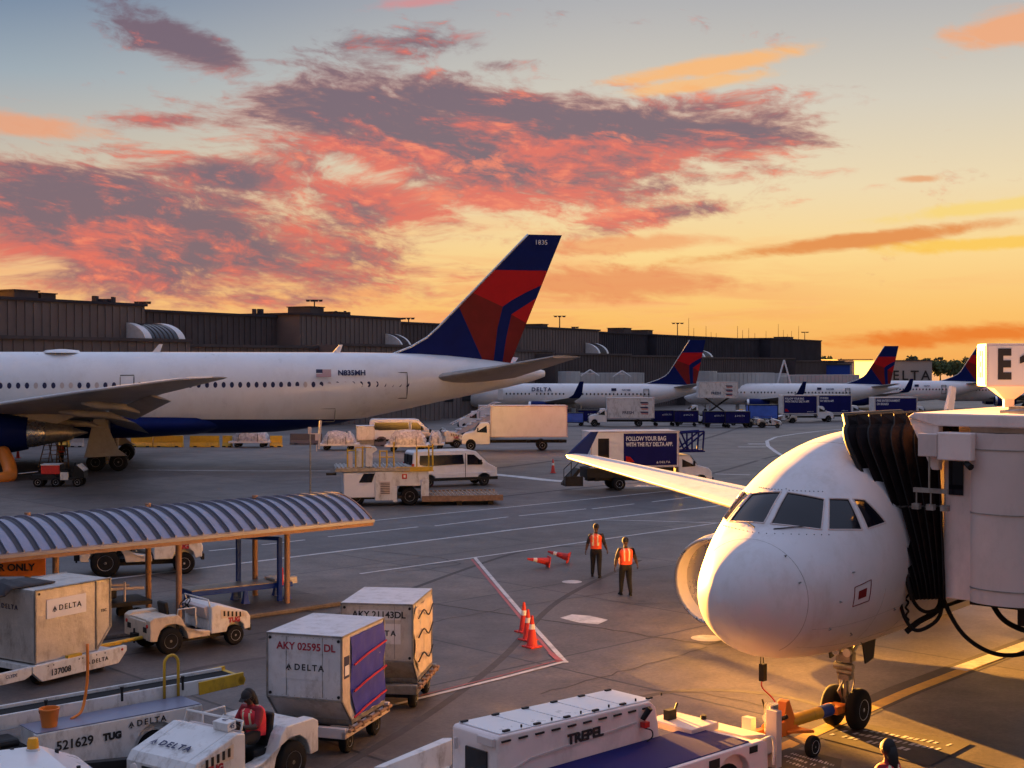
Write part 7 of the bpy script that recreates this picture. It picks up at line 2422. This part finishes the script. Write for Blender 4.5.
# left container: text face along the train direction
cpos = H(75, 655, .5); 
tg1 = tug('open white and tan baggage tug with empty black seat, coupled to the left container train', (-8.25, 34.1, 0), R(41), None); tg1.scale = (.94, .94, .94)
FA = math.atan2(H(110, 577, 2.13).y - H(35, 590, 2.13).y, H(110, 577, 2.13).x - H(35, 590, 2.13).x)
pL, pR = H(35, 590, 2.15), H(110, 577, 2.15)
dirf = (pR - pL).normalized(); inn = Vector((-dirf.y, dirf.x, 0))
cl = (pL + pR) / 2 + inn * .75; wdt = (pR - pL).length
lc = thing('cargo_container', 'leftmost metal container, with white name sticker and a black cover on its roof', 'container', (cl.x, cl.y, .5), math.atan2(dirf.y, dirf.x))
hw = wdt / 2
mb = MB(); mb.prism([(-hw, 0), (-hw, 1.63), (hw, 1.63), (hw, .5), (hw - .42, 0)], -.75, .75); mb.build('shell', 'aluminium_sheet', lc, bevel=.012)
mb = MB()
for y in (-.76, .76):
    for a, b in (((-hw, 0), (-hw, 1.63)), ((-hw, 1.63), (hw, 1.63)), ((hw, 1.63), (hw, .5)), ((hw, .5), (hw - .42, 0)), ((-hw, 0), (hw - .42, 0)), ((hw - .42, 0), (hw - .42, 1.63))): mb.cyl((a[0], y, a[1]), (b[0], y, b[1]), .025, .025, 6)
mb.build('edge_rails', 'dull_metal', lc)
mb = MB(); mb.span(-hw + .3, hw - .72, -.77, -.762, .95, 1.38); mb.build('name_sticker', 'white_sticker', lc)
airline_mark(.17, 'ink_black', lc, (-.12, -.776, 1.16))
text('TSC', .1, 'ink_black', lc, (hw - .2, -.762, .9), (PI / 2, 0, 0))
mb = MB(); mb.span(-hw - .014, -hw - .004, -.72, .72, .1, 1.55); mb.build('end_door', 'aluminium_sheet', lc)
airline_mark(.15, 'ink_blue', lc, (-hw - .02, .1, 1.2), rz=-PI / 2)
mb = MB(); mb.cyl((-hw + .1, -.765, 1.54), (-hw + .1, -.77, 1.54), .03); mb.build('rivet', 'dark_steel', lc)
# crumpled black cover on top
mb = MB(); rnd = random.Random(3); rs = []
for i in range(13):
    u = i / 12.0
    rs.append([(-hw - .9 + (wdt + .1) * u * .82, -.3 + 1.1 * j / 7, 1.66 + .15 * math.sin(PI * j / 7) * (1.15 - u) * (1 + .5 * math.sin(i * 1.7 + j)) + .02 * rnd.random() - (.12 if u < .3 else 0)) for j in range(8)])
mb.rings(rs, cap=False, closed=False)
tp_ = mb.build('tarpaulin', 'tarp_black', None, smooth=True); md = tp_.modifiers.new('t', 'SOLIDIFY'); md.thickness = .03
tp_.location = lc.location; tp_.rotation_euler = lc.rotation_euler
tag(tp_, 'crumpled black cover lying on the roof of the left container', 'cover')
# its dolly
ld_ = thing('container_dolly', 'white dolly with a painted number under the left container, coupled to the empty tug', 'dolly', (cl.x, cl.y, 0), math.atan2(dirf.y, dirf.x))
mb = MB(); mb.prism([(-hw - .2, .5), (hw + .35, .5), (hw + .35, .38), (hw + .1, .12), (-hw + .05, .12), (-hw - .2, .35)], -.92, -.8)
mb.prism([(-hw - 1.4, .5), (-hw - .22, .5), (-hw - .22, .32), (-hw - .4, .25), (-hw - 1.4, .25)], -.9, -.8)
mb.span(-hw - 1.4, hw + .35, .8, .9, .3, .5); mb.span(-hw - .1, hw + .1, -.8, .8, .32, .46); mb.build('frame', 'vehicle_white', ld_, bevel=.01)
text('137008', .19, 'ink_black', ld_, (-hw + .55, -.93, .27), (PI / 2, 0, 0), bold=.004, depth=.002, name='number')
airline_mark(.13, 'ink_black', ld_, (.6, -.93, .3))
text('CLYDE', .1, 'ink_blue', ld_, (-hw - .75, -.91, .4), (PI / 2, 0, 0), depth=.002)
mb = MB()
for x in (-hw + .2, -hw + .35, 0, .1, .5, .75): mb.cyl((x, -.925, .44), (x, -.935, .44), .015, .015, 6)
mb.build('rivets', 'dark_steel', ld_)
mb = MB(); mb.cyl((hw + .2, -.925, .43), (hw + .2, -.94, .43), .03, .03, 8); mb.build('reflector', 'tail_lens', ld_)
mb = MB(); mb.box(-.1, -.86, .53, .4, .1, .06); mb.build('latch', 'yellow_paint', ld_)
for x in (-hw + .2, hw - .2):
    for s in (-1, 1): wheel(ld_, x, s * .6, .2, .15, side=s)
mb = MB(); tw = Vector((tg1.location.x, tg1.location.y, 0)); mb.cyl((hw + .3, -.1, .4), (hw + 1.35, -.35, .45), .045, .045, 8); mb.box(hw + .5, -.12, .4, .6, .16, .06, -.2); mb.build('tow_bar', 'yellow_paint', ld_)

# the two containers at the centre left
CT = 'silver containers on dollies at the centre left'
c1 = H(342, 638, 2.2); c0 = H(267, 632, 2.2)
B1 = R(-17.5)
fx = (c1 + c0) / 2; rt = Vector((math.cos(B1), math.sin(B1), 0)); inn = Vector((-rt.y, rt.x, 0))
cc = fx + inn * .975
uld('silver container with red code lettering and a blue side curtain', (cc.x, cc.y, .57), B1, CT, m='aluminium_light', code='AKY 02595 DL', codeink='ink_red', mark=1, side='tarp')
dolly('dolly under the blue-curtained container, with a painted number and yellow plate', (cc.x, cc.y, 0), B1, 'dollies at the centre left', num='98362')
mb = MB(); mb.box(0, 0, 0, .62, .5, .04)
c1 = H(412.6, 604.8, 2.2); c0 = H(341.5, 603.5, 2.2)
B2 = R(-8)
fx = (c1 + c0) / 2; rt = Vector((math.cos(B2), math.sin(B2), 0)); inn = Vector((-rt.y, rt.x, 0))
cc2 = fx + inn * .975
uld('dull metal container with dark code lettering and a torn tan side, behind the blue-curtained one', (cc2.x, cc2.y, .57), B2, CT, m='aluminium_sheet', code='AKY 21143DL', codeink='ink_black', mark=1, side='torn')
dolly('dolly under the dull metal container behind, towed second', (cc2.x, cc2.y, 0), B2, 'dollies at the centre left', num='98359', plate='dull_metal')
hp_ = mb.build('step_plate', 'yellow_paint', None, bevel=.01); q = H(312, 713, .1); hp_.location = (q.x, q.y, .22); hp_.rotation_euler = (0, 0, B1); tag(hp_, 'small yellow plate on the tow bar in front of the blue-curtained container', 'plate')

# tug with the driver, bottom left
tq = H(225, 740, .6)
tb2 = tug('baggage tug with a driver in a red top, white sloping hood carrying the airline name', (-4.8, 22.7, 0), R(236), None, rear='vehicle_white')
airline_mark(.19, 'ink_blue', tb2, (1.16, 0, .99), rz=PI / 2, tilt=-PI / 2 + .3 + .0)
mb = MB(); mb.box(.46, .4, 1.24, .2, .34, .14, ry=.1); bxx = mb.build('number_box', 'vehicle_white', tb2, bevel=.01)
text('45', .11, 'ink_blue', bxx, (.46, .575, 1.24), (PI / 2, 0, PI), depth=.002); text('45', .11, 'ink_blue', bxx, (.46, .4, 1.32), (0, 0, PI / 2), depth=.002)
DJ = {
    'pelvis': ((-.34, 0, .78), (.15, .12)), 'waist': ((-.36, 0, .92), (.15, .12)), 'chest': ((-.32, 0, 1.14), (.17, .125)), 'collar': ((-.27, 0, 1.28), (.085, .075)),
    'neck': ((-.25, 0, 1.34), (.052, .052)), 'head': ((-.2, 0, 1.45), (.07, .075)),
    'sh_l': ((-.28, .19, 1.24), .066), 'elbow_l': ((-.15, .26, 1.0), .05), 'wrist_l': ((.05, .12, 1.02), .031),
    'sh_r': ((-.28, -.19, 1.24), .066), 'elbow_r': ((-.16, -.25, .98), .05), 'wrist_r': ((.06, -.12, 1.02), .031),
    'hip_l': ((-.28, .1, .78), .1), 'knee_l': ((.12, .14, .82), .072), 'ankle_l': ((.12, .15, .48), .048), 'toe_l': ((.26, .16, .45), .036),
    'hip_r': ((-.28, -.1, .78), .1), 'knee_r': ((.1, -.14, .82), .072), 'ankle_r': ((.1, -.15, .48), .048), 'toe_r': ((.24, -.17, .45), .036)}
m4 = Matrix.Rotation(R(236), 4, 'Z')
off = m4 @ Vector((0, .28, 0))
person('seated tug driver in a red sleeveless vest and dark cap, hands on the wheel', (tb2.location.x + off.x, tb2.location.y + off.y, .08), R(236), DJ, 'trousers', vest='vest_red', sleeve='shirt_red', cap='shirt_dark', long_hair=True)

# belt loader at the lower left
bl = thing('belt_loader', 'long white belt loader with a dark conveyor, black seat and yellow hoop rail, lower left', 'belt loader', (H(82, 742, .7).x - .05, H(82, 742, .7).y - .1, 0), R(41))
# local +x to the right-far; body faces the camera at y<0
mb = MB()
body = [(-2.6, .35), (-2.6, .72), (-.72, .72), (-.72, .98), (2.35, .98), (2.35, .32), (1.9, .3)] + [(1.45 + .42 * math.cos(a), .36 + .46 * math.sin(a)) for a in [PI * i / 8 for i in range(9)]] + [(.9, .3), (-2.2, .28)]
mb.prism(body, -.02, .1); mb.span(-2.6, 2.35, .1, 1.1, .4, .7)
mb.build('body', 'vehicle_white', bl, bevel=.015)
mb = MB(); mb.span(-.7, 2.33, .0, .75, .985, 1.0); mb.build('deck_top', 'roof_sheet', bl); bl.children[-1].data.materials[0] = M('roof_sheet')
mb = MB(); mb.span(-.7, 2.33, .1, .7, .7, .984); mb.build('engine_cover', 'vehicle_white', bl, bevel=.01)
text('521629', .22, 'ink_black', bl, (-.05, -.03, .72), (PI / 2, 0, 0), bold=.005, depth=.002, name='number')
text('TUG', .16, 'ink_black', bl, (.62, -.03, .72), (PI / 2, 0, 0), bold=.012, depth=.002)
airline_mark(.15, 'ink_black', bl, (1.35, -.03, .86))
mb = MB(); mb.span(.2, 1.0, -.028, -.02, .58, .59); mb.span(1.72, 2.25, -.028, -.02, .88, .95); mb.build('stripe', 'dark_steel', bl)
# conveyor frame
cv0, cv1 = Vector((-3.6, 1.15, 1.0)), Vector((3.55, 1.15, 1.05))
mb = MB()
for y in (.86, 1.52):
    d = cv1 - cv0; mb.box(0, y, 1.06, d.length, .05, .26, ry=-math.atan2(.05, 7.15))
cf = mb.build('conveyor_frame', 'vehicle_white', bl, bevel=.01)
mb = MB(); mb.box(0, 1.19, 1.11, 7.2, .6, .04, ry=-math.atan2(.05, 7.15)); mb.build('belt', 'black_rubber', cf)
mb = MB(); mb.box(-2.4, 1.19, 1.125, 2.0, .56, .012, ry=-math.atan2(.05, 7.15)); mb.build('belt_patch', 'wood_brown', cf)
mb = MB()
for y in (.83, 1.55): mb.box(3.2, y, 1.08, .95, .06, .24, ry=-.06)
mb.cyl((3.62, .8, 1.08), (3.62, 1.58, 1.08), .09, .09, 12); mb.build('yellow_nose', 'yellow_paint', cf, bevel=.01)
mb = MB()
for x, z in ((1.2, 1.23), (2.4, 1.24), (-.2, 1.22)): mb.cyl((x, .84, z - .16), (x, .84, z + .06), .025); mb.cyl((x, .84, z + .06), (x, .84, z + .1), .035)
mb.build('guide_pin', 'dark_steel', cf)
mb = MB(); mb.tube([(2.0, .78, .98), (2.0, .78, 1.62)] + [(2.0 + .14 - .14 * math.cos(a), .78, 1.62 + .16 * math.sin(a)) for a in [PI * i / 8 for i in range(1, 8)]] + [(2.28, .78, 1.62), (2.28, .78, .98)], .028, 8); mb.build('hoop_rail', 'yellow_paint', bl, smooth=True)
mb = MB(); mb.tube(curve([(.1, .5, 1.0), (.3, .55, 1.08), (.4, .6, 1.3), (.45, .6, 1.7), (.45, .6, 2.25)]), .026, 8); mb.build('hand_pole', 'orange_paint', bl, smooth=True)
mb = MB(); mb.box(-1.15, .42, .85, .5, .5, .14); mb.box(-1.36, .42, 1.2, .14, .46, .62, ry=-.15); mb.build('seat', 'black_plastic', bl, bevel=.06)
mb = MB(); mb.span(-1.65, -.8, .1, .7, .7, .8); mb.build('floor_mat', 'black_rubber', bl, bevel=.03)
bk = thing('bucket', 'orange plastic bucket standing on the belt loader deck', 'bucket', (0, 0, 0), R(42))
bk.location = bl.matrix_world @ Vector((0, 0, 0)); wl = Matrix.Translation(bl.location) @ Matrix.Rotation(R(41), 4, 'Z') @ Vector((-.36, .3, .985))
bk.location = wl
mb = MB(); mb.lathe((0, 0, 0), (0, 0, 1), [(0, .1), (.0, .125), (.3, .165), (.31, .175), (.33, .175), (.33, .155), (.04, .115)], 24); mb.build('pail', 'orange_paint', bk, smooth='auto')
mb = MB(); mb.tube([(.17 * math.cos(a), .03, .3 - .18 * math.sin(a) * .6) for a in [PI * i / 10 for i in range(11)]], .007, 5); mb.build('handle', 'dark_steel', bk)
for x in (-1.8, 1.45):
    for s in (0.14, 1.0): wheel(bl, x, s, .33, .22, side=-1 if s < .5 else 1, rim='dull_metal')
mb = MB(); mb.span(-2.4, 2.2, .2, 1.0, .22, .36); mb.build('chassis', 'dark_steel', bl)
mb = MB(); mb.prism([(-.4, .75), (1.2, .75), (1.6, 1.2), (-.2, 1.1)], .95, 1.0); mb.build('lift_arm', 'rust_steel', bl)

# wood pallet edge under the loader, white hooded vehicle at the corner
wh = thing('service_vehicle', 'white vehicle roof with an amber beacon, cut by the bottom left corner', 'vehicle', (H(30, 768, 1.2).x - .3, H(30, 768, 1.2).y - .75, 0), R(35))
mb = MB(); mb.prism([(-1.5, .4), (-1.5, 1.42), (-1.2, 1.5), (.9, 1.42), (1.5, 1.15), (1.6, .9), (1.6, .4)], -.8, .85, taper=lambda x, z: 1 - .06 * max(0, z - 1)); mb.build('body', 'vehicle_white_clean', wh, bevel=.05)
mb = MB(); mb.prism([(-1.2, 1.0), (-1.1, 1.35), (.6, 1.32), (.9, 1.0)], -.83, -.79); mb.build('side_window', 'glass_dark', wh)
mb = MB()
for x, y in ((1.1, .55), (1.1, -.5), (.0, .7), (.5, .75)): mb.cyl((x, y, 1.3), (x, y, 1.5 - x * .1), .03)
mb.build('bolts', 'dark_steel', wh)
mb = MB(); mb.lathe((.75, .55, 1.4), (0, 0, 1), [(0, .1), (.06, .1), (.06, .08)], 16); mb.build('beacon_base', 'trim_white', wh, smooth='auto')
mb = MB(); mb.lathe((.75, .55, 1.46), (0, 0, 1), [(0, .085), (.09, .085), (.15, .07), (.16, .01)], 16); mb.build('amber_beacon', 'signal_lens', wh, smooth='auto')
for x in (-1.0, 1.0):
    for s in (-1, 1): wheel(wh, x, s * .7, .3, .2, side=s)
wb = thing('dock_beam', 'dark steel beam in front of the driven tug, at the bottom edge', 'beam', (H(138, 758, .5).x, H(138, 758, .5).y, 0), R(20))
mb = MB(); mb.span(-.9, .7, -.08, .08, .38, .52); mb.build('beam', 'dark_steel', wb, bevel=.01)
mb = MB(); mb.cyl((-.7, 0, 0), (-.7, 0, .4), .04); mb.cyl((.5, 0, 0), (.5, 0, .4), .04); mb.build('leg', 'dark_steel', wb)

for o in list(col.objects):
    if o.type == 'MESH' and o.name.split('.')[0] in EXPLODE: explode(o)
